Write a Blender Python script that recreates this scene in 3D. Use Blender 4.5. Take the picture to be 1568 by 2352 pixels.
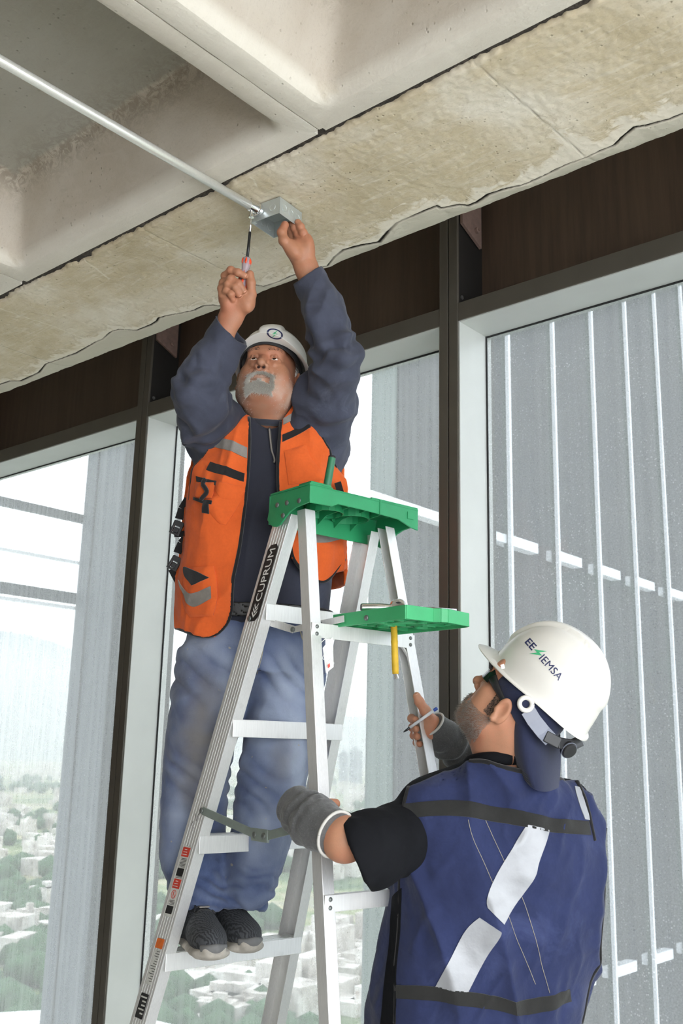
import bpy, bmesh, math, random
import numpy as np
from mathutils import Vector, Matrix

for _o in list(bpy.data.objects):
    bpy.data.objects.remove(_o)
scene = bpy.context.scene
COL = scene.collection

# ------------------------------------------------------------------ camera
FPX, HCAM = 2287.0, 1.5
_yaw, _pit, _rol = [math.radians(a) for a in (40.96, 13.5, 1.38)]
FW = np.array([-math.sin(_yaw) * math.cos(_pit), math.cos(_yaw) * math.cos(_pit), math.sin(_pit)])
_r0 = np.array([math.cos(_yaw), math.sin(_yaw), 0.0])
_u0 = np.cross(_r0, FW)
RT = _r0 * math.cos(_rol) + _u0 * math.sin(_rol)
UP = -_r0 * math.sin(_rol) + _u0 * math.cos(_rol)
CAM = np.array([0.0, 0.0, HCAM])
TOCAM = np.array([math.sin(_yaw), -math.cos(_yaw), 0.0])      # horizontal direction towards the viewer
RIGHT = _r0.copy()
ZUP = np.array([0.0, 0.0, 1.0])
cam_data = bpy.data.cameras.new('camera')
cam = bpy.data.objects.new('camera', cam_data)
COL.objects.link(cam)
cam.matrix_world = Matrix(((RT[0], UP[0], -FW[0], CAM[0]), (RT[1], UP[1], -FW[1], CAM[1]),
                           (RT[2], UP[2], -FW[2], CAM[2]), (0, 0, 0, 1)))
cam_data.sensor_fit = 'VERTICAL'
cam_data.sensor_height = 36.0
cam_data.sensor_width = 24.0
cam_data.lens = FPX / 2352.0 * 36.0
cam_data.clip_end = 20000
cam_data.dof.use_dof = True
cam_data.dof.focus_distance = 2.85
cam_data.dof.aperture_fstop = 9.0
scene.camera = cam

# ------------------------------------------------------------------ sky and exposure
world = bpy.data.worlds.new('overcast_sky')
scene.world = world
world.use_nodes = True
_nt = world.node_tree
_nt.nodes.clear()
_wo = _nt.nodes.new('ShaderNodeOutputWorld')
_bg = _nt.nodes.new('ShaderNodeBackground')
_tc = _nt.nodes.new('ShaderNodeTexCoord')
_mp = _nt.nodes.new('ShaderNodeMapping')
_mp.inputs['Scale'].default_value = (1.6, 1.6, 4.0)
_nz = _nt.nodes.new('ShaderNodeTexNoise')
_nz.inputs['Scale'].default_value = 2.2
_nz.inputs['Detail'].default_value = 6
_cr = _nt.nodes.new('ShaderNodeValToRGB')
_cr.color_ramp.elements[0].position = 0.35
_cr.color_ramp.elements[0].color = (0.78, 0.86, 0.95, 1)
_cr.color_ramp.elements[1].position = 0.62
_cr.color_ramp.elements[1].color = (1.0, 1.0, 1.0, 1)
_nt.links.new(_tc.outputs['Generated'], _mp.inputs['Vector'])
_nt.links.new(_mp.outputs['Vector'], _nz.inputs['Vector'])
_nt.links.new(_nz.outputs['Fac'], _cr.inputs['Fac'])
_nt.links.new(_cr.outputs['Color'], _bg.inputs['Color'])
_nt.links.new(_bg.outputs['Background'], _wo.inputs['Surface'])
_bg.inputs['Strength'].default_value = 2.1
scene.view_settings.view_transform = 'Standard'
scene.view_settings.look = 'None'
scene.view_settings.gamma = 1.0
scene.view_settings.use_curve_mapping = False
scene.view_settings.exposure = 1.7
try:
    scene.cycles.use_denoising = True
    scene.cycles.use_adaptive_sampling = True
    scene.cycles.adaptive_threshold = 0.1; scene.cycles.adaptive_min_samples = 16
    scene.cycles.max_bounces = 8
    scene.cycles.diffuse_bounces = 4
    scene.cycles.volume_bounces = 1
    scene.cycles.transparent_max_bounces = 16
    scene.cycles.sample_clamp_indirect = 6.0
except Exception:
    pass

# ------------------------------------------------------------------ helpers
def ray(x, y):
    return RT * ((x - 784) / FPX) + UP * ((1176 - y) / FPX) + FW

def W(x, y, D):
    """point of the place seen at picture position x, y at optical depth D metres"""
    return CAM + ray(x, y) * D

def on_z(x, y, z):
    d = ray(x, y); return CAM + d * ((z - HCAM) / d[2])

def on_y(x, y, Y):
    d = ray(x, y); return CAM + d * (Y / d[1])

def on_x(x, y, X):
    d = ray(x, y); return CAM + d * (X / d[0])

def project(P):
    q = np.asarray(P, float) - CAM
    z = q @ FW
    return 784 + FPX * (q @ RT) / z, 1176 - FPX * (q @ UP) / z, z

def nrm(v):
    v = np.asarray(v, float); return v / (np.linalg.norm(v) + 1e-12)

ORI = {}

def tag(o, label=None, cat=None, group=None, kind=None):
    if label: o['label'] = label
    if cat: o['category'] = cat
    if group: o['group'] = group
    if kind: o['kind'] = kind
    return o

def empty(name, loc, label=None, cat=None, group=None, kind=None):
    o = bpy.data.objects.new(name, None)
    o.empty_display_size = 0.1
    COL.objects.link(o)
    o.location = [float(v) for v in loc]
    ORI[o.name] = np.array(loc, float)
    return tag(o, label, cat, group, kind)

def obj(name, V, Fc, mat, parent=None, smooth=False, origin=None, bevel=0, sub=0, auto=None, attrs=None, matidx=None):
    """one mesh object from world-space vertices"""
    V = np.asarray(V, float)
    if parent is not None:
        org = ORI[parent.name]
    elif origin is not None:
        org = np.asarray(origin, float)
    else:
        org = np.array([(V[:, 0].min() + V[:, 0].max()) / 2, (V[:, 1].min() + V[:, 1].max()) / 2, V[:, 2].min()])
    me = bpy.data.meshes.new(name)
    Vl = (V - org)
    if isinstance(Fc, np.ndarray):
        n, k = Fc.shape
        me.vertices.add(len(Vl)); me.vertices.foreach_set('co', Vl.astype(np.float32).ravel())
        me.loops.add(n * k); me.loops.foreach_set('vertex_index', Fc.astype(np.int32).ravel())
        me.polygons.add(n)
        me.polygons.foreach_set('loop_start', np.arange(0, n * k, k, dtype=np.int32))
        me.polygons.foreach_set('loop_total', np.full(n, k, dtype=np.int32))
        me.update(calc_edges=True)
    else:
        me.from_pydata([tuple(v) for v in Vl.tolist()], [], [tuple(int(i) for i in f) for f in Fc])
    me.validate(clean_customdata=False)
    if isinstance(mat, (list, tuple)):
        for m in mat: me.materials.append(m)
        if matidx is not None:
            me.polygons.foreach_set('material_index', np.asarray(matidx, dtype=np.int32))
    else:
        me.materials.append(mat)
    if smooth or auto:
        me.polygons.foreach_set('use_smooth', [True] * len(me.polygons))
        if auto:
            try: me.set_sharp_from_angle(angle=math.radians(auto))
            except Exception: pass
    if attrs:
        for k, a in attrs.items():
            at = me.attributes.new(k, 'FLOAT', 'POINT')
            at.data.foreach_set('value', np.asarray(a, np.float32))
    o = bpy.data.objects.new(name, me)
    COL.objects.link(o)
    if parent is not None:
        o.parent = parent
        ORI[o.name] = org
    else:
        o.location = org
        ORI[o.name] = org
    if bevel:
        m = o.modifiers.new('bevel', 'BEVEL'); m.width = bevel; m.segments = 2; m.limit_method = 'ANGLE'
        m.angle_limit = math.radians(40)
    if sub:
        m = o.modifiers.new('sub', 'SUBSURF'); m.levels = sub; m.render_levels = sub
    return o

class MB:
    """collects shapes (world space) for one mesh"""
    def __init__(s): s.V = []; s.F = []; s.M = []; s.n = 0
    def add(s, V, Fc, m=0):
        V = np.asarray(V, float).reshape(-1, 3)
        s.V.append(V)
        for f in Fc: s.F.append([int(i) + s.n for i in f]); s.M.append(m)
        s.n += len(V); return s
    def hexa(s, P, m=0):
        """8 corners: bottom 4 then top 4"""
        return s.add(P, [(0, 3, 2, 1), (4, 5, 6, 7), (0, 1, 5, 4), (1, 2, 6, 5), (2, 3, 7, 6), (3, 0, 4, 7)], m)
    def box(s, lo, hi, m=0, R=None, c=None):
        (x0, y0, z0), (x1, y1, z1) = lo, hi
        P = np.array([(x0, y0, z0), (x1, y0, z0), (x1, y1, z0), (x0, y1, z0), (x0, y0, z1), (x1, y0, z1), (x1, y1, z1), (x0, y1, z1)], float)
        if R is not None: P = P @ np.asarray(R).T
        if c is not None: P = P + np.asarray(c)
        return s.hexa(P, m)
    def obox(s, c, ax, ay, az, m=0):
        """centre and three half vectors"""
        c, ax, ay, az = [np.asarray(v, float) for v in (c, ax, ay, az)]
        P = [c - ax - ay - az, c + ax - ay - az, c + ax + ay - az, c - ax + ay - az, c - ax - ay + az, c + ax - ay + az, c + ax + ay + az, c - ax + ay + az]
        return s.hexa(P, m)
    def bar(s, a, b, w, h, upv=(0, 0, 1), m=0):
        a, b = np.asarray(a, float), np.asarray(b, float)
        d = nrm(b - a); x = nrm(np.cross(d, upv)); z = np.cross(x, d)
        return s.obox((a + b) / 2, (b - a) / 2, x * w / 2, z * h / 2, m)
    def tube(s, pts, rad, n=10, cap=True, m=0, up=None, flat=1.0):
        pts = [np.asarray(p, float) for p in pts]
        if np.isscalar(rad): rad = [rad] * len(pts)
        rings = []
        prev = None
        for i, p in enumerate(pts):
            d = nrm(pts[min(i + 1, len(pts) - 1)] - pts[max(i - 1, 0)])
            if prev is None:
                ref = np.array(up if up is not None else ((0, 0, 1) if abs(d[2]) < .9 else (1, 0, 0)), float)
                x = nrm(np.cross(d, ref))
            else:
                x = nrm(prev - d * (prev @ d))
            prev = x; y = np.cross(d, x)
            a = np.arange(n) * 2 * math.pi / n
            rings.append(p + rad[i] * (np.outer(np.cos(a), x) + flat * np.outer(np.sin(a), y)))
        V = np.concatenate(rings); Fc = []
        for i in range(len(pts) - 1):
            for j in range(n):
                k = (j + 1) % n
                Fc.append((i * n + j, i * n + k, (i + 1) * n + k, (i + 1) * n + j))
        if cap:
            Fc.append(tuple(range(n - 1, -1, -1))); Fc.append(tuple((len(pts) - 1) * n + j for j in range(n)))
        return s.add(V, Fc, m)
    def lathe(s, prof, c, axis=(0, 0, 1), n=24, m=0, cap=True):
        """prof: (radius, height) pairs along axis"""
        d = nrm(axis)
        return s.tube([np.asarray(c, float) + d * h for _, h in prof], [max(r_, 1e-5) for r_, _ in prof], n, cap, m)
    def lathe2(s, prof, c, axis=(0, 0, 1), n=24, m=0):
        d = nrm(axis); ref = np.array((0, 0, 1) if abs(d[2]) < .9 else (1, 0, 0), float)
        x = nrm(np.cross(d, ref)); y = np.cross(d, x); a = np.arange(n) * 2 * math.pi / n
        V = np.concatenate([np.asarray(c, float) + d * h + max(r_, 1e-5) * (np.outer(np.cos(a), x) + np.outer(np.sin(a), y)) for r_, h in prof])
        Fc = []
        for i in range(len(prof) - 1):
            for j in range(n):
                k = (j + 1) % n
                Fc.append((i * n + j, i * n + k, (i + 1) * n + k, (i + 1) * n + j))
        return s.add(V, Fc, m)
    def prism(s, poly, d, m=0):
        """poly: list of 3-D points (planar), d: extrusion vector"""
        P = np.asarray(poly, float); n = len(P)
        V = np.concatenate([P, P + np.asarray(d, float)])
        Fc = [tuple(range(n - 1, -1, -1)), tuple(range(n, 2 * n))] + [(i, (i + 1) % n, n + (i + 1) % n, n + i) for i in range(n)]
        return s.add(V, Fc, m)
    def build(s, name, mat, parent=None, **k):
        V = np.concatenate(s.V)
        if isinstance(mat, (list, tuple)): k['matidx'] = s.M
        o = obj(name, V, s.F, mat, parent, **k)
        me = o.data
        bm = bmesh.new(); bm.from_mesh(me); bmesh.ops.recalc_face_normals(bm, faces=bm.faces); bm.to_mesh(me); bm.free()
        return o

def share(src, name, parent, delta):
    o = src.copy(); o.name = name; COL.objects.link(o)
    o.parent = parent
    o.location = Vector([float(v) for v in delta])
    ORI[o.name] = ORI[src.name]
    return o

# ------------------------------------------------------------------ materials
class NT:
    def __init__(s, name):
        s.m = bpy.data.materials.new(name); s.m.use_nodes = True
        s.t = s.m.node_tree; s.t.nodes.clear()
        s.out = s.n('ShaderNodeOutputMaterial')
    def n(s, typ, **kw):
        x = s.t.nodes.new(typ)
        for k, v in kw.items():
            if k.startswith('i_'):
                key = k[2:].replace('_', ' ')
                if key.isdigit(): key = int(key)
                x.inputs[key].default_value = v
            else: setattr(x, k, v)
        return x
    def l(s, a, b): s.t.links.new(a, b)
    def coord(s, which='Object', scale=(1, 1, 1)):
        tc = s.n('ShaderNodeTexCoord'); mp = s.n('ShaderNodeMapping')
        mp.inputs['Scale'].default_value = scale
        s.l(tc.outputs[which], mp.inputs['Vector']); return mp.outputs['Vector']
    def noise(s, vec, scale, detail=4, rough=.55, dist=0):
        x = s.n('ShaderNodeTexNoise'); s.l(vec, x.inputs['Vector'])
        x.inputs['Scale'].default_value = scale; x.inputs['Detail'].default_value = detail
        x.inputs['Roughness'].default_value = rough; x.inputs['Distortion'].default_value = dist
        return x.outputs['Fac']
    def ramp(s, fac, stops):
        x = s.n('ShaderNodeValToRGB'); cr = x.color_ramp
        while len(cr.elements) > 1: cr.elements.remove(cr.elements[-1])
        for i, (p, c) in enumerate(stops):
            e = cr.elements[0] if i == 0 else cr.elements.new(p)
            e.position = p
            e.color = (c, c, c, 1) if np.isscalar(c) else (*c[:3], 1)
        s.l(fac, x.inputs['Fac']); return x.outputs['Color']
    def mix(s, fac, a, b, mode='MIX'):
        x = s.n('ShaderNodeMix', data_type='RGBA', blend_type=mode)
        for sock, v in ((x.inputs['Factor'], fac), (x.inputs['A'], a), (x.inputs['B'], b)):
            pass
        ins = [i for i in x.inputs if i.enabled]
        for i, v in zip((ins[0], ins[1], ins[2]), (fac, a, b)):
            if hasattr(v, 'links') or hasattr(v, 'is_linked'): s.l(v, i)
            elif np.isscalar(v): i.default_value = v
            else: i.default_value = (*v[:3], 1)
        return [o for o in x.outputs if o.enabled][0]
    def math(s, op, a, b=0.0, c=None):
        x = s.n('ShaderNodeMath', operation=op)
        for i, v in enumerate((a, b) if c is None else (a, b, c)):
            if hasattr(v, 'is_linked'): s.l(v, x.inputs[i])
            else: x.inputs[i].default_value = v
        return x.outputs[0]
    def attr(s, name):
        x = s.n('ShaderNodeAttribute', attribute_name=name); return x.outputs['Fac']
    def bump(s, h, strength=.3, dist=.01, base=None):
        x = s.n('ShaderNodeBump'); x.inputs['Strength'].default_value = strength
        x.inputs['Distance'].default_value = dist; s.l(h, x.inputs['Height'])
        if base is not None: s.l(base, x.inputs['Normal'])
        return x.outputs['Normal']
    def bsdf(s, color, rough=.6, metal=0., normal=None, **kw):
        x = s.n('ShaderNodeBsdfPrincipled')
        for k, v in (('Base Color', color), ('Roughness', rough), ('Metallic', metal)):
            if hasattr(v, 'is_linked'): s.l(v, x.inputs[k])
            elif k == 'Base Color': x.inputs[k].default_value = (*v[:3], 1)
            else: x.inputs[k].default_value = v
        for k, v in kw.items():
            key = k.replace('_', ' ')
            if hasattr(v, 'is_linked'): s.l(v, x.inputs[key])
            else: x.inputs[key].default_value = v
        if normal is not None: s.l(normal, x.inputs['Normal'])
        s.l(x.outputs[0], s.out.inputs['Surface']); return x

def srgb(r, g, b):
    def c(v):
        v /= 255.0
        return v / 12.92 if v <= .04045 else ((v + .055) / 1.055) ** 2.4
    return (c(r), c(g), c(b))

def simple(name, col, rough=.5, metal=0., var=.12, scale=30., bump=.0, bscale=None, bdist=.002, **kw):
    """plain procedural material: base colour with noise variation and fine relief"""
    t = NT(name); v = t.coord()
    n = t.noise(v, scale, 5)
    a = tuple(c * (1 - var) for c in col); b = tuple(min(1, c * (1 + var)) for c in col)
    c = t.ramp(n, [(.3, a), (.7, b)])
    nm = None
    if bump: nm = t.bump(t.noise(v, bscale or scale * 4, 4), bump, bdist)
    t.bsdf(c, rough, metal, nm, **kw); return t.m

def fabric(name, col, var=.2, weave=900, bump=.25, dirt=None, rough=.9, big=9., fold=.0, sheen=.25):
    t = NT(name); v = t.coord()
    n1 = t.noise(v, big, 5, .6, .6); n2 = t.noise(v, 140, 3, .6)
    a = tuple(c * (1 - var) for c in col); b = tuple(min(1, c * (1 + var)) for c in col)
    c = t.ramp(n1, [(.3, a), (.72, b)])
    c = t.mix(t.math('MULTIPLY', n2, .35), c, tuple(x * .55 for x in col))
    if dirt:
        d = t.ramp(t.noise(v, dirt[1], 6, .65, .8), [(dirt[2], 0.), (dirt[2] + .22, dirt[3])])
        c = t.mix(d, c, dirt[0])
    h = t.math('ADD', t.noise(v, weave, 2), t.math('MULTIPLY', n2, .8))
    nm = t.bump(h, bump, .0015)
    if fold:
        nm = t.bump(t.noise(v, 22, 3, .5, .3), fold * .6, .02, nm)
    x = t.bsdf(c, rough, 0., nm)
    x.inputs['Sheen Weight'].default_value = sheen
    x.inputs['Sheen Roughness'].default_value = .5
    x.inputs['Specular IOR Level'].default_value = .2
    return t.m
# ------------------------------------------------------------------ numpy noise
_rs = np.random.RandomState(7)
_PERM = np.concatenate([_rs.permutation(256)] * 3)
_GR = _rs.normal(size=(256, 3)); _GR /= np.linalg.norm(_GR, axis=1)[:, None]

_PERM = _PERM.astype(np.int32); _GR = _GR.astype(np.float32)
def pnoise(P):
    P = np.asarray(P, np.float32); sh = P.shape[:-1]
    X, Y, Z = [np.ascontiguousarray(P[..., i]).ravel() for i in range(3)]
    xi, yi, zi = [np.floor(v_).astype(np.int32) for v_ in (X, Y, Z)]
    fx, fy, fz = X - xi, Y - yi, Z - zi
    u_, v_, w_ = [t_ * t_ * t_ * (t_ * (t_ * 6 - 15) + 10) for t_ in (fx, fy, fz)]
    xi &= 255; yi &= 255; zi &= 255
    res = []
    for dx in (0, 1):
        hx = _PERM[xi + dx]
        for dy in (0, 1):
            hy = _PERM[hx + yi + dy]
            for dz in (0, 1):
                g = _GR[_PERM[hy + zi + dz]]
                res.append(g[:, 0] * (fx - dx) + g[:, 1] * (fy - dy) + g[:, 2] * (fz - dz))
    z0 = [res[2 * i] + w_ * (res[2 * i + 1] - res[2 * i]) for i in range(4)]
    y0, y1 = z0[0] + v_ * (z0[1] - z0[0]), z0[2] + v_ * (z0[3] - z0[2])
    return (y0 + u_ * (y1 - y0)).reshape(sh)

def fbm(P, oct=4):
    a, s, o = 1., 1., 0.
    for i in range(oct):
        o = o + a * pnoise(np.asarray(P) * s + i * 17.3); a *= .5; s *= 2.
    return o

def grid_faces(nx, ny, wrapx=False):
    i = np.arange(nx if wrapx else nx - 1)[:, None]; j = np.arange(ny - 1)[None, :]
    i2 = (i + 1) % nx
    return np.stack([i * ny + j + 0 * i, i2 * ny + j, i2 * ny + j + 1, i * ny + j + 1], -1).reshape(-1, 4)

# ------------------------------------------------------------------ materials of the setting
def m_concrete(name, base, light, dark, beam=False):
    t = NT(name); v = t.coord()
    big = t.noise(v, 2.2, 4, .6, .5)
    c = t.ramp(big, [(.3, dark), (.5, base), (.72, light)])
    med = t.noise(v, 14, 4, .7)
    c = t.mix(t.ramp(med, [(.45, 0.), (.75, .35)]), c, light)
    c = t.mix(t.ramp(t.noise(v, 9, 5, .75, 1.2), [(.2, .3), (.42, 0.)]), c, tuple(x * .62 for x in base))
    pores = t.n('ShaderNodeTexVoronoi'); t.l(v, pores.inputs['Vector']); pores.inputs['Scale'].default_value = 42
    po = t.ramp(pores.outputs['Distance'], [(.0, 1.), (.16, .0)])
    gate = t.ramp(t.noise(v, 6, 3), [(.46, 0.), (.58, 1.)])
    po = t.math('MULTIPLY', po, gate)
    c = t.mix(t.math('MULTIPLY', po, .65), c, tuple(x * .32 for x in base))
    grit = t.noise(v, 150, 3, .75)
    c = t.mix(t.ramp(grit, [(.25, .35), (.45, 0.)]), c, tuple(x * .5 for x in base))
    c = t.mix(t.ramp(grit, [(.58, 0.), (.75, .4)]), c, light)
    vst_ = t.coord('Object', (3., 22., 3.)); trow = t.noise(vst_, 2.2, 4, .7, .8)
    c = t.mix(t.ramp(trow, [(.52, 0.), (.70, .45)]), c, light)
    c = t.mix(t.ramp(trow, [(.26, .35), (.42, 0.)]), c, tuple(x * .66 for x in base))
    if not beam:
        c = t.mix(t.math('MULTIPLY', t.attr('crown'), .75), c, srgb(150, 148, 138))  # recess shade put into the colour: greyer crown, browner web
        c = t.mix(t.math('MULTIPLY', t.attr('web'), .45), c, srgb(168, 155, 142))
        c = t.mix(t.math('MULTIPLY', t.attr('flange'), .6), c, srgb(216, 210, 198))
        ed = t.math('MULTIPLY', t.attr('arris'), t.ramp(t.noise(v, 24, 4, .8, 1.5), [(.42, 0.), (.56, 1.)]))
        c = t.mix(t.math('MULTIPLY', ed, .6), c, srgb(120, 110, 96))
    h = t.math('ADD', t.math('MULTIPLY', med, .7), t.math('MULTIPLY', t.noise(v, 80, 2, .7), .35))
    h = t.math('SUBTRACT', h, po)
    if beam:
        eff = t.attr('eff'); crk = t.attr('crk'); lip = t.attr('lip'); sc = t.attr('scr')
        efn = t.math('ADD', eff, t.math('MULTIPLY', t.math('SUBTRACT', t.noise(v, 11, 6, .65, 1.5), .5), 1.3))
        c = t.mix(t.ramp(efn, [(.45, 0.), (.56, .8)]), c, light)
        rim = t.ramp(efn, [(.34, 0.), (.43, .45), (.46, 0.)])
        c = t.mix(rim, c, tuple(x * .72 for x in base))
        c = t.mix(t.math('MULTIPLY', lip, .6), c, srgb(172, 168, 152))
        c = t.mix(sc, c, srgb(225, 218, 200))
        c = t.mix(t.math('MULTIPLY', crk, 1.25), c, srgb(34, 29, 22))
        h = t.math('SUBTRACT', h, t.math('MULTIPLY', crk, 1.5))
    t.bsdf(c, .93, 0., t.bump(h, .5, .006), Specular_IOR_Level=.15)
    return t.m

M = {}
M['beam'] = m_concrete('beam_concrete', srgb(200, 186, 158), srgb(222, 214, 198), srgb(182, 167, 137), True)
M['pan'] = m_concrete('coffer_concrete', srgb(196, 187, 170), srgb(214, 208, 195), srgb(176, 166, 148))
M['joint'] = simple('joint_rubble', srgb(66, 59, 52), .95, 0, .45, 60, .9, 120, .01)
M['floor'] = simple('floor_concrete', srgb(206, 203, 196), .6, 0, .1, 3, .15, 50)
M['bronze'] = simple('bronze_anodised_frame', srgb(88, 83, 75), .42, .35, .08, 8, .05, 300)
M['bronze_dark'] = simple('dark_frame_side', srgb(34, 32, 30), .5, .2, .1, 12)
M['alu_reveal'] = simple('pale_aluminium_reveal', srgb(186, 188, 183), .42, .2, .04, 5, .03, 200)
M['spandrel'] = None
t = NT('brown_spandrel_panel'); v = t.coord('Object', (14, 1, .9))
c = t.ramp(t.noise(v, 3, 6, .6), [(.3, srgb(66, 53, 43)), (.7, srgb(84, 68, 55))])
t.bsdf(c, .45, 0., None); M['spandrel'] = t.m
M['gasket'] = simple('black_gasket', (.012, .012, .012), .8)
M['plate_steel'] = simple('primed_steel_plate', srgb(135, 112, 102), .55, .3, .15, 40, .2)
M['bolt'] = simple('galvanised_bolt', srgb(150, 150, 148), .35, .9, .1, 60)

# dusty tinted glazing: clear tinted transmission, thin reflection, a film of dust and rain streaks
def m_glass(name, dust0, speck, tint=(.24, .252, .256), stk=.28):
    t = NT(name); v = t.coord()
    vs = t.coord('Object', (26, 26, .55))
    streak = t.ramp(t.noise(vs, 1.6, 5, .6), [(.42, 0.), (.75, 1.)])
    sp = t.n('ShaderNodeTexVoronoi'); t.l(v, sp.inputs['Vector']); sp.inputs['Scale'].default_value = 95
    spk = t.math('MULTIPLY', t.ramp(sp.outputs['Distance'], [(.12, 1.), (.30, 0.)]), t.ramp(t.noise(v, 5, 5, .7), [(.42, 0.), (.68, 1.)]))
    grain = t.ramp(t.noise(v, 190, 3, .7), [(.35, 0.), (.7, 1.)])
    d = t.math('ADD', dust0, t.math('MULTIPLY', streak, dust0 * stk))
    d = t.math('ADD', d, t.math('MULTIPLY', spk, speck))
    d = t.math('ADD', d, t.math('MULTIPLY', grain, speck * .45))
    tr = t.n('ShaderNodeBsdfTransparent'); tr.inputs['Color'].default_value = (*tint, 1)
    tl = t.n('ShaderNodeBsdfTranslucent'); tl.inputs['Color'].default_value = (.82, .84, .85, 1)
    gl = t.n('ShaderNodeBsdfGlossy'); gl.inputs['Roughness'].default_value = .02
    gl.inputs['Color'].default_value = (.9, .96, .95, 1)
    lay = t.n('ShaderNodeLayerWeight'); lay.inputs['Blend'].default_value = .5
    fac = t.math('ADD', .022, t.math('MULTIPLY', t.math('POWER', lay.outputs['Facing'], 5.0), .6))
    m1 = t.n('ShaderNodeMixShader'); t.l(d, m1.inputs[0]); t.l(tr.outputs[0], m1.inputs[1]); t.l(tl.outputs[0], m1.inputs[2])
    m2 = t.n('ShaderNodeMixShader'); t.l(fac, m2.inputs[0]); t.l(m1.outputs[0], m2.inputs[1]); t.l(gl.outputs[0], m2.inputs[2])
    t.l(m2.outputs[0], t.out.inputs['Surface'])
    return t.m
t = NT('clear_glass_face'); _tr = t.n('ShaderNodeBsdfTransparent'); t.l(_tr.outputs[0], t.out.inputs['Surface']); M['glass_clear'] = t.m
M['glass'] = m_glass('dusty_glazing', .09, .045)
M['glass_speck'] = m_glass('rain_spotted_glazing', .085, .09, (.215, .228, .242), .18)

# ------------------------------------------------------------------ ceiling: beam soffit and coffers
ZC = 3.03
GY = 1.645                      # joint between beam and coffer pans
EY = 2.232                      # outer edge of the beam
_crack = []
for sx, sy, sc_, L_ in (
    (0, 700, 3.136, [(-300, 690), (-120, 610), (0, 575), (70, 550), (150, 550), (280, 490), (330, 430), (470, 380), (540, 355), (640, 300), (690, 270), (740, 250), (800, 195), (860, 180), (980, 185), (1080, 150), (1140, 100), (1230, 75)]),
    (360, 420, 3.015, [(0, 960), (30, 935), (170, 905), (260, 885), (320, 855), (390, 850), (440, 855), (560, 770), (640, 722), (690, 712), (740, 720), (830, 690), (900, 660), (970, 630), (1080, 600), (1180, 580)]),
    (768, 0, 1.96, [(0, 1155), (40, 1125), (110, 1108), (200, 1095), (240, 1045), (280, 1005), (380, 960), (460, 930), (480, 940), (560, 925), (600, 930), (640, 915), (690, 880), (760, 855), (860, 830), (940, 795), (1000, 765), (1040, 745), (1130, 710), (1220, 670), (1260, 655), (1300, 615), (1350, 575), (1400, 570), (1450, 555), (1510, 540), (1568, 515), (1700, 470), (1900, 400)])):
    for a, b in L_:
        p = on_z(sx + a / sc_, sy + b / sc_, ZC)
        _crack.append((p[0], p[1]))
_crack.sort()
_crack = np.array([(-9., 2.12)] + _crack + [(3., 2.12)])

def seg_dist(px_, py_, pts):
    d = np.full(px_.shape, 9.)
    for (x0, y0), (x1, y1) in zip(pts[:-1], pts[1:]):
        L2 = (x1 - x0) ** 2 + (y1 - y0) ** 2 + 1e-12
        tt = np.clip(((px_ - x0) * (x1 - x0) + (py_ - y0) * (y1 - y0)) / L2, 0, 1)
        d = np.minimum(d, np.hypot(px_ - x0 - tt * (x1 - x0), py_ - y0 - tt * (y1 - y0)))
    return d

ceiling = empty('ceiling', (-1.8, 1.9, ZC), kind='structure')
tag(ceiling, 'raw concrete waffle ceiling with edge beam')
bx = np.concatenate([np.arange(-8.2, -4.3, .02), np.arange(-4.3, -.55, .0048), np.arange(-.55, 3.2, .02)]); by = np.linspace(0, 1, 132)
BX, BT = np.meshgrid(bx, by, indexing='ij')
edge_n = EY + .010 * fbm(np.stack([bx * 9, bx * 0, bx * 0], -1), 4)
edge_i = GY + .016 + .03 * np.abs(fbm(np.stack([bx * 6, bx * 0 + 5, bx * 0], -1), 5))
BY = edge_i[:, None] + (edge_n - edge_i)[:, None] * BT
yc = np.interp(BX, _crack[:, 0], _crack[:, 1])
cd = seg_dist(BX, BY, _crack)
lip = np.clip((BY - yc) / .012, 0, 1)
prof = np.clip((BY - yc) / np.maximum(EY - yc, .03), 0, 1)
BZ = ZC + .026 * prof ** 2 * lip + .0015 * lip + .0035 * fbm(np.stack([BX * 5, BY * 5, BX * 0], -1), 4) + .002 * pnoise(np.stack([BX * 60, BY * 60, BX * 0], -1))
wid = .0030 + .009 * np.clip(pnoise(np.stack([BX * 3.1, BX * 0 + 3, BX * 0], -1)) + .12, 0, 1)
crk = np.clip(1.3 - cd / np.maximum(wid, .003), 0, 1) * np.clip(1.0 + 1.6 * pnoise(np.stack([BX * 7, BX * 0 + 9, BX * 0], -1)), .5, 1)
BZ += .005 * crk
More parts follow.
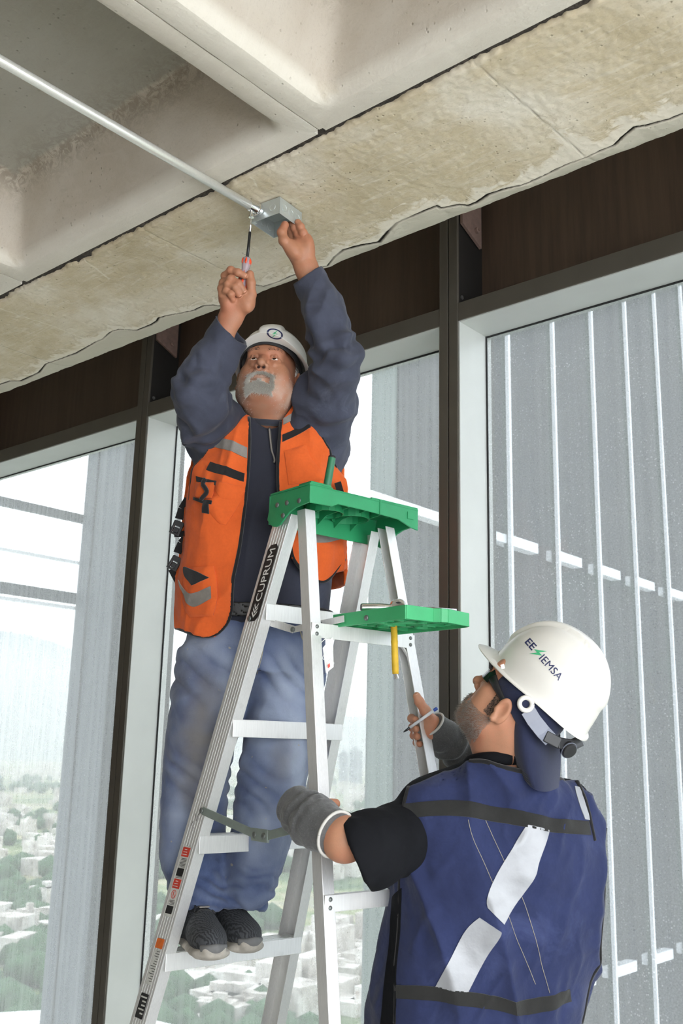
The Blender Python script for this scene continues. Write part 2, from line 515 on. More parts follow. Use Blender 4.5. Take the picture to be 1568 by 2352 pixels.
# board joints across the beam, spalled rim at the coffer side
eff = .72 - (yc - BY) / (.17 + .10 * pnoise(np.stack([BX * 1.7, BX * 0, BX * 0 + 4], -1)))
eff = np.where(BY > yc, .75, np.clip(eff, 0, .8)) + .25 * np.clip((BX + 1.25) / .5, 0, 1) * np.clip((BY - 1.85) / .2, 0, 1)
jd = np.minimum(np.abs(BX + 2.273), np.minimum(np.abs(BX + 1.066 - (BY - 1.9) * .05), np.abs(BX + 3.45)))
joint = np.clip(1 - jd / .0035, 0, 1) * (.30 + .25 * pnoise(np.stack([BX * 9, BY * 9, BX * 0], -1)))
BZ += .003 * np.clip(joint, 0, 1)
eff += .45 * np.clip(1 - np.abs(BX + 1.06) / .07, 0, 1) * np.clip((BY - 1.8) / .25, 0, 1)
scr = np.zeros_like(BX)
for a, b in (((1, 709), (212, 785)), ((185, 595), (250, 640)), ((575, 408), (590, 430))):
    p, q = on_z(*a, ZC), on_z(*b, ZC)
    scr = np.maximum(scr, .8 * np.clip(1.2 - seg_dist(BX, BY, [(p[0], p[1]), ((p[0] + q[0]) / 2 + .01, (p[1] + q[1]) / 2 - .01), (q[0], q[1])]) / .003, 0, 1))
rim = np.clip(1 - (BY - edge_i[:, None]) / .012, 0, 1)
BZ += .010 * rim ** 2
crk = np.maximum(crk, np.clip(joint * .8, 0, .5))
V = np.stack([BX, BY, BZ], -1)
side = []
for k, zz in enumerate((.05, .2, .6)):
    side.append(np.stack([bx, edge_n + .004 * pnoise(np.stack([bx * 20, bx * 0 + k, bx * 0], -1)), np.full_like(bx, ZC + zz)], -1))
ins = np.stack([bx, edge_i, np.full_like(bx, ZC + .05)], -1)
V = np.concatenate([ins[:, None], V] + [s_[:, None] for s_ in side], 1)
pad = lambda A: np.concatenate([A[:, :1] * 0, A] + [A[:, :1] * 0] * 3, 1).ravel()
beam = obj('edge_beam', V.reshape(-1, 3), grid_faces(V.shape[0], V.shape[1])[:, ::-1], M['beam'], ceiling, smooth=True,
           attrs=dict(eff=pad(eff), crk=pad(crk), lip=pad(lip), scr=pad(scr)))
beam['label'] = 'cracked beige concrete edge beam'
# rubble in the joint between the beam and the pans
gx = np.arange(-8.2, 3.2, .012); gy = np.linspace(GY - .006, GY + .06, 8)
GX, GYY = np.meshgrid(gx, gy, indexing='ij')
GZ = ZC + .010 + .009 * fbm(np.stack([GX * 45, GYY * 45, GX * 0], -1), 3)
obj('joint_rubble', np.stack([GX, GYY, GZ], -1).reshape(-1, 3), grid_faces(len(gx), 8)[:, ::-1], M['joint'], ceiling)

PX, PY0 = 1.362, .965           # coffer module and centre of the first row
def rrect(hx, hy, rad, n=7):
    pts = []
    for cx, cy, a0 in ((hx - rad, hy - rad, 0), (-hx + rad, hy - rad, 90), (-hx + rad, -hy + rad, 180), (hx - rad, -hy + rad, 270)):
        for k in range(n):
            a = math.radians(a0 + 90 * k / (n - 1)); pts.append((cx + rad * math.cos(a), cy + rad * math.sin(a)))
    # subdivide the straight sides
    out = []
    for i in range(len(pts)):
        p, q = np.array(pts[i]), np.array(pts[(i + 1) % len(pts)])
        k = max(1, int(np.linalg.norm(q - p) / .045))
        for j in range(k): out.append(p + (q - p) * j / k)
    return np.array(out)

def pan_mesh(seed):
    base = rrect(1, 1, .06)
    hx, hy = .615, .615
    ref = rrect(hx, hy, .05)
    n = len(ref)
    def ring(h, rad, z):
        # same point count: scale reference ring, keeping corner radius roughly
        s_ = h / hx
        return np.column_stack([ref * s_, np.full(n, z)])
    rings = [ring(.6785, .004, .022), ring(.6785, .004, .0), ring(.668, .01, -.001)]
    rings += [ring(.627, .05, -.001), ring(.615, .05, .003), ring(.606, .05, .012), ring(.600, .05, .026)]
    for k in range(1, 9): rings.append(ring(.600 - .078 * k / 8, .05, .026 + .215 * k / 8))
    rings += [ring(.517, .05, .252), ring(.509, .05, .261), ring(.495, .05, .267)]
    for s_ in (.38, .28, .18, .08): rings.append(ring(s_, .05, .271))
    # first flange rings are square-cornered
    for i in (0, 1, 2):
        q = rings[i][:, :2]; h = np.abs(q).max()
        m_ = np.abs(q).max(1, keepdims=True); ang = np.arctan2(np.abs(q[:, 1]), np.abs(q[:, 0]))
        corner = np.abs(ang - math.pi / 4) < .12
        rings[i][:, :2] = np.where((m_ > h - .06) & corner[:, None], np.sign(q) * np.maximum(np.abs(q), h - .012), q)
    V = np.concatenate([np.array(r_) for r_ in rings] + [np.array([[0, 0, .271]])])
    P = np.concatenate([V[:, :2], V[:, 2:] * 1.0], 1) + seed * 3.7
    amt = np.clip((V[:, 2] + .02) / .05, .25, 1)
    V = V + (np.stack([fbm(P * 5, 3), fbm(P * 5 + 9, 3), fbm(P * 5 + 20, 3)], -1) * .006 + np.stack([pnoise(P * 26), pnoise(P * 26 + 5), pnoise(P * 26 + 8)], -1) * .0022) * amt[:, None]
    Fc = []
    for i in range(len(rings) - 1):
        for j in range(n):
            k = (j + 1) % n
            Fc.append((i * n + j, i * n + k, (i + 1) * n + k, (i + 1) * n + j))
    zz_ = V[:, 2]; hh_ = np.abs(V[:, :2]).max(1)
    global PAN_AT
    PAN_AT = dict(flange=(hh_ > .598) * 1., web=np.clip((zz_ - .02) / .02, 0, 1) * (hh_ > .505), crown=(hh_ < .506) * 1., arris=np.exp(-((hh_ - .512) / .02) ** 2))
    L = (len(rings) - 1) * n
    for j in range(n): Fc.append((L + j, L + (j + 1) % n, len(V) - 1))
    return V, Fc

pv, pf = pan_mesh(1)
first = None
for j in range(5):
    for i in range(-4, 4):
        cx = -2.205 + i * PX; cy = PY0 - j * PX - .0
        if first is None:
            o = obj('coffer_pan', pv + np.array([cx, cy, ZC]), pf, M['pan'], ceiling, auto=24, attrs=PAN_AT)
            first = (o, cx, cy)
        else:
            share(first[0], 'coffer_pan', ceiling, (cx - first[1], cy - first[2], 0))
mb = MB(); mb.box((-8.4, -5.0, ZC + .275), (3.25, GY + .02, ZC + .6)); mb.box((-5.6, -6.2, ZC + .02), (3.0, GY - .01, ZC + .03)) if False else None
mb.box((-8.4, 1.6, ZC + .55), (3.2, 2.80, ZC + .62))  # unseen plate added to stop sky light leaking through the beam gap
mb.build('slab', M['pan'], ceiling)
# dark joint bottoms between pans
mb = MB()
for i in range(-5, 4): mb.box((-2.205 + (i + .5) * PX - .03, -5.9, ZC + .016), (-2.205 + (i + .5) * PX + .03, GY, ZC + .022))
for j in range(0, 5): mb.box((-5.6, PY0 - (j + .5) * PX - .03, ZC + .0165), (3., PY0 - (j + .5) * PX + .03, ZC + .0225))
mb.build('pan_joint', M['joint'], ceiling)

# ------------------------------------------------------------------ floor
mb = MB(); mb.box((-8.6, -5.2, -.25), (3.25, 2.86, 0.))
fl = mb.build('floor', M['floor']); tag(fl, 'bare grey concrete floor slab', kind='structure')

M['added_wall'] = simple('dark_added_wall', srgb(118, 112, 104), .9, 0, .06, 4)  # unseen walls added to keep back and left light off the coffers
mb = MB(); mb.box((-8.6, -5.2, 0), (3.25, -5.0, ZC + .3)); o = mb.build('wall_back_added', M['added_wall']); tag(o, 'unseen dark wall added behind the viewer to cut light', kind='structure')
mb = MB(); mb.box((-8.6, -5.0, 0), (-8.4, 2.6, ZC + .3)); o = mb.build('wall_left_added', M['added_wall']); tag(o, 'unseen dark wall added at the far left end to cut light', kind='structure')


# ------------------------------------------------------------------ facade
YF = 2.62; YG = YF + .172
mull = [-1.811 + 1.665 * k for k in range(-4, 4)]
ZH0, ZH1 = 2.934, 2.999
facade = empty('wall_window', (-1.8, YF, 0), kind='structure')
tag(facade, 'dark bronze curtain wall frame with brown spandrel panels')
src = None
for X in mull:
    if src is None:
        mb = MB(); h = .0372
        mb.box((X - h, YF, 0), (X - .0025, YF + .012, 3.6)); mb.box((X + .0025, YF, 0), (X + h, YF + .012, 3.6))
        mb.box((X - .0025, YF + .006, 0), (X + .0025, YF + .012, 3.6))
        src = (mb.build('mullion', M['bronze'], facade, bevel=.0012), X)
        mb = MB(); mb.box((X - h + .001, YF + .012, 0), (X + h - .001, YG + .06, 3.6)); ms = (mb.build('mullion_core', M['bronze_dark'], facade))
        mb = MB()
        a = .095
        mb.prism([(X + h + .004, YF + .015, 3.305), (X + h + .004, YF + .135, 3.255), (X + h + .004, YF + .135, 3.5), (X + h + .004, YF + .015, 3.5)], (.01, 0, 0))
        mb.lathe([(.011, 0), (.011, .012), (.006, .014), (.006, .02)], (X + h + .012, YF + .10, 3.31), (1, 0, 0), 8)
        br = mb.build('anchor_bracket', M['plate_steel'], facade)
        mb = MB()
        mb.lathe([(.0075, 0), (.0075, .003), (.0045, .003)], (X + h - .001, YF + .03, 3.03), (1, 0, 0), 10)
        sc_ = mb.build('screw', M['bolt'], facade)
    else:
        for s_, nm in ((src[0], 'mullion'), (ms, 'mullion_core'), (br, 'anchor_bracket'), (sc_, 'screw')):
            share(s_, nm, facade, (X - src[1], 0, 0))
    share(sc_, 'screw', facade, (X - src[1], .045, -.005))
sp = None
for a, b in zip(mull[:-1], mull[1:]):
    if sp is None:
        mb = MB(); mb.box((a + .036, YG - .012, ZH1 - .02), (b - .036, YG + .01, 3.6)); sp = (mb.build('spandrel_panel', M['spandrel'], facade), a)
        mb = MB(); mb.box((a + .0365, YF + .002, ZH0), (b - .0365, YF + .02, ZH1)); mb.box((a + .0365, YF + .012, ZH1 - .012), (b - .0365, YG + .02, ZH1 - .001))
        hd = mb.build('frame_head', M['bronze'], facade, bevel=.0012)
    else:
        share(sp[0], 'spandrel_panel', facade, (a - sp[1], 0, 0)); share(hd, 'frame_head', facade, (a - sp[1], 0, 0))
M['paint_chip'] = simple('chipped_paint', srgb(196, 190, 170), .8, 0, .1)
rng = random.Random(3)
wsrc = None
wl = ['last glazed bay beside the left end wall', 'glazed bay at the far left end of the facade', 'glazed bay left of the left mullion', 'glazed bay between the two mullions behind the man on the ladder', 'rain-spotted glazed bay right of the right mullion', 'glazed bay nearest the viewer on the right', 'glazed bay past the right end of the view']
for k, (a, b) in enumerate(zip(mull[:-1], mull[1:])):
    w = empty('window_%d' % (k + 1), ((a + b) / 2, YG, .1), wl[k], kind='structure')
    h = .0372
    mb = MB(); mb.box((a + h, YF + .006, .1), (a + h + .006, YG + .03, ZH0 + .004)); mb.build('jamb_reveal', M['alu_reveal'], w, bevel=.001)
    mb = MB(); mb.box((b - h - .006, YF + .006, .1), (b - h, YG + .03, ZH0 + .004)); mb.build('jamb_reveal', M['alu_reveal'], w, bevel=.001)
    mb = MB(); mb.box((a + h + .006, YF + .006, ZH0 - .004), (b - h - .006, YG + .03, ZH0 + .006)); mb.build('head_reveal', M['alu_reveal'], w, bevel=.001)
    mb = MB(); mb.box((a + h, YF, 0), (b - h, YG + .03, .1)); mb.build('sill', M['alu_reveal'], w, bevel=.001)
    mb = MB(); mb.box((a + h + .004, YG, .1), (b - h - .004, YG + .001, ZH0 - .003)); po_ = mb.build('pane', [M['glass_clear'], M['glass_speck'] if k >= 4 else M['glass']], w)
    for f_ in po_.data.polygons: f_.material_index = 1 if f_.normal[1] < -.5 else 0
    mb = MB()
    for x0, x1, z0, z1 in ((a + h + .006, a + h + .011, .1, ZH0 - .004), (b - h - .011, b - h - .006, .1, ZH0 - .004), (a + h + .011, b - h - .011, ZH0 - .009, ZH0 - .004)):
        mb.box((x0, YG - .006, z0), (x1, YG - .001, z1))
    mb.build('gasket', M['gasket'], w)
# ------------------------------------------------------------------ outside
GZ0 = -80.
M['land'] = None
t = NT('hazy_ground'); v = t.coord('Object', (1, 1, 1))
n = t.noise(v, .012, 6, .6, .6); n2 = t.noise(v, .06, 5, .7)
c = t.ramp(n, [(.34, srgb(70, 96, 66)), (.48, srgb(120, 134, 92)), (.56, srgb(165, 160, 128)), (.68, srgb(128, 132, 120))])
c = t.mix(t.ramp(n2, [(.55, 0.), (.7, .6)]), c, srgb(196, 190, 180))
t.bsdf(c, .95); M['land'] = t.m
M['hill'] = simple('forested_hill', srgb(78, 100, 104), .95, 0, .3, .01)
M['roofs'] = None
t = NT('city_roofs'); oi = t.n('ShaderNodeObjectInfo'); v = t.coord('Object')
c = t.ramp(t.noise(v, .05, 4, .8), [(.3, srgb(120, 112, 105)), (.45, srgb(190, 184, 176)), (.6, srgb(225, 222, 216)), (.75, srgb(150, 122, 106))])
t.bsdf(c, .9); M['roofs'] = t.m
M['tree'] = simple('tree_crowns', srgb(58, 88, 58), .95, 0, .35, .2)
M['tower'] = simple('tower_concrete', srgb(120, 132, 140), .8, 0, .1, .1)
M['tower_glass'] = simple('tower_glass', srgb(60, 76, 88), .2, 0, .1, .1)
M['membrane'] = simple('white_membrane_roof', srgb(214, 216, 214), .6, 0, .04, .2)
M['granite'] = None
t = NT('grey_granite_cladding'); v = t.coord()
c = t.ramp(t.noise(v, 7, 8, .8), [(.35, srgb(40, 43, 48)), (.65, srgb(64, 67, 72))])
t.bsdf(c, .7, 0., t.bump(t.noise(v, 30, 4, .7), .4, .02)); M['granite'] = t.m
M['fin'] = simple('white_fin', srgb(226, 229, 228), .5, 0, .03, 1.)
M['fin_glass'] = simple('green_fin_glass', srgb(92, 104, 100), .3, 0, .05, 1.)
M['grey_clad'] = simple('grey_column_cladding', srgb(70, 76, 80), .6, 0, .08, .8)

def ico_blob(rad, seed, n=1):
    bm = bmesh.new(); bmesh.ops.create_icosphere(bm, subdivisions=n, radius=rad)
    V = np.array([v_.co[:] for v_ in bm.verts]); Fc = [[v_.index for v_ in f.verts] for f in bm.faces]; bm.free()
    V *= (1 + .35 * pnoise(V / rad * 1.7 + seed))[:, None]
    return V, Fc

# ground with low relief
rr = np.geomspace(60, 9000, 70); aa = np.radians(np.linspace(-5, 130, 90))
RR, AA = np.meshgrid(rr, aa, indexing='ij')
GX = RR * np.cos(AA + math.radians(40)); GYv = RR * np.sin(AA + math.radians(40))
# sector opening towards the city (mostly -X, +Y)
hz = GZ0 + 0 * GX
V = np.stack([GX, GYv, hz], -1).reshape(-1, 3)
o = obj('ground', V, grid_faces(70, 90)[:, ::-1], M['land'], smooth=True); tag(o, 'hazy valley floor far below the windows', kind='structure')
# mountains: a ridge around the horizon
th = np.radians(np.linspace(75, 200, 220)); q = np.linspace(0, 1, 14)
TH, Q = np.meshgrid(th, q, indexing='ij')
d0 = 5200 + 1800 * Q
pk = 330 + 300 * fbm(np.stack([TH * 5, TH * 0, TH * 0 + 2], -1), 5) + 520 * np.exp(-((TH - math.radians(151)) / .16) ** 2)
hgt = GZ0 + np.maximum(pk, 60) * np.sin(Q * math.pi / 2) ** 1.2 + 60 * fbm(np.stack([TH * 30, Q * 4, TH * 0], -1), 4) * Q
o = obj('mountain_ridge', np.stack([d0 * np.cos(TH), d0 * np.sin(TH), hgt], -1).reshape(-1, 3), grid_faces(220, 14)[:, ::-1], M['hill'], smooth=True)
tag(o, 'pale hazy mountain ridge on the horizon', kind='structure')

# white membrane roof of an arena low down, seen at the bottom of the panes
c_ = on_z(60, 2420, GZ0 + 22); KEEP = [(c_[0], c_[1], 62)]
e = empty('arena', (c_[0], c_[1], GZ0), 'round arena with a white domed roof below the windows', 'arena')
n_ = 48; prof = [(50, 0), (51, 8), (52, 14), (46, 18), (34, 22), (17, 25), (.1, 26)]
mb = MB(); mb.lathe2(prof[2:], (c_[0], c_[1], GZ0), n=n_); mb.build('roof', M['membrane'], e, smooth=True)
mb = MB(); mb.lathe2(prof[:3], (c_[0], c_[1], GZ0), n=n_); mb.build('wall', M['tower'], e, smooth=True)
c_ = on_z(880, 2420, GZ0 + 16); KEEP.append((c_[0], c_[1], 58))
e = empty('depot_hall', (c_[0], c_[1], GZ0), 'long white vaulted hall roof behind the ladder feet', 'hall')
mb = MB(); A_l = np.radians(np.linspace(0, 180, 15)); dv = nrm(RIGHT * .9 + TOCAM * -.25); pv_ = np.cross(ZUP, dv)
ringa = np.array([pv_ * 24 * math.cos(a) + ZUP * (4 + 13 * math.sin(a)) for a in A_l])
Vh = np.concatenate([np.array([c_[0], c_[1], GZ0]) + ringa + dv * 38, np.array([c_[0], c_[1], GZ0]) + ringa - dv * 38])
mb.add(Vh, [(i, i + 1, 15 + i + 1, 15 + i) for i in range(14)] + [tuple(range(15)), tuple(range(29, 14, -1))]); mb.build('roof', M['membrane'], e, smooth=False)
mb = MB(); mb.obox((c_[0], c_[1], GZ0 + 2), dv * 37.5, pv_ * 23.5, (0, 0, 2)); mb.build('wall', M['tower'], e)

rng = random.Random(11)
mb = MB(); tb = MB()
nrs = np.random.RandomState(5)
for k in range(2600):
    d = 330 * (12 ** rng.random()); a = math.radians(rng.uniform(96, 172))
    x, y = d * math.cos(a), d * math.sin(a)
    if any(math.hypot(x - kx, y - ky) < kr for kx, ky, kr in KEEP): continue
    den = pnoise(np.array([[x * .004, y * .004, 3.]]))[0]
    if den < -.08: continue
    w, dp, h = rng.uniform(6, 17), rng.uniform(6, 17), rng.choice([4, 5, 6, 7, 8, 10, 14])
    if d > 1500: w *= 2; dp *= 2; h *= 1.6
    rot = rng.uniform(0, .5); ax = np.array([math.cos(rot), math.sin(rot), 0]); ay = np.array([-ax[1], ax[0], 0])
    mb.obox((x, y, GZ0 + h / 2), ax * w / 2, ay * dp / 2, (0, 0, h / 2))
    if rng.random() < .3: mb.obox((x + rng.uniform(-2, 2), y, GZ0 + h + 1.2), ax * w / 6, ay * dp / 6, (0, 0, 1.2))
o = mb.build('low_rise_city', M['roofs']); tag(o, 'hazy sprawl of small flat-roofed houses in the valley', 'city', kind='stuff')
bv = [ico_blob(1., i * 3.1) for i in range(5)]
for k in range(4200):
    d = 300 * (9 ** rng.random()); a = math.radians(rng.uniform(96, 172)); x, y = d * math.cos(a), d * math.sin(a)
    if any(math.hypot(x - kx, y - ky) < kr for kx, ky, kr in KEEP): continue
    if pnoise(np.array([[x * .006, y * .006, 8.]]))[0] < -.02: continue
    V_, F_ = bv[k % 5]; s_ = rng.uniform(2.5, 6.5) * (1 + d / 2500)
    tb.add(V_ * np.array([s_, s_, s_ * .9]) + np.array([x, y, GZ0 + s_ * .7]), F_)
o = tb.build('tree_canopy', M['tree'], smooth=True); tag(o, 'green tree canopy scattered between the far houses', 'trees', kind='stuff')

# two hazy towers seen past the ladder
for i, (xa, xb, yt, D, nm) in enumerate(((779, 800, 1728, 2400, 'hazy slim apartment tower left of the tallest tower'), (802, 832, 1722, 2500, 'tallest hazy office tower seen between the ladder rails'), (848, 882, 1768, 1900, 'short pale tower right of the tallest tower'))):
    a, b = W(xa, yt, D), W(xb, yt, D)
    w = np.linalg.norm(b - a); c_ = (a + b) / 2; top = a[2]
    e = empty('tower', (c_[0], c_[1], GZ0), nm, 'tower', 'towers on the horizon')
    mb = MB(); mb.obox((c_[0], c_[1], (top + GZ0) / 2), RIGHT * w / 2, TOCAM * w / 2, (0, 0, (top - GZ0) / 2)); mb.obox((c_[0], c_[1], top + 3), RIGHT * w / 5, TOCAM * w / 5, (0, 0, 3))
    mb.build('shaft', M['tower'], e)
    mb = MB()
    for k in range(9):
        z_ = GZ0 + (top - GZ0) * (k + .7) / 9.4
        mb.obox((c_[0] + TOCAM[0] * w * .5, c_[1] + TOCAM[1] * w * .5, z_), RIGHT * w * .44, TOCAM * .6, (0, 0, (top - GZ0) * .026))
    mb.build('window_band', M['tower_glass'], e)

# neighbouring wing: granite wall with white vertical fins and outrigger rails
XW = -5.2; k_ = 5.2 / 6
wing = empty('neighbour_wing', (XW - 3, 9, GZ0), 'grey granite wing of the building with white vertical fins outside the right pane', 'building')
mb = MB(); mb.box((XW - .22, 6.95, GZ0), (XW - .16, 24, 26)); mb.build('granite_wall', M['granite'], wing)
mb = MB(); mb.box((XW - .20, 6.60, GZ0), (XW - .18, 6.95, 26)); mb.build('corner_glass', M['fin_glass'], wing)
fy = [on_x(x_, y_, XW)[1] for x_, y_ in ((1174, 1237), (1279.6, 1271.6), (1375.4, 1301.4), (1459.6, 1326.1), (1537.3, 1352.6))]
stepf = (fy[-1] - fy[0]) / 4
fys = [fy[0] + stepf * k for k in range(0, 11)]
fsrc = None
for yy in fys:
    if fsrc is None:
        mb = MB(); mb.box((XW - .02, yy - .035, -14), (XW + .02, yy + .008, 26)); fsrc = mb.build('fin', M['fin'], wing)
        mb = MB(); mb.box((XW - .08, yy - .012, -14), (XW - .02, yy - .006, 26)); gsrc = mb.build('fin_glass', M['fin_glass'], wing)
        rs = []
        for zr in (3.65, -.74):
            mb = MB(); mb.box((XW - .16, yy + .005, zr - .055), (XW - .04, yy + stepf * .62, zr + .055)); rs.append(mb.build('outrigger', M['fin'], wing))
    else:
        share(fsrc, 'fin', wing, (0, yy - fys[0], 0)); share(gsrc, 'fin_glass', wing, (0, yy - fys[0], 0))
        for r_ in rs: share(r_, 'outrigger', wing, (0, yy - fys[0], 0))
mb = MB(); p = on_x(700, 1084, XW); mb.box((XW - .16, p[1], 3.60), (XW - .04, fys[0], 3.69)); mb.build('outrigger', M['fin'], wing)
mb = MB()
# grey clad column with white rails seen through the left pane
col = empty('exterior_column', (*on_y(258, 1050, 7.)[:2], GZ0), 'grey clad column with pale rails outside the left pane', 'column')
a, b = on_y(219, 1050, 7.), on_y(302, 1050, 7.)
mb = MB(); mb.box((a[0], 6.9, GZ0), (b[0], 7.25, 26)); mb.build('shaft', M['grey_clad'], col)
mb = MB(); mb.box((a[0] + .30 * (b[0] - a[0]), 6.885, GZ0), (a[0] + .33 * (b[0] - a[0]), 6.9, 26)); mb.build('seam', M['granite'], col)
for (y0, th_) in ((1139, 20), (1256, 6), (1335, 26), (1368, 8)):
    p = on_x(0, y0, a[0] - .05); q = on_x(0, y0 + th_, a[0] - .05)
    mb = MB(); mb.box((a[0] - .12, p[1] - 2.5, q[2]), (a[0] - .05, 7.0, p[2])); mb.build('rail', M['grey_clad'] if th_ > 15 else M['fin'], col)

# haze bank over the valley
hz_ = NT('valley_haze'); vs_ = hz_.n('ShaderNodeVolumeScatter'); vs_.inputs['Color'].default_value = (.88, .91, .95, 1); vs_.inputs['Density'].default_value = .0004; vs_.inputs['Anisotropy'].default_value = .2
hz_.l(vs_.outputs[0], hz_.out.inputs['Volume'])
mb = MB(); mb.box((-5600, 500, GZ0 + .5), (400, 4800, 420)); o = mb.build('valley_haze', hz_.m); tag(o, 'pale haze hanging over the valley', 'haze', kind='stuff')
# ------------------------------------------------------------------ step ladder
def brushed(name, col, rough=.38, metal=.85):
    t = NT(name); v = t.coord(); vs = t.coord('Object', (60, 60, 3))
    n = t.noise(vs, 6, 4, .6)
    c = t.ramp(n, [(.3, tuple(x * .9 for x in col)), (.7, col)])
    c = t.mix(t.ramp(t.noise(v, 18, 6, .75), [(.2, .5), (.4, 0.)]), c, tuple(x * .62 for x in col))
    r_ = t.math('ADD', rough - .06, t.math('MULTIPLY', t.noise(v, 30, 3), .14))
    t.bsdf(c, r_, metal, t.bump(n, .06, .001)); return t.m
M['alu'] = brushed('brushed_aluminium', (.84, .84, .83), .42, .55)
M['alu2'] = brushed('aluminium_step', (.86, .86, .84), .45, .6)
M['galv'] = simple('galvanised_spreader', srgb(140, 150, 144), .45, .25, .12, 25)
M['cap_green'] = simple('green_ladder_plastic', srgb(38, 138, 88), .42, 0, .1, 12, .1, 200)
M['tray_green'] = simple('bright_green_tray_plastic', srgb(62, 168, 108), .4, 0, .08, 12, .08, 200)
M['rubber'] = simple('black_rubber', (.02, .02, .02), .7)
M['sticker_black'] = simple('black_sticker', (.012, .012, .013), .35)
M['sticker_white'] = simple('white_sticker', srgb(206, 206, 200), .5, 0, .12, 60)
M['sticker_red'] = simple('red_sticker', srgb(206, 66, 50), .5, 0, .1, 60)
M['sticker_orange'] = simple('orange_sticker', srgb(222, 110, 42), .5, 0, .15, 60)
M['print_white'] = simple('white_print', srgb(225, 225, 220), .5, 0, .03)
M['print_dark'] = simple('dark_print', srgb(42, 42, 42), .6, 0, .1)
M['rivet'] = simple('rivet_grey', srgb(120, 124, 122), .4, .6, .1, 80)

LA = .1533; LO = np.array([-1.764, 2.031, 0.0])
LS = np.array([math.sin(LA), math.cos(LA), 0.0]); LT = np.array([math.cos(LA), -math.sin(LA), 0.0])
def LW(s, t_, z): return LO + LS * s + LT * t_ + ZUP * z
def lw_(z): return .16 + .0615 * (2.15 - z)
def ltc(z): return -.078 - .339 * (2.15 - z)
def ltr(z): return .003 + .197 * (2.15 - z)
def hit_s(x, y, s):
    d = ray(x, y); return CAM + d * ((s - (CAM - LO) @ LS) / (d @ LS))
def st_of(P): q = np.asarray(P) - LO; return q @ LS, q @ LT, P[2]

ladder = empty('step_ladder', (LO[0], LO[1], 0), 'aluminium step ladder with a green top cap between the two workers', 'ladder')

def sweep(sec, f0, z0, z1, mb):
    n = len(sec); P = []
    for z in (z0, z1):
        for ds, dt in sec: P.append(LW(*f0(z, ds, dt), z))
    mb.add(P, [tuple(range(n - 1, -1, -1)), tuple(range(n, 2 * n))] + [(i, (i + 1) % n, n + (i + 1) % n, n + i) for i in range(n)])

def c_section(web, depth, th):   # channel, web at ds=0 spanning dt 0..web, flanges towards +ds
    return [(0, 0), (depth, 0), (depth, th), (th, th), (th, web - th), (depth, web - th), (depth, web), (0, web)]
for sg in (-1, 1):
    f = lambda z, ds, dt: (sg * (lw_(z) - ds), ltc(z) + dt)
    mb = MB(); sweep(c_section(.075, .034, .003), f, .03, 2.115, mb)
    rail = mb.build('side_rail', M['alu'], ladder, bevel=.0007)
    mb = MB()
    for dt in (.013, .025, .0375, .050, .062):
        sweep([(-.0008, dt - .0022), (.0005, dt - .0036), (.0005, dt + .0036), (-.0008, dt + .0022)], f, .03, 2.09, mb)
    mb.build('rib', M['alu'], rail)
    mb = MB(); sweep([(-.004, -.003), (.038, -.003), (.038, .079), (-.004, .079)], f, 0., .06, mb); mb.build('foot', M['rubber'], rail)
    g = lambda z, ds, dt: (sg * (lw_(z) - ds), ltr(z) + dt)
    mb = MB(); sweep([(0, 0), (.034, 0), (.034, .0025), (.0025, .0025), (.0025, .0325), (.034, .0325), (.034, .035), (0, .035)], g, .03, 2.12, mb)
    mb.build('rear_rail', M['alu'], ladder, bevel=.0012)
    mb = MB(); sweep([(-.003, -.003), (.037, -.003), (.037, .038), (-.003, .038)], g, 0., .05, mb); mb.build('foot', M['rubber'], ladder)

ZS = [1.88 - .305 * k for k in range(6)]
for z in ZS:
    w = lw_(z) - .003; t0 = ltc(z) + .002; t1 = ltc(z) + .0755
    mb = MB()
    sec = [(t0, z - .03), (t0 + .003, z - .03), (t0 + .003, z - .003), (t1 - .003, z - .003), (t1 - .003, z - .045), (t1, z - .045), (t1, z), (t0, z)]
    P = [LW(-w, a, b) for a, b in sec] + [LW(w, a, b) for a, b in sec]
    n = len(sec)
    mb.add(P, [tuple(range(n - 1, -1, -1)), tuple(range(n, 2 * n))] + [(i, (i + 1) % n, n + (i + 1) % n, n + i) for i in range(n)])
    stp = mb.build('step', M['alu2'], ladder, bevel=.0012)
    mb = MB()
    for k in range(6): mb.obox(LW(0, t0 + .009 + k * .0115, z + .0006), LS * (w - .004), LT * .0018, (0, 0, .0009))
    mb.build('tread_rib', M['alu2'], stp)
    for sg in (-1, 1):
        mb = MB(); c_ = LW(sg * (lw_(z) - .017), ltc(z - .022) + .075, z - .022)
        mb.lathe([(.0065, -.001), (.006, .002), (.003, .0035)], c_, LT, 10); mb.build('rivet', M['rivet'], ladder, smooth=True)
for z in (1.794, 1.166, .72, .36):
    w = lw_(z) - .002; tt = ltr(z) + .036
    mb = MB(); mb.obox(LW(0, tt, z), LS * w, LT * .0015, (0, 0, .0185)); mb.obox(LW(0, tt - .008, z + .017), LS * w, LT * .009, (0, 0, .0015))
    mb.build('rear_brace', M['alu2'], ladder, bevel=.0008)
    for sg in (-1, 1):
        for dz in (-.009, .009):
            mb = MB(); mb.lathe([(.0055, 0), (.005, .002), (.0025, .0032)], LW(sg * (lw_(z) - .018), tt + .001, z + dz), LT, 10); mb.build('rivet', M['rivet'], ladder, smooth=True)
a = hit_s(921, 1482, .135); b = hit_s(943, 1538, .185)
mb = MB(); mb.tube([a, (a + b) / 2 + LT * .01, b], .006, 8, flat=.5); mb.build('diagonal_brace', M['alu2'], ladder)

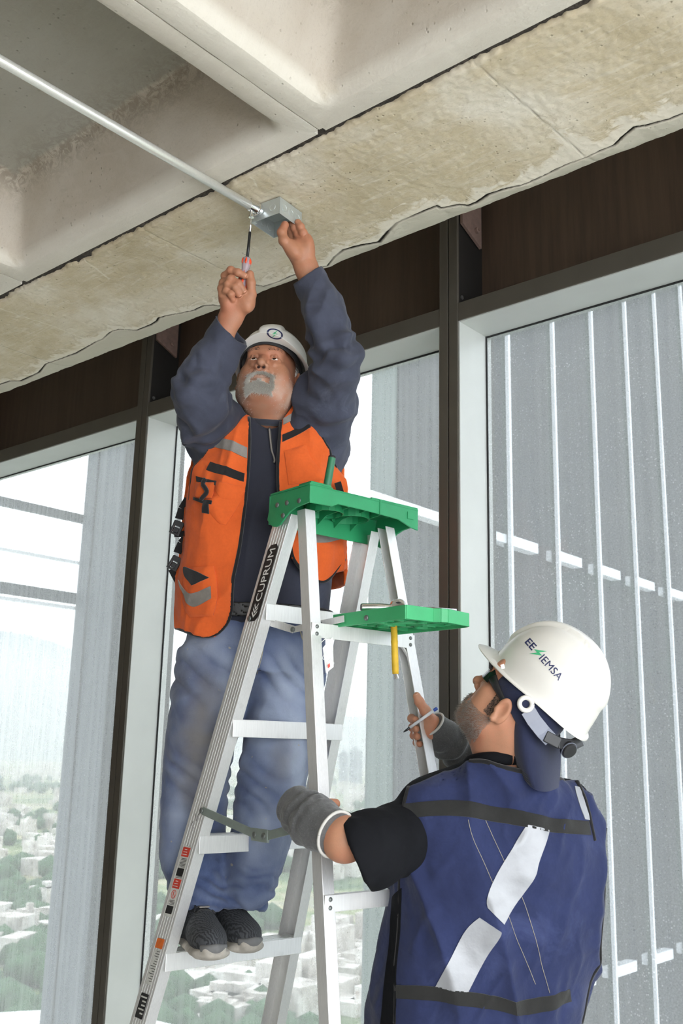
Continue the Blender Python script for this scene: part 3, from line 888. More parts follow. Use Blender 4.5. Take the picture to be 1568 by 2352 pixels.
# folding spreader, near side and far side
for sg in (-1, 1):
    off = .006
    def SP(t_, z): return LW(sg * (lw_(z) + off), t_, z)
    mid = [(-.287, 1.337), (-.045, 1.296), (.008, 1.295), (ltr(1.335) + .018, 1.335)]
    mb = MB()
    for (ta, za), (tb_, zb) in ((mid[0], mid[1]), (mid[2], mid[3])):
        mb.bar(SP(ta, za), SP(tb_, zb), .0035, .021, LS * 0 + ZUP)
    sprd = mb.build('spreader', M['galv'], ladder, bevel=.001)
    mb = MB(); mb.bar(SP(mid[1][0] - .008, mid[1][1] - .001), SP(mid[2][0] + .006, mid[2][1] - .001), .008, .03); mb.build('hinge', M['galv'], sprd, bevel=.001)
    for tt, zz in (mid[0], (mid[1][0] + .006, 1.294), (mid[2][0] - .008, 1.294), mid[3]):
        mb = MB(); mb.lathe([(.008, 0), (.007, .003), (.003, .004)], SP(tt, zz) + LS * sg * .003, LS * sg, 10)
        mb.build('pivot', M['rivet'], sprd, smooth=True)
# linkage that drops the pail shelf
pts = [hit_s(622, 1430, -.145), hit_s(674, 1446, -.135), hit_s(735, 1433, -.125), hit_s(790, 1421, -.10)]
mb = MB(); mb.bar(pts[0], pts[1], .003, .02); mb.bar(pts[1], pts[3], .003, .017)
lk = mb.build('shelf_link', M['alu'], ladder, bevel=.0008)
for p in (pts[1], pts[2]):
    mb = MB(); mb.lathe([(.007, -.004), (.0065, .003), (.003, .0045)], p - LS * .003, -LS, 10); mb.build('rivet', M['rivet'], lk, smooth=True)

# moulded top cap
cap = None
mb = MB()
ZT = 2.168
mb.obox(LW(0, .018, ZT - .002), LS * .196, LT * .088, (0, 0, .002))
# raised shoulders at the ends
for s0, s1 in ((-.196, -.118), (.02, .196)):
    mb.obox(LW((s0 + s1) / 2, .018, ZT + .003), LS * (s1 - s0) / 2, LT * .086, (0, 0, .003))
mb.obox(LW(-.155, .075, ZT + .008), LS * .035, LT * .026, (0, 0, .004))
# near end skirt
sidep = [(-.078, 2.102), (-.066, 2.090), (-.052, 2.080), (-.036, 2.077), (-.018, 2.081), (.0, 2.094), (.02, 2.108), (.045, 2.116), (.085, 2.120), (.106, 2.122), (.102, 2.168), (-.062, 2.168)]
for s_ in (-.196, .190):
    mb.prism([LW(s_, a, b) for a, b in sidep], LS * .006)
# front (+t) skirt with stepped lower edge
fr = [(-.196, 2.120), (-.12, 2.122), (-.10, 2.132), (.0, 2.132), (.12, 2.128), (.17, 2.112), (.196, 2.108), (.196, 2.170), (-.196, 2.170)]
mb.prism([LW(a, .100, b) for a, b in fr], LT * .005)
# deep rear (-t) skirt
mb.prism([LW(a, -.072, b) for a, b in [(-.196, 2.088), (.196, 2.088), (.196, 2.168), (-.196, 2.168)]], LT * .005)
cap = mb.build('top_cap', M['cap_green'], ladder, bevel=.003)
mb = MB()
for s_ in (-.075, -.03, .03, .09):
    mb.prism([LW(s_, -.066, 2.16), LW(s_, -.066, 2.115), LW(s_, -.03, 2.135), LW(s_, .06, 2.142), LW(s_, .098, 2.148), LW(s_, .098, 2.16)], LS * .003)
for cs in (-.05, .045):
    arc = [LW(cs + .05 * math.cos(a), -.012 + .055 * math.sin(a), 2.132) for a in np.linspace(0, 2 * math.pi, 19)[:-1]]
    for i in range(18):
        mb.bar(arc[i] + ZUP * .015, arc[(i + 1) % 18] + ZUP * .015, .003, .03)
mb.build('cap_rib', M['cap_green'], cap)
for (x_, y_) in ((637, 1160), (659, 1155), (687, 1150), (650, 1184)):
    p = hit_s(x_, y_, -.196)
    mb = MB(); mb.lathe([(.0075, -.001), (.0065, .0022), (.002, .003)], p, -LS, 10); mb.build('rivet', M['rivet'], cap, smooth=True)
mb = MB(); mb.obox(LW(.05, .106, 2.15), LS * .0022, LT * .0012, (0, 0, .02)); mb.build('cap_slot', M['cap_green'], cap); mb = MB(); mb.obox(LW(.165, .106, 2.146), LS * .012, LT * .0012, (0, 0, .010)); mb.build('cap_slot', M['cap_green'], cap)

# pail shelf, seen from below
TZ = 1.842
ol = [(-.092, .088), (-.098, .362), (-.012, .368), (.0, .382), (.018, .388), (.108, .374), (.118, .352), (.118, .088)]
mb = MB()
mb.prism([LW(a, b, TZ - .008) for a, b in ol], ZUP * .004)
for i in range(len(ol)):
    p, q = ol[i], ol[(i + 1) % len(ol)]
    lo = .034 if i != 7 else .028
    mb.obox((LW(*p, TZ - lo / 2) + LW(*q, TZ - lo / 2)) / 2, (LW(*q, 0) - LW(*p, 0)) / 2, nrm(np.cross(LW(*q, 0) - LW(*p, 0), ZUP)) * .0022, (0, 0, lo / 2))
tray = mb.build('pail_shelf', M['tray_green'], ladder, bevel=.0015)
mb = MB()
for b in (.15, .215, .285, .335): mb.bar(LW(-.09, b, TZ - .018), LW(.116, b, TZ - .018), .003, .02)
for a in (-.03, .045): mb.bar(LW(a, .09, TZ - .018), LW(a, .365, TZ - .018), .003, .02)
mb.bar(LW(-.09, .15, TZ - .018), LW(.045, .285, TZ - .018), .003, .018)
for a, b, r_ in ((-.06, .25, .022), (.01, .32, .02), (.08, .25, .03), (.01, .18, .026), (-.062, .32, .014), (.08, .335, .014)):
    mb.tube([LW(a, b, TZ - .03), LW(a, b, TZ - .008)], r_, 16, cap=False); mb.tube([LW(a, b, TZ - .03), LW(a, b, TZ - .008)], r_ - .003, 16, cap=False)
mb.build('shelf_rib', M['tray_green'], tray)
for tt in (.104, .222):
    mb = MB(); mb.lathe([(.0075, -.001), (.0065, .0025), (.002, .0032)], LW(-.098 if tt > .2 else -.0945, tt, TZ - .02), -LS, 10); mb.build('rivet', M['rivet'], tray, smooth=True)

# ------------------------------------------------------------------ lettering
_fontcache = {}
def text_mesh(s_, size=1.0, extr=.0, squash=1.0, shear=0., bold=0.):
    cu = bpy.data.curves.new('txt', 'FONT'); cu.body = s_; cu.size = size; cu.extrude = extr; cu.shear = shear; cu.offset = bold
    cu.resolution_u = 3
    o = bpy.data.objects.new('txt', cu); COL.objects.link(o)
    dg = bpy.context.evaluated_depsgraph_get(); me = o.evaluated_get(dg).to_mesh()
    V = np.array([v_.co[:] for v_ in me.vertices]); Fc = [list(p.vertices) for p in me.polygons]
    o.evaluated_get(dg).to_mesh_clear(); bpy.data.objects.remove(o); bpy.data.curves.remove(cu)
    V[:, 0] *= squash
    return V, Fc

def web_pt(z, dt, off=.0):       # on the outer face of the near climbing rail
    return LW(-(lw_(z) + off), ltc(z) + dt, z)
E0 = nrm(web_pt(1.9, 0) - web_pt(1.0, 0))            # up along the rail
def rail_uv(z, u, v_, off):                          # u along the rail up, v across (towards -t is text-up)
    return web_pt(z, .0375, off) + E0 * u - LT * v_
lab = [(-.105, -.02), (-.105, .012), (-.092, .024), (.092, .024), (.105, .012), (.105, -.012), (.092, -.024), (-.092, -.024)]
lab = [(-.108, -.012), (-.108, .012), (-.096, .023), (.096, .023), (.108, .012), (.108, -.012), (.096, -.023), (-.096, -.023)]
_zl = None
pc = hit_s(607, 1332, -.20)
zl = pc[2]
mb = MB(); mb.prism([rail_uv(zl, u_, v_, .0016) for u_, v_ in lab], -LS * .0006); sticker = mb.build('brand_plate', M['sticker_black'], rail if False else ladder)
V_, F_ = text_mesh('CUPRUM', .036, .0002, 1.12)
V_[:, 0] -= V_[:, 0].min(); V_[:, 0] *= .148 / V_[:, 0].max(); V_[:, 0] -= .052
V_[:, 1] -= (V_[:, 1].min() + V_[:, 1].max()) / 2
P_ = np.array([rail_uv(zl, a, b, .0024 + c_) for a, b, c_ in V_])
mb = MB(); mb.add(P_, F_)
for k in range(3):
    u0 = -.098 + .011 * k; h_ = .012 - .0015 * k
    for sgn in (-1, 1):
        q = [(u0, 0), (u0 + .013, sgn * h_), (u0 + .019, sgn * h_), (u0 + .0065, 0)]
        if sgn < 0: q = q[::-1]
        mb.add([rail_uv(zl, a, b, .0026) for a, b in q], [(0, 1, 2, 3)])
o = mb.build('lettering', M['print_white'], sticker); o['label'] = 'white letters CUPRUM with a chevron mark'

def rail_rect(mb, zc, u0, u1, v0, v1, off=.0018, m=0):
    mb.prism([rail_uv(zc, u0, v0, off), rail_uv(zc, u1, v0, off), rail_uv(zc, u1, v1, off), rail_uv(zc, u0, v1, off)], -LS * .0003, m)
rng = random.Random(5)
def sticker_block(xc, yc, name, items):
    z0 = hit_s(xc, yc, -.22)[2]
    mb = MB()
    for it in items: rail_rect(mb, z0, *it)
    return mb.build(name, [M['sticker_white'], M['sticker_red'], M['sticker_black'], M['sticker_orange'], M['print_dark']], ladder), z0
it = [(-.100, .095, -.019, .019, .0016, 0), (.066, .092, -.018, .018, .002, 1), (.012, .034, -.016, .016, .002, 2), (-.022, .004, -.018, .018, .002, 1), (-.092, -.070, -.016, .016, .002, 2)]
for k in range(7): it.append((.060 - k * .0038, .0615 - k * .0038, -.015, rng.uniform(.004, .015), .002, 4))
for k in range(2): it.append((.010 - k * .003, .0112 - k * .003, -.015, rng.uniform(.004, .015), .002, 4))
for k in range(4): it.append((-.056 - k * .0035, -.0547 - k * .0035, -.015, rng.uniform(.004, .015), .002, 4))
o, z0 = sticker_block(410, 2022, 'warning_label', it)
mb = MB()
ring = [rail_uv(z0, -.038 + .011 * math.cos(a), .0 + .011 * math.sin(a), .0022) for a in np.linspace(0, 2 * math.pi, 21)[:-1]]
for i in range(20): mb.bar(ring[i], ring[(i + 1) % 20], .0014, .0006, LS)
mb.bar(rail_uv(z0, -.046, -.008, .0022), rail_uv(z0, -.030, .008, .0022), .0014, .0006, LS); mb.bar(rail_uv(z0, -.046, .004, .0022), rail_uv(z0, -.030, .0, .0022), .0012, .0006, LS)
mb.build('prohibition_mark', M['sticker_red'], o)
mb = MB()
for u0 in (.066, -.022):
    for k in range(3):
        mb.bar(rail_uv(z0, u0 + .006 + .007 * k, -.008 + .002 * k, .0024), rail_uv(z0, u0 + .006 + .007 * k, .014 - .003 * k, .0024), .0014, .0004, LS)
mb.build('print_line', M['print_white'], o)
it = [(.085, .112, -.018, .018, .0016, 3), (-.015, .080, -.016, .016, .0016, 0), (-.108, -.040, -.019, .019, .0016, 2)]
for k in range(13): it.append((.076 - k * .0068, .0775 - k * .0068, -.014, rng.uniform(-.002, .014), .002, 4))
for k in range(5): it.append((-.096 + k * .011, -.092 + k * .011, -.015, rng.uniform(.0, .015), .002, 0))
o, z1 = sticker_block(347, 2243, 'instruction_label', it)
mb = MB()
for u_, v_, du, dv in ((.02, .004, .012, .001), (.012, -.006, .02, -.002), (-.004, .012, .014, -.004), (.03, -.012, .02, .0), (-.01, -.002, .004, 0)):
    z2 = hit_s(440, 1895, -.22)[2]
    mb.bar(rail_uv(z2, u_, v_, .0018), rail_uv(z2, u_ + du, v_ + dv, .0018), .0016, .0004, LS)
mb.build('marker_scribble', M['print_dark'], ladder)
mb = MB(); p = hit_s(573, 1421, -.18); sp_ = st_of(p); p = LW(-lw_(p[2]) - .001, sp_[1], p[2]); mb.lathe([(.0085, 0), (.0075, .003), (.003, .004)], p, -LS, 12); mb.build('rivet', M['rivet'], ladder, smooth=True)

# ------------------------------------------------------------------ things on the ladder
M['chrome'] = simple('chrome', (.82, .83, .85), .12, 1., .03)
M['black_plastic'] = simple('black_plastic', (.018, .018, .02), .4)
M['yellow_grip'] = simple('yellow_grip', srgb(214, 172, 40), .6, 0, .12, 40, .3, 150)
M['green_handle'] = simple('green_painted_handle', srgb(42, 112, 78), .4, 0, .1, 20)
M['paper'] = simple('paper_tag', srgb(232, 234, 230), .7, 0, .04)
# socket ratchet lying on the shelf
rk = empty('socket_ratchet', LW(-.055, .2, TZ - .004), 'chrome socket ratchet lying on the green ladder shelf', 'ratchet')
a, b = LW(-.075, .175, TZ + .012), LW(-.005, .215, TZ + .016)
d_ = nrm(b - a)
mb = MB(); mb.tube([a, a + d_ * .004, a + d_ * .05, b], [.010, .0115, .0115, .009], 16); mb.build('socket', M['chrome'], rk, auto=40)
mb = MB(); mb.tube([a - d_ * .0004, a + d_ * .001], [.0075, .0075], 16); mb.build('socket_bore', M['black_plastic'], rk)
mb = MB(); mb.lathe([(.005, -.013), (.017, -.012), (.021, -.006), (.021, .006), (.017, .011), (.006, .013)], b + d_ * .016 + ZUP * .002, nrm(TOCAM + ZUP * .3), 18); mb.build('ratchet_head', M['chrome'], rk, auto=40)
mb = MB(); mb.lathe([(.012, 0), (.011, .006), (.004, .009)], b + d_ * .016 + ZUP * .010 , nrm(TOCAM * .5 + ZUP), 14); mb.build('selector_knob', M['black_plastic'], rk, smooth=True)
mb = MB(); c_ = b + d_ * .03; mb.tube([c_, c_ + LS * .05 + LT * .05 - ZUP * .004, c_ + LS * .09 + LT * .1 - ZUP * .01], [.006, .007, .008], 10); mb.build('handle', M['chrome'], rk, smooth=True)
# yellow handled tool hanging through the shelf
p0, p1, p2 = hit_s(904, 1428, .02), hit_s(908, 1548, .02), hit_s(910, 1560, .02)
yl = empty('yellow_screwdriver', p2, 'yellow gripped tool hanging down through the green ladder shelf', 'tool')
mb = MB(); mb.tube([p0 + (p0 - p1) * .12, p0, p0 + (p1 - p0) * .35, p0 + (p1 - p0) * .38, p0 + (p1 - p0) * .45, p0 + (p1 - p0) * .9, p1], [.0085, .0085, .0085, .0092, .0086, .0088, .0078], 14); mb.build('grip', M['yellow_grip'], yl, smooth=True)
mb = MB(); mb.tube([p1, p1 + (p2 - p1) * .45, p1 + (p2 - p1) * .5, p2], [.006, .006, .0072, .0072], 12); mb.build('ferrule', M['chrome'], yl, auto=40)
mb = MB(); mb.tube([p0 + (p0 - p1) * .12, p0 + (p0 - p1) * .2], [.012, .012], 14); mb.build('collar', M['yellow_grip'], yl)
# green handle standing in the cap
q0, q1 = LW(-.068, .005, 2.15), None
q1 = W(763, 1047, project(q0)[2] + .03)
gh = empty('green_tool_handle', q0, 'green round tool handle standing in the ladder cap', 'tool')
dq = q1 - q0
mb = MB(); mb.tube([q0, q0 + dq * .96], [.0115, .0105], 14); mb.build('grip', M['green_handle'], gh, smooth=False, auto=40)
mb = MB(); mb.tube([q0 + dq * .955, q0 + dq * .985, q1], [.0108, .0105, .008], 14); mb.build('end_cap', M['rubber'], gh, auto=40)
# paper tag tied to the rear rail
tgp = [W(741, 1488, 2.50), W(764, 1462, 2.52), W(766, 1532, 2.52), W(748, 1546, 2.50)]
tg = empty('paper_tag', tgp[3], 'small white paper tag tied to the ladder rail with string', 'tag')
mb = MB(); mb.prism(tgp, -FW * .0008); mb.build('card', M['paper'], tg)
mb = MB(); cc = W(752, 1490, 2.492)
mb.tube([W(735, 1478, 2.47), W(748, 1466, 2.48), W(760, 1478, 2.49), W(764, 1505, 2.49), W(752, 1522, 2.488), W(740, 1512, 2.487), W(746, 1495, 2.487), W(768, 1524, 2.49)], .0011, 6); mb.build('string', M['paper'], tg, smooth=True)
mb = MB(); q = [W(752, 1527, 2.497), W(757, 1523, 2.498), W(758, 1531, 2.498), W(753, 1535, 2.497)]; mb.prism(q, -FW * .0006); mb.build('stamp', M['sticker_red'], tg)

# ------------------------------------------------------------------ conduit, junction box
M['galv_pipe'] = brushed('galvanised_conduit', (.84, .83, .77), .3, .55)
M['box_steel'] = simple('zinc_plated_box', srgb(186, 192, 190), .32, .55, .06, 30)
XB, YB = -1.872, 1.838
cz = ZC - .024
mb = MB(); mb.tube([(XB - .018, y_, cz) for y_ in np.linspace(-3.2, YB - .075, 12)], .0125, 16)
cond = empty('conduit', (XB - .018, -.5, cz), 'long galvanised conduit pipe running under the ceiling to the junction box', 'pipe')
mb.build('pipe', M['galv_pipe'], cond, smooth=True)
mb = MB(); mb.tube([(XB - .018, YB - .095, cz), (XB - .018, YB - .094, cz), (XB - .018, YB - .066, cz), (XB - .018, YB - .065, cz), (XB - .018, YB - .055, cz), (XB - .018, YB - .052, cz)], [.0128, .0155, .0155, .019, .019, .014], 16)
cn = mb.build('connector', M['chrome'], cond, auto=40)
mb = MB(); mb.tube([(XB - .018, YB - .083, cz - .012), (XB - .018, YB - .083, cz - .030)], [.005, .005], 10); mb.tube([(XB - .018, YB - .083, cz - .028), (XB - .018, YB - .083, cz - .034)], [.0078, .0078], 10); mb.build('clamp_screw', M['chrome'], cn, auto=40)
for y_ in (.55, -.8):
    mb = MB(); mb.tube([(XB - .018 + .0165 * math.cos(a), y_, cz + .0165 * math.sin(a)) for a in np.linspace(math.pi, 2 * math.pi, 9)], .003, 6); mb.build('strap', M['galv'], cond)
jb = empty('junction_box', (XB, YB, ZC - .052), 'square zinc junction box held up against the concrete beam', 'junction box')
hb = .052; zb0 = ZC - .054
rot = .10; ca, sa = math.cos(rot), math.sin(rot)
def JB(a, b, z): return np.array([XB + ca * a - sa * b, YB + sa * a + ca * b, z])
mb = MB(); th_ = .0018
for (a0, b0, a1, b1) in ((-hb, -hb, hb, -hb), (hb, -hb, hb, hb), (hb, hb, -hb, hb), (-hb, hb, -hb, -hb)):
    n_ = nrm(np.array([b1 - b0, -(a1 - a0)])) * th_
    mb.hexa([JB(a0, b0, zb0), JB(a1, b1, zb0), JB(a1 - n_[0], b1 - n_[1], zb0), JB(a0 - n_[0], b0 - n_[1], zb0), JB(a0, b0, ZC - .002), JB(a1, b1, ZC - .002), JB(a1 - n_[0], b1 - n_[1], ZC - .002), JB(a0 - n_[0], b0 - n_[1], ZC - .002)])
mb.obox(JB(0, 0, ZC - .003), JB(hb, 0, 0) - JB(0, 0, 0), JB(0, hb, 0) - JB(0, 0, 0), (0, 0, .0012))
mb.build('shell', M['box_steel'], jb, bevel=.0016)
for sgn in (-1, 1):
    mb = MB(); c_ = JB(sgn * (hb - .006), sgn * (hb - .006), zb0 + .002); mb.obox(c_, (.007, 0, 0), (0, .007, 0), (0, 0, .001)); mb.build('ear', M['box_steel'], jb)
for fc in range(4):
    n_ = [np.array([0, -1.]), np.array([1., 0]), np.array([0, 1.]), np.array([-1., 0])][fc]; tt_ = np.array([-n_[1], n_[0]])
    for u_ in ((-.03, .0, .03) if fc in (1, 3) else (-.026, .026)):
        if fc == 0 and u_ < 0: continue
        q = n_ * (hb + .0002) + tt_ * u_
        nv = JB(*n_, 0) - JB(0, 0, 0)
        mb = MB(); mb.lathe2([(.0001, .0006), (.0085, .0006), (.0095, .0012), (.0108, .0008), (.0112, -.0004)], JB(q[0], q[1], ZC - .028), nrm(nv), 18)
        q2 = n_ * (hb - th_ - .0002) + tt_ * u_
        mb.lathe2([(.0001, .0006), (.0085, .0006), (.0095, .0012), (.0108, .0008), (.0112, -.0004)], JB(q2[0], q2[1], ZC - .028), -nrm(nv), 18)
        mb.build('knockout', M['box_steel'], jb, smooth=False)
# ------------------------------------------------------------------ implicit surfaces for figures and cloth
def smin(a, b, k):
    if k <= 0: return np.minimum(a, b)
    h = np.clip(.5 + .5 * (b - a) / k, 0, 1)
    return b + (a - b) * h - k * h * (1 - h)

def smax(a, b, k): return -smin(-a, -b, k)

class SDF:
    def __init__(s): s.ops = []; s.lo = np.full(3, 1e9); s.hi = np.full(3, -1e9)
    def _bb(s, pts, r_):
        pts = np.atleast_2d(pts); s.lo = np.minimum(s.lo, pts.min(0) - r_); s.hi = np.maximum(s.hi, pts.max(0) + r_)
    def cap(s, a, b, ra, rb=None, k=.01, op='u', fl=None):
        """tapered capsule; fl = (direction, factor) flattens it along a direction"""
        a, b = np.asarray(a, float), np.asarray(b, float); rb = ra if rb is None else rb
        if op == 'u': s._bb([a, b], max(ra, rb))
        ab = b - a; L2 = np.float32(ab @ ab + 1e-12); a = a.astype(np.float32); ab = ab.astype(np.float32); ra = np.float32(ra); rb = np.float32(rb)
        def f(P):
            q = P - a; h = np.clip(q @ ab / L2, 0, 1)
            e = q - h[:, None] * ab
            if fl is not None:
                n_ = nrm(fl[0]).astype(np.float32); e = e + np.outer(e @ n_ * (1 / fl[1] - 1), n_)
            return np.sqrt(e[:, 0] ** 2 + e[:, 1] ** 2 + e[:, 2] ** 2) - (ra + (rb - ra) * h)
        s.ops.append((f, k, op)); return s
    def chain(s, pts, rs, k=.006, op='u', k0=None):
        for i in range(len(pts) - 1): s.cap(pts[i], pts[i + 1], rs[i], rs[i + 1], (k0 if (i == 0 and k0) else k), op)
        return s
    def ell(s, c, r_, R=None, k=.01, op='u'):
        c = np.asarray(c, float); r_ = np.asarray(r_, float)
        if op == 'u': s._bb(c, r_.max())
        R = None if R is None else np.asarray(R, np.float32)      # rows = local axes
        c = c.astype(np.float32); r_ = r_.astype(np.float32); ir = 1 / r_
        def f(P):
            q = (P - c) if R is None else (P - c) @ R.T
            q = q * ir; k0 = np.sqrt(q[:, 0] ** 2 + q[:, 1] ** 2 + q[:, 2] ** 2); q = q * ir; k1 = np.sqrt(q[:, 0] ** 2 + q[:, 1] ** 2 + q[:, 2] ** 2) + 1e-9
            return k0 * (k0 - 1) / k1
        s.ops.append((f, k, op)); return s
    def box(s, c, h, R=None, rad=.0, k=.0, op='u'):
        c, h = np.asarray(c, float), np.asarray(h, float)
        if op == 'u': s._bb(c, np.linalg.norm(h))
        R = np.eye(3) if R is None else np.asarray(R, float)
        def f(P):
            q = np.abs((P - c) @ R.T) - (h - rad)
            return np.sqrt((np.maximum(q, 0) ** 2).sum(1)) + np.minimum(q.max(1), 0) - rad
        s.ops.append((f, k, op)); return s
    def loft(s, nodes, ax, ay, k=.01, op='u', ex=2.0):
        """nodes: (centre, rx, ry); elliptical tube along the polyline, ax/ay = section axes"""
        ax, ay = nrm(ax).astype(np.float32), nrm(ay).astype(np.float32)
        C_ = [np.asarray(n_[0], np.float32) for n_ in nodes]
        for n_ in nodes:
            if op == 'u': s._bb(n_[0], max(n_[1], n_[2]))
        axis = nrm(C_[-1] - C_[0]).astype(np.float32)
        tab = np.array([[*c_, n_[1], n_[2]] for c_, n_ in zip(C_, nodes)])
        tab = smooth_path(tab, max(16, 5 * len(nodes))) if len(nodes) > 2 else tab
        uu = tab[:, :3] @ axis; o_ = np.argsort(uu); uu = uu[o_]; tab = tab[o_].astype(np.float32)
        def f(P):
            u_ = P @ axis; uc = np.clip(u_, uu[0], uu[-1])
            c_ = np.stack([np.interp(uc, uu, tab[:, i]) for i in range(3)], 1).astype(np.float32)
            rx = np.interp(uc, uu, tab[:, 3]).astype(np.float32); ry = np.interp(uc, uu, tab[:, 4]).astype(np.float32)
            e = P - c_; x, y = e @ ax, e @ ay
            k0 = ((np.abs(x) / rx) ** ex + (np.abs(y) / ry) ** ex + 1e-12) ** (1 / ex)
            rr_ = np.sqrt(x * x + y * y) / np.maximum(k0, 1e-6)
            rr_ = np.where(k0 < 1e-3, np.minimum(rx, ry), rr_)
            dd = (k0 - 1) * rr_ * .92
            zz = np.abs(u_ - uc)
            return np.where(zz > 1e-6, np.hypot(np.maximum(dd, 0), zz) + np.minimum(dd, 0) * (zz < 1e-6), dd)
        s.ops.append((f, k, op)); return s
    def fn(s, f, k=0., op='u'): s.ops.append((f, k, op)); return s
    def disp(s, f): s.ops.append((f, 0, 'd')); return s
    def __call__(s, P):
        d = None
        for f, k, op in s.ops:
            if op == 'd': d = d + f(P); continue
            v_ = f(P)
            if d is None: d = v_
            elif op == 'u': d = smin(d, v_, k)
            elif op == 's': d = smax(d, -v_, k)
            elif op == 'i': d = smax(d, v_, k)
        return d

def surface(fn0, lo, hi, res, newton=1, chunk=60000, band=1.05):
    """surface nets over a sparse grid; returns vertices and quads"""
    lo, hi = np.asarray(lo, float), np.asarray(hi, float)
    mid = (lo + hi) / 2
    fn = lambda P: fn0(P.astype(np.float32))
    B = 4
    nb = np.maximum(np.ceil((hi - lo) / (res * B)).astype(int), 1)
    n = nb * B + 1
    ci = np.stack(np.meshgrid(*[np.arange(k) for k in nb], indexing='ij'), -1).reshape(-1, 3)
    cc = lo + (ci + .5) * res * B
    dc = np.concatenate([fn(cc[i:i + chunk]) for i in range(0, len(cc), chunk)])
    act = np.abs(dc) < res * B * band
    D = np.ones(n, np.float32)
    cs = np.sign(dc).reshape(nb)
    D[:-1, :-1, :-1] = np.repeat(np.repeat(np.repeat(cs, B, 0), B, 1), B, 2)
    mask = np.zeros(n, bool)
    A = act.reshape(nb)
    R_ = np.repeat(np.repeat(np.repeat(A, B, 0), B, 1), B, 2)
    mask[:-1, :-1, :-1] |= R_; 
    for sh in ((1, 0, 0), (0, 1, 0), (0, 0, 1), (1, 1, 0), (1, 0, 1), (0, 1, 1), (1, 1, 1)):
        mask[sh[0]:n[0] - 1 + sh[0], sh[1]:n[1] - 1 + sh[1], sh[2]:n[2] - 1 + sh[2]] |= R_
    idx = np.argwhere(mask)
    P = lo + idx * res
    vals = np.concatenate([fn(P[i:i + chunk]) for i in range(0, len(P), chunk)]) if len(P) else np.zeros(0)
    D[mask] = vals
    D[0] = D[-1] = 1; D[:, 0] = D[:, -1] = 1; D[:, :, 0] = D[:, :, -1] = 1
    ins = D < 0
    cnt = np.zeros(n - 1, np.int8)
    off8 = [(a, b, c) for a in (0, 1) for b in (0, 1) for c in (0, 1)]
    for a, b, c in off8: cnt += ins[a:n[0] - 1 + a, b:n[1] - 1 + b, c:n[2] - 1 + c]
    cells = np.argwhere((cnt > 0) & (cnt < 8))
    cid = np.full(n - 1, -1, np.int32); cid[tuple(cells.T)] = np.arange(len(cells))
    acc = np.zeros((len(cells), 3)); num = np.zeros(len(cells))
    for a in off8:
        for ax in range(3):
            if a[ax]: continue
            b = list(a); b[ax] = 1
            va = D[cells[:, 0] + a[0], cells[:, 1] + a[1], cells[:, 2] + a[2]]; vb = D[cells[:, 0] + b[0], cells[:, 1] + b[1], cells[:, 2] + b[2]]
            m = (va < 0) != (vb < 0)
            t_ = np.where(m, va / np.where(np.abs(va - vb) < 1e-9, 1, va - vb), 0)
            p = np.tile(np.array(a, float), (len(cells), 1)); p[:, ax] = t_
            acc += p * m[:, None]; num += m
    V = lo + (cells + acc / np.maximum(num, 1)[:, None]) * res
    quads = []
    for ax in range(3):
        o1, o2 = [(1, 2), (2, 0), (0, 1)][ax]
        sl0 = [slice(None)] * 3; sl1 = [slice(None)] * 3; sl0[ax] = slice(0, -1); sl1[ax] = slice(1, None)
        ch = ins[tuple(sl0)] != ins[tuple(sl1)]
        e = np.argwhere(ch)
        e = e[(e[:, o1] > 0) & (e[:, o2] > 0) & (e[:, o1] < n[o1] - 1) & (e[:, o2] < n[o2] - 1)]
        def C(d1, d2):
            q = e.copy(); q[:, o1] += d1; q[:, o2] += d2; return cid[tuple(q.T)]
        Q = np.stack([C(-1, -1), C(0, -1), C(0, 0), C(-1, 0)], 1)
        flip = ~ins[tuple(e.T)]
        Q[flip] = Q[flip][:, ::-1]
        quads.append(Q[(Q >= 0).all(1)])
    Q = np.concatenate(quads)
    for _ in range(newton):
        h = res * .4
        d0 = np.concatenate([fn(V[i:i + chunk]) for i in range(0, len(V), chunk)])
        g = np.stack([np.concatenate([fn(V[j:j + chunk] + np.eye(3)[i] * h) for j in range(0, len(V), chunk)]) - d0 for i in range(3)], 1) / h
        gn = (g * g).sum(1)
        stp = np.clip(d0 / np.maximum(gn, .2), -res * .7, res * .7)
        V = V - g * stp[:, None]
    return V, Q

def displace(V, fn, dsp):
    N = grad(fn, V, .003); N /= np.linalg.norm(N, axis=1)[:, None] + 1e-9
    return V - N * dsp(V)[:, None]

def sdf_obj(name, fn, res, mat, parent=None, lo=None, hi=None, pad=.02, newton=1, smooth=True, **k):
    lo = fn.lo - pad if lo is None else lo; hi = fn.hi + pad if hi is None else hi
    V, Q = surface(fn, lo, hi, res, newton)
    dsp = k.pop('dispf', None)
    if dsp is not None: V = displace(V, fn, dsp)
    if 'attrf' in k:
        af = k.pop('attrf'); k['attrs'] = {n_: f(V) for n_, f in af.items()}
    if k.pop('raw', False): return V, Q
    return obj(name, V, Q, mat, parent, smooth=smooth, **k)

def grad(fn0, P, h=.002):
    fn = lambda P: fn0(P.astype(np.float32))
    return np.stack([fn(P + np.eye(3)[i] * h) - fn(P - np.eye(3)[i] * h) for i in range(3)], 1)

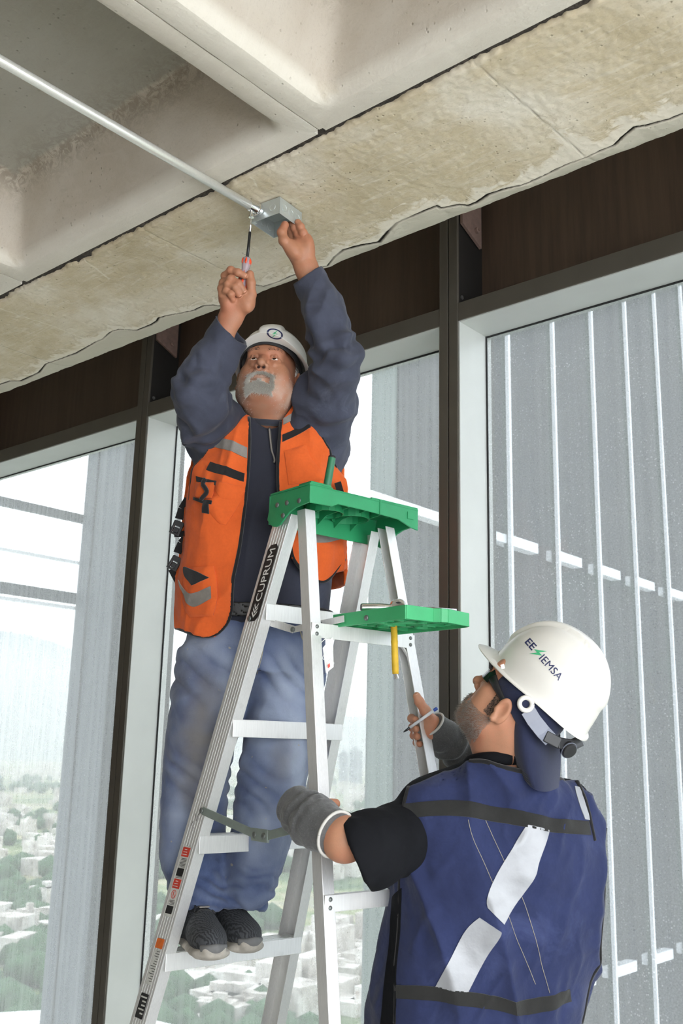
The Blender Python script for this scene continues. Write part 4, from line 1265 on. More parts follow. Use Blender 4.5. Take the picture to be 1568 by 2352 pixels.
def hit(fn0, xy, D0, D1=None, off=0.):
    """points where the sight lines through picture positions xy meet the surface fn = off"""
    fn = lambda P: fn0(P.astype(np.float32))
    xy = np.asarray(xy, float).reshape(-1, 2)
    d = np.stack([ray(x, y) for x, y in xy]); ln = np.linalg.norm(d, axis=1)
    t_ = np.full(len(xy), D0); best = t_.copy(); bv = np.full(len(xy), 9.)
    for i in range(46):
        v_ = fn(CAM + d * t_[:, None]) - off
        b = v_ < bv; best = np.where(b, t_, best); bv = np.minimum(bv, v_)
        t_ = t_ + np.maximum(v_, .0004) * .85 / ln * (np.abs(v_) > .0003)
        if D1 is not None: t_ = np.minimum(t_, D1)
    return CAM + d * best[:, None]

def smooth_path(pts, n):
    """Catmull-Rom through picture-space or 3-D points"""
    P = np.asarray(pts, float); m = len(P)
    s_ = np.concatenate([[0], np.cumsum(np.linalg.norm(np.diff(P, axis=0), axis=1))])
    u_ = np.linspace(0, s_[-1], n); out = []
    for x in u_:
        i = min(max(np.searchsorted(s_, x) - 1, 0), m - 2)
        t_ = (x - s_[i]) / max(s_[i + 1] - s_[i], 1e-9)
        p0, p1, p2, p3 = P[max(i - 1, 0)], P[i], P[i + 1], P[min(i + 2, m - 1)]
        out.append(.5 * ((2 * p1) + (p2 - p0) * t_ + (2 * p0 - 5 * p1 + 4 * p2 - p3) * t_ ** 2 + (3 * p1 - p0 - 3 * p2 + p3) * t_ ** 3))
    return np.array(out)

def patch(fn, L_, R_, off, th, D0, nu=24, nv=10, bulge=0., smoothp=True, puff=None, dispf=None):
    """cloth patch between two picture-space edge lines, laid on surface fn with thickness"""
    a = smooth_path(L_, nu) if smoothp else np.stack([np.interp(np.linspace(0, 1, nu), np.linspace(0, 1, len(L_)), np.asarray(L_, float)[:, i]) for i in (0, 1)], 1)
    b = smooth_path(R_, nu) if smoothp else np.stack([np.interp(np.linspace(0, 1, nu), np.linspace(0, 1, len(R_)), np.asarray(R_, float)[:, i]) for i in (0, 1)], 1)
    w = np.linspace(0, 1, nv)[None, :, None]
    xy = (a[:, None] * (1 - w) + b[:, None] * w)
    P = hit(fn, xy.reshape(-1, 2), D0)
    N = grad(fn, P); N /= np.linalg.norm(N, axis=1)[:, None] + 1e-9
    bl = 0.
    if bulge or puff is not None:
        uu, vv = np.meshgrid(np.linspace(0, 1, nu), np.linspace(0, 1, nv), indexing='ij')
        bl = (bulge * (np.sin(uu * math.pi) * np.sin(vv * math.pi)) ** .6 if bulge else 0) + (puff(uu, vv) if puff is not None else 0)
        bl = bl.ravel()[:, None]
    if dispf is not None: P = P - N * dispf(P)[:, None]
    O = P + N * (off + th + bl); I = P + N * (off - .001)
    V = np.concatenate([O, I]); n = nu * nv
    F1 = grid_faces(nu, nv); F2 = F1[:, ::-1] + n
    rim = [i * nv for i in range(nu)] + [(nu - 1) * nv + j for j in range(1, nv)] + [i * nv + nv - 1 for i in range(nu - 2, -1, -1)] + [j for j in range(nv - 2, 0, -1)]
    rf = [(rim[i], rim[(i + 1) % len(rim)], rim[(i + 1) % len(rim)] + n, rim[i] + n) for i in range(len(rim))]
    return V, np.concatenate([F1, F2, np.array(rf)])

def patch_obj(name, fn, L_, R_, off, th, D0, mat, parent, **k):
    sm = k.pop('smooth', True)
    lab_ = k.pop('label', None)
    V, Fc = patch(fn, L_, R_, off, th, D0, **k)
    o = obj(name, V, Fc, mat, parent, auto=50)
    if lab_: o['label'] = lab_
    return o

def trim_obj(name, fn, line, off, D0, rad, mat, parent, n=40, flat=.6, dispf=None):
    P = hit(fn, smooth_path(line, n), D0, off=off)
    if dispf is not None: P = displace(P, fn, dispf)
    for _ in range(2): P[1:-1] = (P[:-2] + 2 * P[1:-1] + P[2:]) / 4
    mb = MB(); mb.tube(list(P), rad, 8, flat=1.0)
    return mb.build(name, mat, parent, smooth=True)

def polysd(x, y, poly):
    """signed distance to a picture-space polygon, negative inside"""
    poly = np.asarray(poly, float); d = np.full(x.shape, 1e18); ins = np.zeros(x.shape, bool)
    n = len(poly)
    for i in range(n):
        ax_, ay_ = poly[i]; bx_, by_ = poly[(i + 1) % n]
        ex, ey = bx_ - ax_, by_ - ay_
        t_ = np.clip(((x - ax_) * ex + (y - ay_) * ey) / (ex * ex + ey * ey + 1e-9), 0, 1)
        d = np.minimum(d, (x - ax_ - t_ * ex) ** 2 + (y - ay_ - t_ * ey) ** 2)
        c_ = ((ay_ > y) != (by_ > y)) & (x < (bx_ - ax_) * (y - ay_) / (by_ - ay_ + 1e-12) + ax_)
        ins ^= c_
    d = np.sqrt(d); return np.where(ins, -d, d)

def join(parts):
    Vs, Fs, n = [], [], 0
    for V, Q in parts: Vs.append(V); Fs.append(np.asarray(Q) + n); n += len(V)
    return np.concatenate(Vs), np.concatenate(Fs)

def strands(roots, normals, length, rad, rngs, droop=(0, 0, -1), dw=.6, jit=.35, segs=3):
    """fine tapered hair strands, one mesh"""
    n = len(roots); N = normals + rngs.normal(size=(n, 3)) * jit + np.asarray(droop) * dw
    N /= np.linalg.norm(N, axis=1)[:, None]
    L = length * rngs.uniform(.6, 1.25, n)
    bend = rngs.normal(size=(n, 3)) * .25 + np.asarray(droop) * .5
    ref = rngs.normal(size=(n, 3)); X = np.cross(N, ref); X /= np.linalg.norm(X, axis=1)[:, None]; Y = np.cross(N, X)
    rings = []
    for k in range(segs):
        t_ = k / (segs - 1)
        c_ = roots + N * (L * t_)[:, None] + bend * (L * t_ * t_)[:, None]
        r_ = rad * (1 - .75 * t_)
        for a in (0, 2.094, 4.189): rings.append(c_ + r_ * (math.cos(a) * X + math.sin(a) * Y))
    V = np.stack(rings, 1)                       # n, segs*3, 3
    m = segs * 3; base = (np.arange(n) * m)[:, None]
    f = []
    for k in range(segs - 1):
        for j in range(3):
            f.append([k * 3 + j, k * 3 + (j + 1) % 3, (k + 1) * 3 + (j + 1) % 3, (k + 1) * 3 + j])
    Fc = (base[:, None, :] + np.array(f)[None]).reshape(-1, 4)
    return V.reshape(-1, 3), Fc

def skin_mat(name, col, red, rough=.5, hair=(.3, .28, .26)):
    t = NT(name); v = t.coord()
    n = t.noise(v, 28, 5, .6); n2 = t.noise(v, 220, 3, .6)
    c = t.ramp(n, [(.3, tuple(x * .86 for x in col)), (.7, col)])
    c = t.mix(t.ramp(t.noise(v, 14, 4, .6), [(.45, 0.), (.7, .45)]), c, red)
    c = t.mix(t.math('MULTIPLY', n2, .25), c, tuple(x * .6 for x in col))
    c = t.mix(t.attr('stub'), c, hair)
    b = t.n('ShaderNodeTexVoronoi'); t.l(v, b.inputs['Vector']); b.inputs['Scale'].default_value = 420
    h = t.math('ADD', t.math('MULTIPLY', b.outputs['Distance'], .5), t.math('MULTIPLY', n2, .8))
    x = t.bsdf(c, rough, 0., t.bump(h, .22, .0012))
    x.inputs['Subsurface Weight'].default_value = 0.
    x.inputs['Subsurface Radius'].default_value = (.009, .004, .002)
    x.inputs['Subsurface Scale'].default_value = .6
    x.inputs['Specular IOR Level'].default_value = .35
    return t.m
# ------------------------------------------------------------------ materials of the figures
M['skin1'] = skin_mat('tanned_skin', srgb(176, 122, 93), srgb(180, 104, 80), hair=srgb(190, 180, 168))
M['skin2'] = skin_mat('warm_skin', srgb(196, 142, 112), srgb(192, 110, 84), hair=srgb(112, 98, 90))
M['shirt1'] = fabric('faded_navy_jersey', srgb(68, 71, 85), .22, 700, .3, (srgb(116, 120, 134), 7, .56, .5), fold=.18, sheen=.08)
_t = M['shirt1'].node_tree; _b = [n_ for n_ in _t.nodes if n_.type == 'BSDF_PRINCIPLED'][0]; _src = _b.inputs['Base Color'].links[0].from_socket
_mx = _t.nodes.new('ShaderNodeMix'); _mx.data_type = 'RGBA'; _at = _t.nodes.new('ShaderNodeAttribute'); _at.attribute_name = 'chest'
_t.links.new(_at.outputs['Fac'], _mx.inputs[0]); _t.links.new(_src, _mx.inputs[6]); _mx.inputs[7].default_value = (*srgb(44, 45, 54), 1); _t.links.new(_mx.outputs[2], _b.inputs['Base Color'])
M['vest_orange'] = fabric('hi_vis_orange', srgb(216, 96, 42), .12, 900, .2, (srgb(176, 84, 44), 6, .56, .45), fold=.3, sheen=.1)
M['trim_black'] = fabric('black_binding', srgb(32, 31, 32), .2, 900, .3)
M['reflect_grey'] = simple('worn_reflective_tape', srgb(128, 122, 116), .5, .1, .15, 40, .2, 300)
M['belt'] = simple('black_leather_belt', srgb(30, 28, 28), .45, 0, .2, 40, .2)
M['metal_dark'] = simple('dark_metal', srgb(70, 70, 72), .35, .9)
M['white_shell'] = simple('white_helmet_shell', srgb(220, 217, 210), .25, 0, .02, 20)
M['strap_plastic'] = simple('clear_grey_strap', srgb(120, 124, 138), .3, 0, .06, 30)
M['logo_navy'] = simple('navy_print', srgb(44, 50, 92), .4, 0, .03)
M['logo_green'] = simple('green_print', srgb(70, 178, 124), .4, 0, .03)
M['eye_white'] = simple('eye_white', srgb(226, 216, 206), .2, 0, .04)
M['iris'] = simple('brown_iris', srgb(52, 34, 24), .15)
M['beard_grey'] = simple('grey_beard', srgb(230, 225, 216), .7, 0, .28, 260)
M['beard_dark'] = simple('dark_grey_stubble', srgb(78, 68, 62), .85, 0, .3, 300)
M['lip'] = simple('lip', srgb(160, 96, 82), .45, 0, .1, 80)
M['nostril'] = simple('nostril', srgb(40, 20, 16), .9)
M['nail'] = simple('fingernail', srgb(214, 160, 138), .35, 0, .05)
M['knit_dark'] = None
t = NT('dark_grey_knit_upper'); v = t.coord()
wv = t.n('ShaderNodeTexWave'); wv.bands_direction = 'Y'; t.l(v, wv.inputs['Vector']); wv.inputs['Scale'].default_value = 55; wv.inputs['Distortion'].default_value = 9; wv.inputs['Detail'].default_value = 2
c = t.ramp(wv.outputs['Fac'], [(.25, srgb(44, 46, 50)), (.75, srgb(74, 76, 80))])
t.bsdf(c, .85, 0., t.bump(wv.outputs['Fac'], .35, .003)); M['knit_dark'] = t.m
M['sole'] = simple('dirty_pale_sole', srgb(176, 170, 160), .8, 0, .25, 30, .3, 90)
M['toe_cap'] = simple('grey_toe_bumper', srgb(112, 112, 112), .7, 0, .15, 40)
t = NT('blue_denim'); v = t.coord()
n1 = t.noise(v, 8, 5, .6, .5)
c = t.ramp(n1, [(.3, srgb(64, 78, 114)), (.7, srgb(102, 116, 152))])
vv_ = t.coord('Object', (1, 1, .25)); c = t.mix(t.math('MULTIPLY', t.noise(vv_, 420, 3, .7), .4), c, srgb(46, 56, 86))
c = t.mix(t.attr('fade'), c, srgb(172, 182, 200))
c = t.mix(t.attr('mud'), c, srgb(122, 116, 104))
sp_ = t.ramp(t.noise(v, 38, 2, .4), [(.74, 0.), (.77, .7)]); c = t.mix(sp_, c, srgb(170, 160, 136))
h = t.math('ADD', t.noise(v, 900, 2), t.math('MULTIPLY', t.noise(v, 90, 3), .7))
nm = t.bump(t.noise(v, 18, 4, .55, .3), .25, .02, t.bump(h, .4, .0018))
x = t.bsdf(c, .92, 0., nm); x.inputs['Sheen Weight'].default_value = .2; x.inputs['Specular IOR Level'].default_value = .2
M['denim'] = t.m
M['denim_hem'] = fabric('faded_denim_hem', srgb(122, 140, 186), .25, 700, .4)
M['thread'] = simple('pale_thread', srgb(168, 160, 140), .9)

def frame(origin, fwd, upv):
    y = nrm(fwd); z = nrm(np.asarray(upv, float) - y * (np.asarray(upv, float) @ y)); x = np.cross(y, z)
    return np.asarray(origin, float), np.stack([x, y, z])          # rows are local x, y, z
def to_w(fr, p): return fr[0] + np.asarray(p, float) @ fr[1]
def to_l(fr, P): return (P - fr[0]) @ fr[1].T

# ------------------------------------------------------------------ heads
def head_sdf(p):
    s = SDF()
    fat = p.get('fat', 0.)
    s.ell((0, -.012, .032), (.0775, .099, .090))
    s.ell((0, .018, -.032), (.066 + fat, .070, .082), k=.03)
    for sg in (-1, 1):
        s.chain([(sg * (.058 + fat), -.012, -.035), (sg * (.054 + fat), .004, -.072), (sg * .024, .058, -.103)], [.022, .021, .018], k=.03)
        s.ell((sg * .043, .053, -.020), (.023, .020, .018), k=.022)
        s.ell((sg * (.046 + fat), .040, -.055), (.022, .026, .028), k=.03)
    s.ell((0, .066, -.103), (.026, .021, .018), k=.02)
    s.cap((-.036, .076, .019), (.036, .076, .019), .013, k=.016)
    s.ell((0, .078, .05), (.052, .022, .04), k=.03)
    for sg in (-1, 1):
        s.ell((sg * .031, .0935, .000), (.0175, .0145, .0105), k=.012, op='s')
        # upper lid, lower lid and bag
        s.chain([(sg * .0150, .0805, -.001), (sg * .0235, .0875, .0065), (sg * .034, .0872, .0072), (sg * .046, .0765, -.002)], [.0026, .0032, .0032, .0026], k=.005)
        s.chain([(sg * .0155, .0800, -.002), (sg * .025, .0845, -.0095), (sg * .036, .0835, -.0095), (sg * .046, .0765, -.003)], [.0022, .0030, .0032, .0024], k=.005)
        s.chain([(sg * .018, .082, -.014), (sg * .032, .083, -.020), (sg * .046, .074, -.014)], [.003, .004, .003], k=.008)
    s.chain([(0, .085, .008), (0, .096, -.014), (0, .108, -.034)], [.0085, .0095, .0128], k=.012)
    for sg in (-1, 1):
        s.ell((sg * .0135, .0935, -.038), (.0088, .0115, .0085), k=.006)
    for sg in (-1, 1):
        s.ell((sg * .0078, .1010, -.0480), (.0052, .0072, .0078), k=.002, op='s')
    # muzzle and lips
    s.ell((0, .067, -.070), (.034, .022, .028), k=.02)
    s.chain([(-.026, .073, -.074), (-.011, .0865, -.0695), (0, .0885, -.0710), (.011, .0865, -.0695), (.026, .073, -.074)], [.003, .0052, .0050, .0052, .003], k=.005)
    s.chain([(-.022, .075, -.079), (-.008, .0855, -.0838), (.008, .0855, -.0838), (.022, .075, -.079)], [.0035, .0062, .0062, .0035], k=.005)
    s.chain([(-.029, .0765, -.0765), (-.010, .0915, -.0758), (.010, .0915, -.0758), (.029, .0765, -.0765)], [.0016, .0022, .0022, .0016], k=.003, op='s')
    for sg in (-1, 1):     # smile folds
        s.chain([(sg * .020, .090, -.036), (sg * .034, .080, -.052), (sg * .040, .072, -.074)], [.0016, .002, .0012], k=.006, op='s')
    # ears
    for sg in (-1, 1):
        c = np.array([sg * .0815, -.012, -.008])
        o = np.array([sg * 1., -.25, 0]); o /= np.linalg.norm(o)
        s.ell(c + o * .006, (.0085, .0185, .031), np.stack([o, nrm(np.cross((0, .15, 1), o)), nrm((0, -.15, 1))]), k=.008)
        s.ell(c + o * .014 + np.array([0, .002, .003]), (.0065, .011, .019), k=.006, op='s')
        s.cap(c + o * .010 + np.array([0, .004, -.028]), c + o * .008 + np.array([0, .006, -.024]), .0075, .007, k=.006)
        s.ell(c + o * .010 + np.array([0, .015, -.006]), (.004, .004, .006), k=.004)
    # neck
    n0, n1 = np.asarray(p['neck0'], float), np.asarray(p['neck1'], float)
    s.cap(n0, n1, p['nr0'], p['nr1'], k=.03)
    for q in p.get('extra', []): q(s)
    return s

def head_mesh(fr, p, res=.0016):
    s = head_sdf(p)
    return (lambda P: s(to_l(fr, P))), s

# ------------------------------------------------------------------ hard hats
def hat_shell(prm):
    """grid of (azimuth, section) -> local points of a hard hat shell; azimuth 0 = front"""
    na = 144
    az = np.arange(na) * 2 * math.pi / na
    ca, sa = np.cos(az), np.sin(az)                   # ca: forward, sa: to the right
    rx, ry, hz = prm.get('rx', .108), prm.get('ry', .130), prm.get('hz', .128)
    out = []
    ph = np.concatenate([np.linspace(90, 6, 26)])
    def rad(phi):
        c_ = np.cos(np.radians(phi)) ** .86; s_ = np.sin(np.radians(phi)) ** 1.0
        return c_, s_
    ring = lambda c_, z, g=0: np.stack([(rx + g) * c_ * sa, (ry + g) * c_ * ca, np.full(na, z)], 1)
    rows = []
    for phi in ph:
        c_, s_ = rad(phi); r_ = ring(c_, hz * s_)
        # centre ridge: raised band over the crown, front to back
        x = r_[:, 0]; w = np.clip(1 - (np.abs(x) / .034) ** 10, 0, 1) * np.clip((phi - 12) / 8, 0, 1)
        nv = np.stack([x / rx ** 2, r_[:, 1] / ry ** 2, r_[:, 2] / hz ** 2], 1); nv /= np.linalg.norm(nv, axis=1)[:, None] + 1e-9
        r_ = r_ + nv * (w * .0085)[:, None]
        # side swage line
        sw = np.exp(-((phi - 26) / 3.) ** 2) * np.clip((np.abs(sa) - .2) / .3, 0, 1)
        r_ = r_ + nv * (sw * .0022)[:, None]
        rows.append(r_)
    # skirt and flared rim: a peak in front, a rain gutter round the sides
    fr_ = np.clip(ca, 0, 1) ** 3.0
    bill = prm.get('bill', .045)
    drop = prm.get('drop', .012)
    back = np.clip(-ca, 0, 1) ** 2
    for k, (g, z) in enumerate(((.0005, .0), (.001, -.008), (.003, -.016), (.008, -.0185), (.0105, -.020), (.0105, -.0225))):
        b = fr_ * bill * (0, .03, .25, .72, 1., 1.)[k]
        zz = z * (1 + .9 * back + 0 * fr_) - drop * fr_ * (0, 0, .1, .5, 1., 1.)[k] + fr_ * .012 * (0, 1, 1, 1, .8, .8)[k] + .018 * np.clip(1 - np.abs(ca) / .75, 0, 1) * (0, .5, 1, 1, 1, 1)[k] * prm.get('arch', .6)
        rows.append(np.stack([(rx + g) * sa * (1 + .0 * b), (ry + g) * ca + b, zz], 1))
    # inside
    last = rows[-1]
    inn = last.copy(); inn[:, 0] *= .965; inn[:, 1] = np.where(inn[:, 1] > ry, ry + (inn[:, 1] - ry) * .9, inn[:, 1] * .965); rows.append(inn)
    rows.append(np.stack([(rx - .004) * sa, (ry - .004) * ca, rows[-1][:, 2] + .008], 1))
    for phi in (14, 35, 60, 80):
        c_, s_ = rad(phi); rows.append(np.stack([(rx - .005) * c_ * sa, (ry - .005) * c_ * ca, np.full(na, (hz - .005) * s_)], 1))
    V = np.stack(rows, 1)                                # na, nr, 3
    return V.reshape(-1, 3), grid_faces(na, V.shape[1], True)

def hat_surface_fn(prm):
    rx, ry, hz = prm.get('rx', .108) + .0005, prm.get('ry', .130) + .0005, prm.get('hz', .128) + .0005
    def f(q):
        # same super-ellipsoid profile as the shell
        c_ = np.sqrt((q[:, 0] / rx) ** 2 + (q[:, 1] / ry) ** 2); s_ = np.clip(q[:, 2] / hz, 1e-4, None)
        k = np.sqrt(np.clip(c_, 1e-6, None) ** (2 / .86) + s_ ** 2)
        return (k - 1) * np.sqrt((q * q).sum(1)) / np.maximum(k, 1e-4)
    return f

from mathutils.bvhtree import BVHTree
def decal(V2, F_, shell_o, centre, ex, ey, dr, off=.0006):
    """lay flat lettering on a curved shell along the direction dr"""
    me = shell_o.data; org = ORI[shell_o.name]
    bv_ = BVHTree.FromPolygons([v_.co + Vector(org) for v_ in me.vertices], [list(p.vertices) for p in me.polygons])
    out = []
    for a, b, *_ in V2:
        p = centre + ex * a + ey * b - dr * .15
        loc, nr, i_, d_ = bv_.ray_cast(Vector(p), Vector(dr))
        if loc is None:
            loc = Vector(centre + ex * a + ey * b)
            nr = Vector(-dr)
        nr = np.array(nr); nr = nr if nr @ dr < 0 else -nr
        out.append(np.array(loc) + nr * off - dr * .0004)
    return np.array(out)

def bolt_poly(w=1., h=1.):
    return np.array([(.34, .5), (-.34, -.06), (-.04, -.06), (-.34, -.5), (.34, .06), (.04, .06)]) * np.array([w, h])

def refine(V, Fc, cuts=3):
    bm = bmesh.new(); vs = [bm.verts.new((p[0], p[1], 0)) for p in V]
    for f in Fc:
        try: bm.faces.new([vs[i] for i in f])
        except ValueError: pass
    bmesh.ops.remove_doubles(bm, verts=bm.verts[:], dist=1e-5)
    bmesh.ops.triangulate(bm, faces=bm.faces[:]); bmesh.ops.subdivide_edges(bm, edges=bm.edges[:], cuts=cuts, use_grid_fill=True)
    bmesh.ops.triangulate(bm, faces=bm.faces[:]); bm.verts.index_update()
    V = np.array([v_.co[:] for v_ in bm.verts]); Fc = [[v_.index for v_ in f.verts] for f in bm.faces]; bm.free(); return V, Fc

def tri_fan(poly):
    """dense triangulated flat polygon via bmesh"""
    bm = bmesh.new(); vs = [bm.verts.new((x, y, 0)) for x, y in poly]; bm.faces.new(vs)
    bmesh.ops.triangulate(bm, faces=bm.faces[:]); bmesh.ops.subdivide_edges(bm, edges=bm.edges[:], cuts=2, use_grid_fill=True)
    bmesh.ops.triangulate(bm, faces=bm.faces[:])
    bm.verts.index_update(); V = np.array([v_.co[:] for v_ in bm.verts]); Fc = [[v_.index for v_ in f.verts] for f in bm.faces]; bm.free(); return V, Fc

# ------------------------------------------------------------------ hands
def finger(s, pts, r0, r1, k=.005):
    n = len(pts)
    s.chain(pts, [r0 + (r1 - r0) * i / (n - 1) for i in range(n)], k=.004, k0=k)
    for p_, i in zip(pts[1:-1], range(1, n - 1)):         # knuckle swelling
        s.ell(p_, np.full(3, (r0 + (r1 - r0) * i / (n - 1)) * 1.07), k=.004)
def nail(mb, tip, prev, out, r_):
    """small nail plate near a fingertip, facing `out`"""
    d = nrm(np.asarray(tip) - np.asarray(prev)); o = nrm(out - d * (out @ d)); x = np.cross(d, o)
    c_ = np.asarray(tip) + d * r_ * .15 + o * r_ * .86
    P, n_ = [], 6
    for i in range(n_):
        for j in range(5):
            u_ = (i / (n_ - 1) - .5) * 1.5; w = (j / 4 - .5) * 1.5
            P.append(c_ + d * u_ * r_ * .7 + x * math.sin(w) * r_ * .72 + o * (math.cos(w) - 1) * r_ * .75)
    V = np.array(P); V2 = V - o * .0012
    Fc = [tuple(f) for f in grid_faces(n_, 5)] + [tuple(f[::-1] + 30) for f in grid_faces(n_, 5)]
    rim = [0, 5, 10, 15, 20, 25, 26, 27, 28, 29, 24, 19, 14, 9, 4, 3, 2, 1]
    Fc += [(rim[i], rim[(i + 1) % 18], rim[(i + 1) % 18] + 30, rim[i] + 30) for i in range(18)]
    mb.add(np.concatenate([V, V2]), Fc)
# ------------------------------------------------------------------ the man on the ladder
M['collar_dark'] = fabric('dark_collar_jersey', srgb(50, 51, 60), .2, 700, .3)
def folds(freq, amp, run, stretch=.8, seed=0., warp=.25):
    run = nrm(run)
    def f(P):
        q = P - np.outer(P @ run, run) * stretch
        q = q * freq + seed
        w = np.stack([pnoise(q * .7 + 11), pnoise(q * .7 + 23), pnoise(q * .7 + 37)], 1) * warp * 2
        n = pnoise(q + w); n2 = pnoise(q * .9 + w * .6 + 51.)
        rdg = np.clip(1 - 3.2 * np.abs(n), 0, 1) ** 1.6 * np.clip(.75 + 2.2 * n2, 0, 1)
        return amp * (.22 - rdg) + amp * .45 * pnoise(P * freq * .8 + seed) + amp * .2 * pnoise(P * freq * 2.6 + seed)
    return f

p1feet = LW(-.1, -.42, .965)
man1 = empty('person', p1feet, 'worker in an orange safety vest standing on the ladder and fixing the box overhead', 'person')
T1 = lambda x, y, D: W(x, y, D)

# torso volume shared by shirt and vest
tor = SDF()
tn = [(T1(590, 1500, 2.965), .205, .135), (T1(592, 1420, 2.965), .212, .145), (T1(598, 1310, 2.975), .215, .160), (T1(603, 1200, 2.99), .213, .155), (T1(610, 1090, 3.015), .208, .140), (T1(614, 1020, 3.03), .180, .120), (T1(618, 975, 3.035), .120, .095), (T1(620, 948, 3.035), .075, .08)]
B1X = nrm(RIGHT - TOCAM * .10); B1Y = nrm(TOCAM + RIGHT * .10)
tor.loft(tn, B1X, B1Y, ex=2.25)
for x_, sg in ((518, -1), (722, 1)):
    tor.ell(T1(x_, 1005, 3.03), (.085, .085, .07), k=.06)

shirt = SDF()
shirt.fn(tor)
shirt.lo, shirt.hi = tor.lo.copy(), tor.hi.copy()
AR = [T1(520, 1012, 3.02), T1(474, 960, 2.90), T1(455, 908, 2.805), T1(490, 830, 2.812), T1(524, 770, 2.815)]
AL = [T1(716, 1005, 3.03), T1(752, 930, 2.95), T1(774, 832, 2.862), T1(746, 728, 2.872), T1(711, 644, 2.882)]
RRs = [.088, .078, .070, .062, .050]; RLs = [.098, .084, .066, .057, .044]
shirt.chain(AR, RRs, k=.03, k0=.07); shirt.chain(AL, RLs, k=.03, k0=.07)
dR = nrm(AR[4] - AR[3]); dL = nrm(AL[4] - AL[3])
shirt.chain([AR[3], AR[4] + dR * .06], [.060, .060], k=.01); shirt.chain([AL[3], AL[4] + dL * .06], [.056, .0475], k=.01)
def fold_arm(P):
    out = np.zeros(len(P))
    for A_, rs_, sd in ((AR, RRs, 0.), (AL, RLs, 7.)):
        e, w, m = A_[2], A_[4], A_[0]
        ax = nrm(w - e); u_ = (P - e) @ ax
        dd = np.linalg.norm(P - e - np.outer(np.clip(u_, 0, .4), ax), axis=1)
        near = np.clip(1.6 - dd / .08, 0, 1) * np.clip((u_ + .03) / .05, 0, 1)
        q = P * 9 + sd
        ph = u_ * 95 + 6 * pnoise(q) + 3 * pnoise(P * 22 + sd)
        bunch = np.exp(-((u_ - .03) / .06) ** 2) + .8 * np.clip((u_ - .12) / .08, 0, 1)
        out += near * .0075 * np.sin(ph) * bunch
        ax2 = nrm(e - m); u2 = (P - m) @ ax2; d2 = np.linalg.norm(P - m - np.outer(np.clip(u2, 0, .3), ax2), axis=1)
        near2 = np.clip(1.5 - d2 / .10, 0, 1) * np.clip((u2) / .06, 0, 1)
        out += near2 * .0075 * np.sin(u2 * 70 + 7 * pnoise(q + 3))
    cf = np.clip(np.minimum(np.linalg.norm(P - T1(531, 764, 2.812), axis=1), np.linalg.norm(P - AL[4], axis=1)) / .05 - 1.0, .15, 1)
    return out * cf
fs_ = folds(10., .021, ZUP + RIGHT * .15, .75, 3.)
shirt_disp = lambda P: fold_arm(P) * 1.25 + fs_(P) * (.4 + .6 * np.clip(tor(P.astype(np.float32)) / .02, 0, 1)) * np.clip(np.minimum(np.linalg.norm(P - T1(531, 764, 2.812), axis=1), np.linalg.norm(P - AL[4], axis=1)) / .05 - .8, .15, 1)
# open cuffs and neck hole, cut at the waist
for c_, d_, r_, ax_ in ((T1(532, 759, 2.812), nrm(RIGHT * .757 + ZUP * .652 + TOCAM * .42), .0530, dR), (T1(705, 631, 2.882), nrm(-RIGHT * .6 + ZUP * .8 + TOCAM * .42), .0415, dL)):
    shirt.cap(c_ - ax_ * .055, c_ + ax_ * .12, r_ * .80, r_ * 1.10, k=.004, op='s')
    cc = c_
    shirt.fn(lambda P, cc=cc, d_=d_: np.where(np.linalg.norm(P - cc, axis=1) < .16, (P - cc) @ d_ + .003 * pnoise(P * 30), -1.) , k=.002, op='i')
shirt.cap(T1(622, 985, 2.99), T1(616, 925, 2.96), .050, .085, k=.01, op='s')
zw = T1(590, 1440, 2.965)[2]
shirt.fn(lambda P: zw - P[:, 2], k=.01, op='i')
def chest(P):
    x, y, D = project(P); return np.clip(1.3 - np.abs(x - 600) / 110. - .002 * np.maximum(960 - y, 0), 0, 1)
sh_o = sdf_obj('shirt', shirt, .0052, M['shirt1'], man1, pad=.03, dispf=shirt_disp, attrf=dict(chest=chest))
sh_o['label'] = 'faded navy long sleeved shirt'
# quarter zip and its cord
zl_ = [(617, 968), (619, 985), (622, 1010), (624, 1030)]
z_o = trim_obj('zip', shirt, zl_, .002, 2.6, .0035, M['trim_black'], sh_o, 14, dispf=shirt_disp)
trim_obj('zip_cord', shirt, [(618, 985), (621, 1010), (624, 1035), (632, 1058), (629, 1062)], .005, 2.6, .0028, M['reflect_grey'], sh_o, 16, dispf=shirt_disp)
# stand collar
col_c = []
for a in np.linspace(-2.5, 2.5, 26):
    c_ = T1(619, 966, 3.02) + B1X * .090 * math.sin(a) + B1Y * (.088 * math.cos(a)) + ZUP * (.004 - .040 * math.cos(a))
    col_c.append(c_)
mb = MB(); mb.tube(col_c, .010, 8, flat=1.0); mb.build('collar', M['collar_dark'], sh_o, smooth=True)

# ---- vest
fv1 = folds(8., .019, ZUP, .80, 5.); fv2 = folds(13., .006, ZUP + RIGHT * .3, .6, 15.)
fv = lambda P: fv1(P) + fv2(P) - .005
tv = tor
PL = [(503, 938), (530, 938), (574, 958), (574, 1010), (569, 1100), (551, 1250), (536, 1330), (531, 1400), (522, 1432), (494, 1463), (470, 1463), (408, 1441), (400, 1410), (412, 1330), (424, 1230), (432, 1140), (446, 1090), (470, 1050), (490, 1000)]
PR = [(694, 930), (738, 1010), (768, 1080), (800, 1140), (808, 1250), (800, 1290), (752, 1327), (735, 1340), (690, 1312), (668, 1282), (664, 1230), (640, 1150), (637, 1100), (641, 1000), (648, 965), (668, 940)]
midD = lambda P: (P - T1(605, 1200, 2.99)) @ B1Y           # >0 towards the viewer
zb_ = T1(440, 1330, 2.95)[2]; zt_ = T1(618, 945, 3.03)[2]
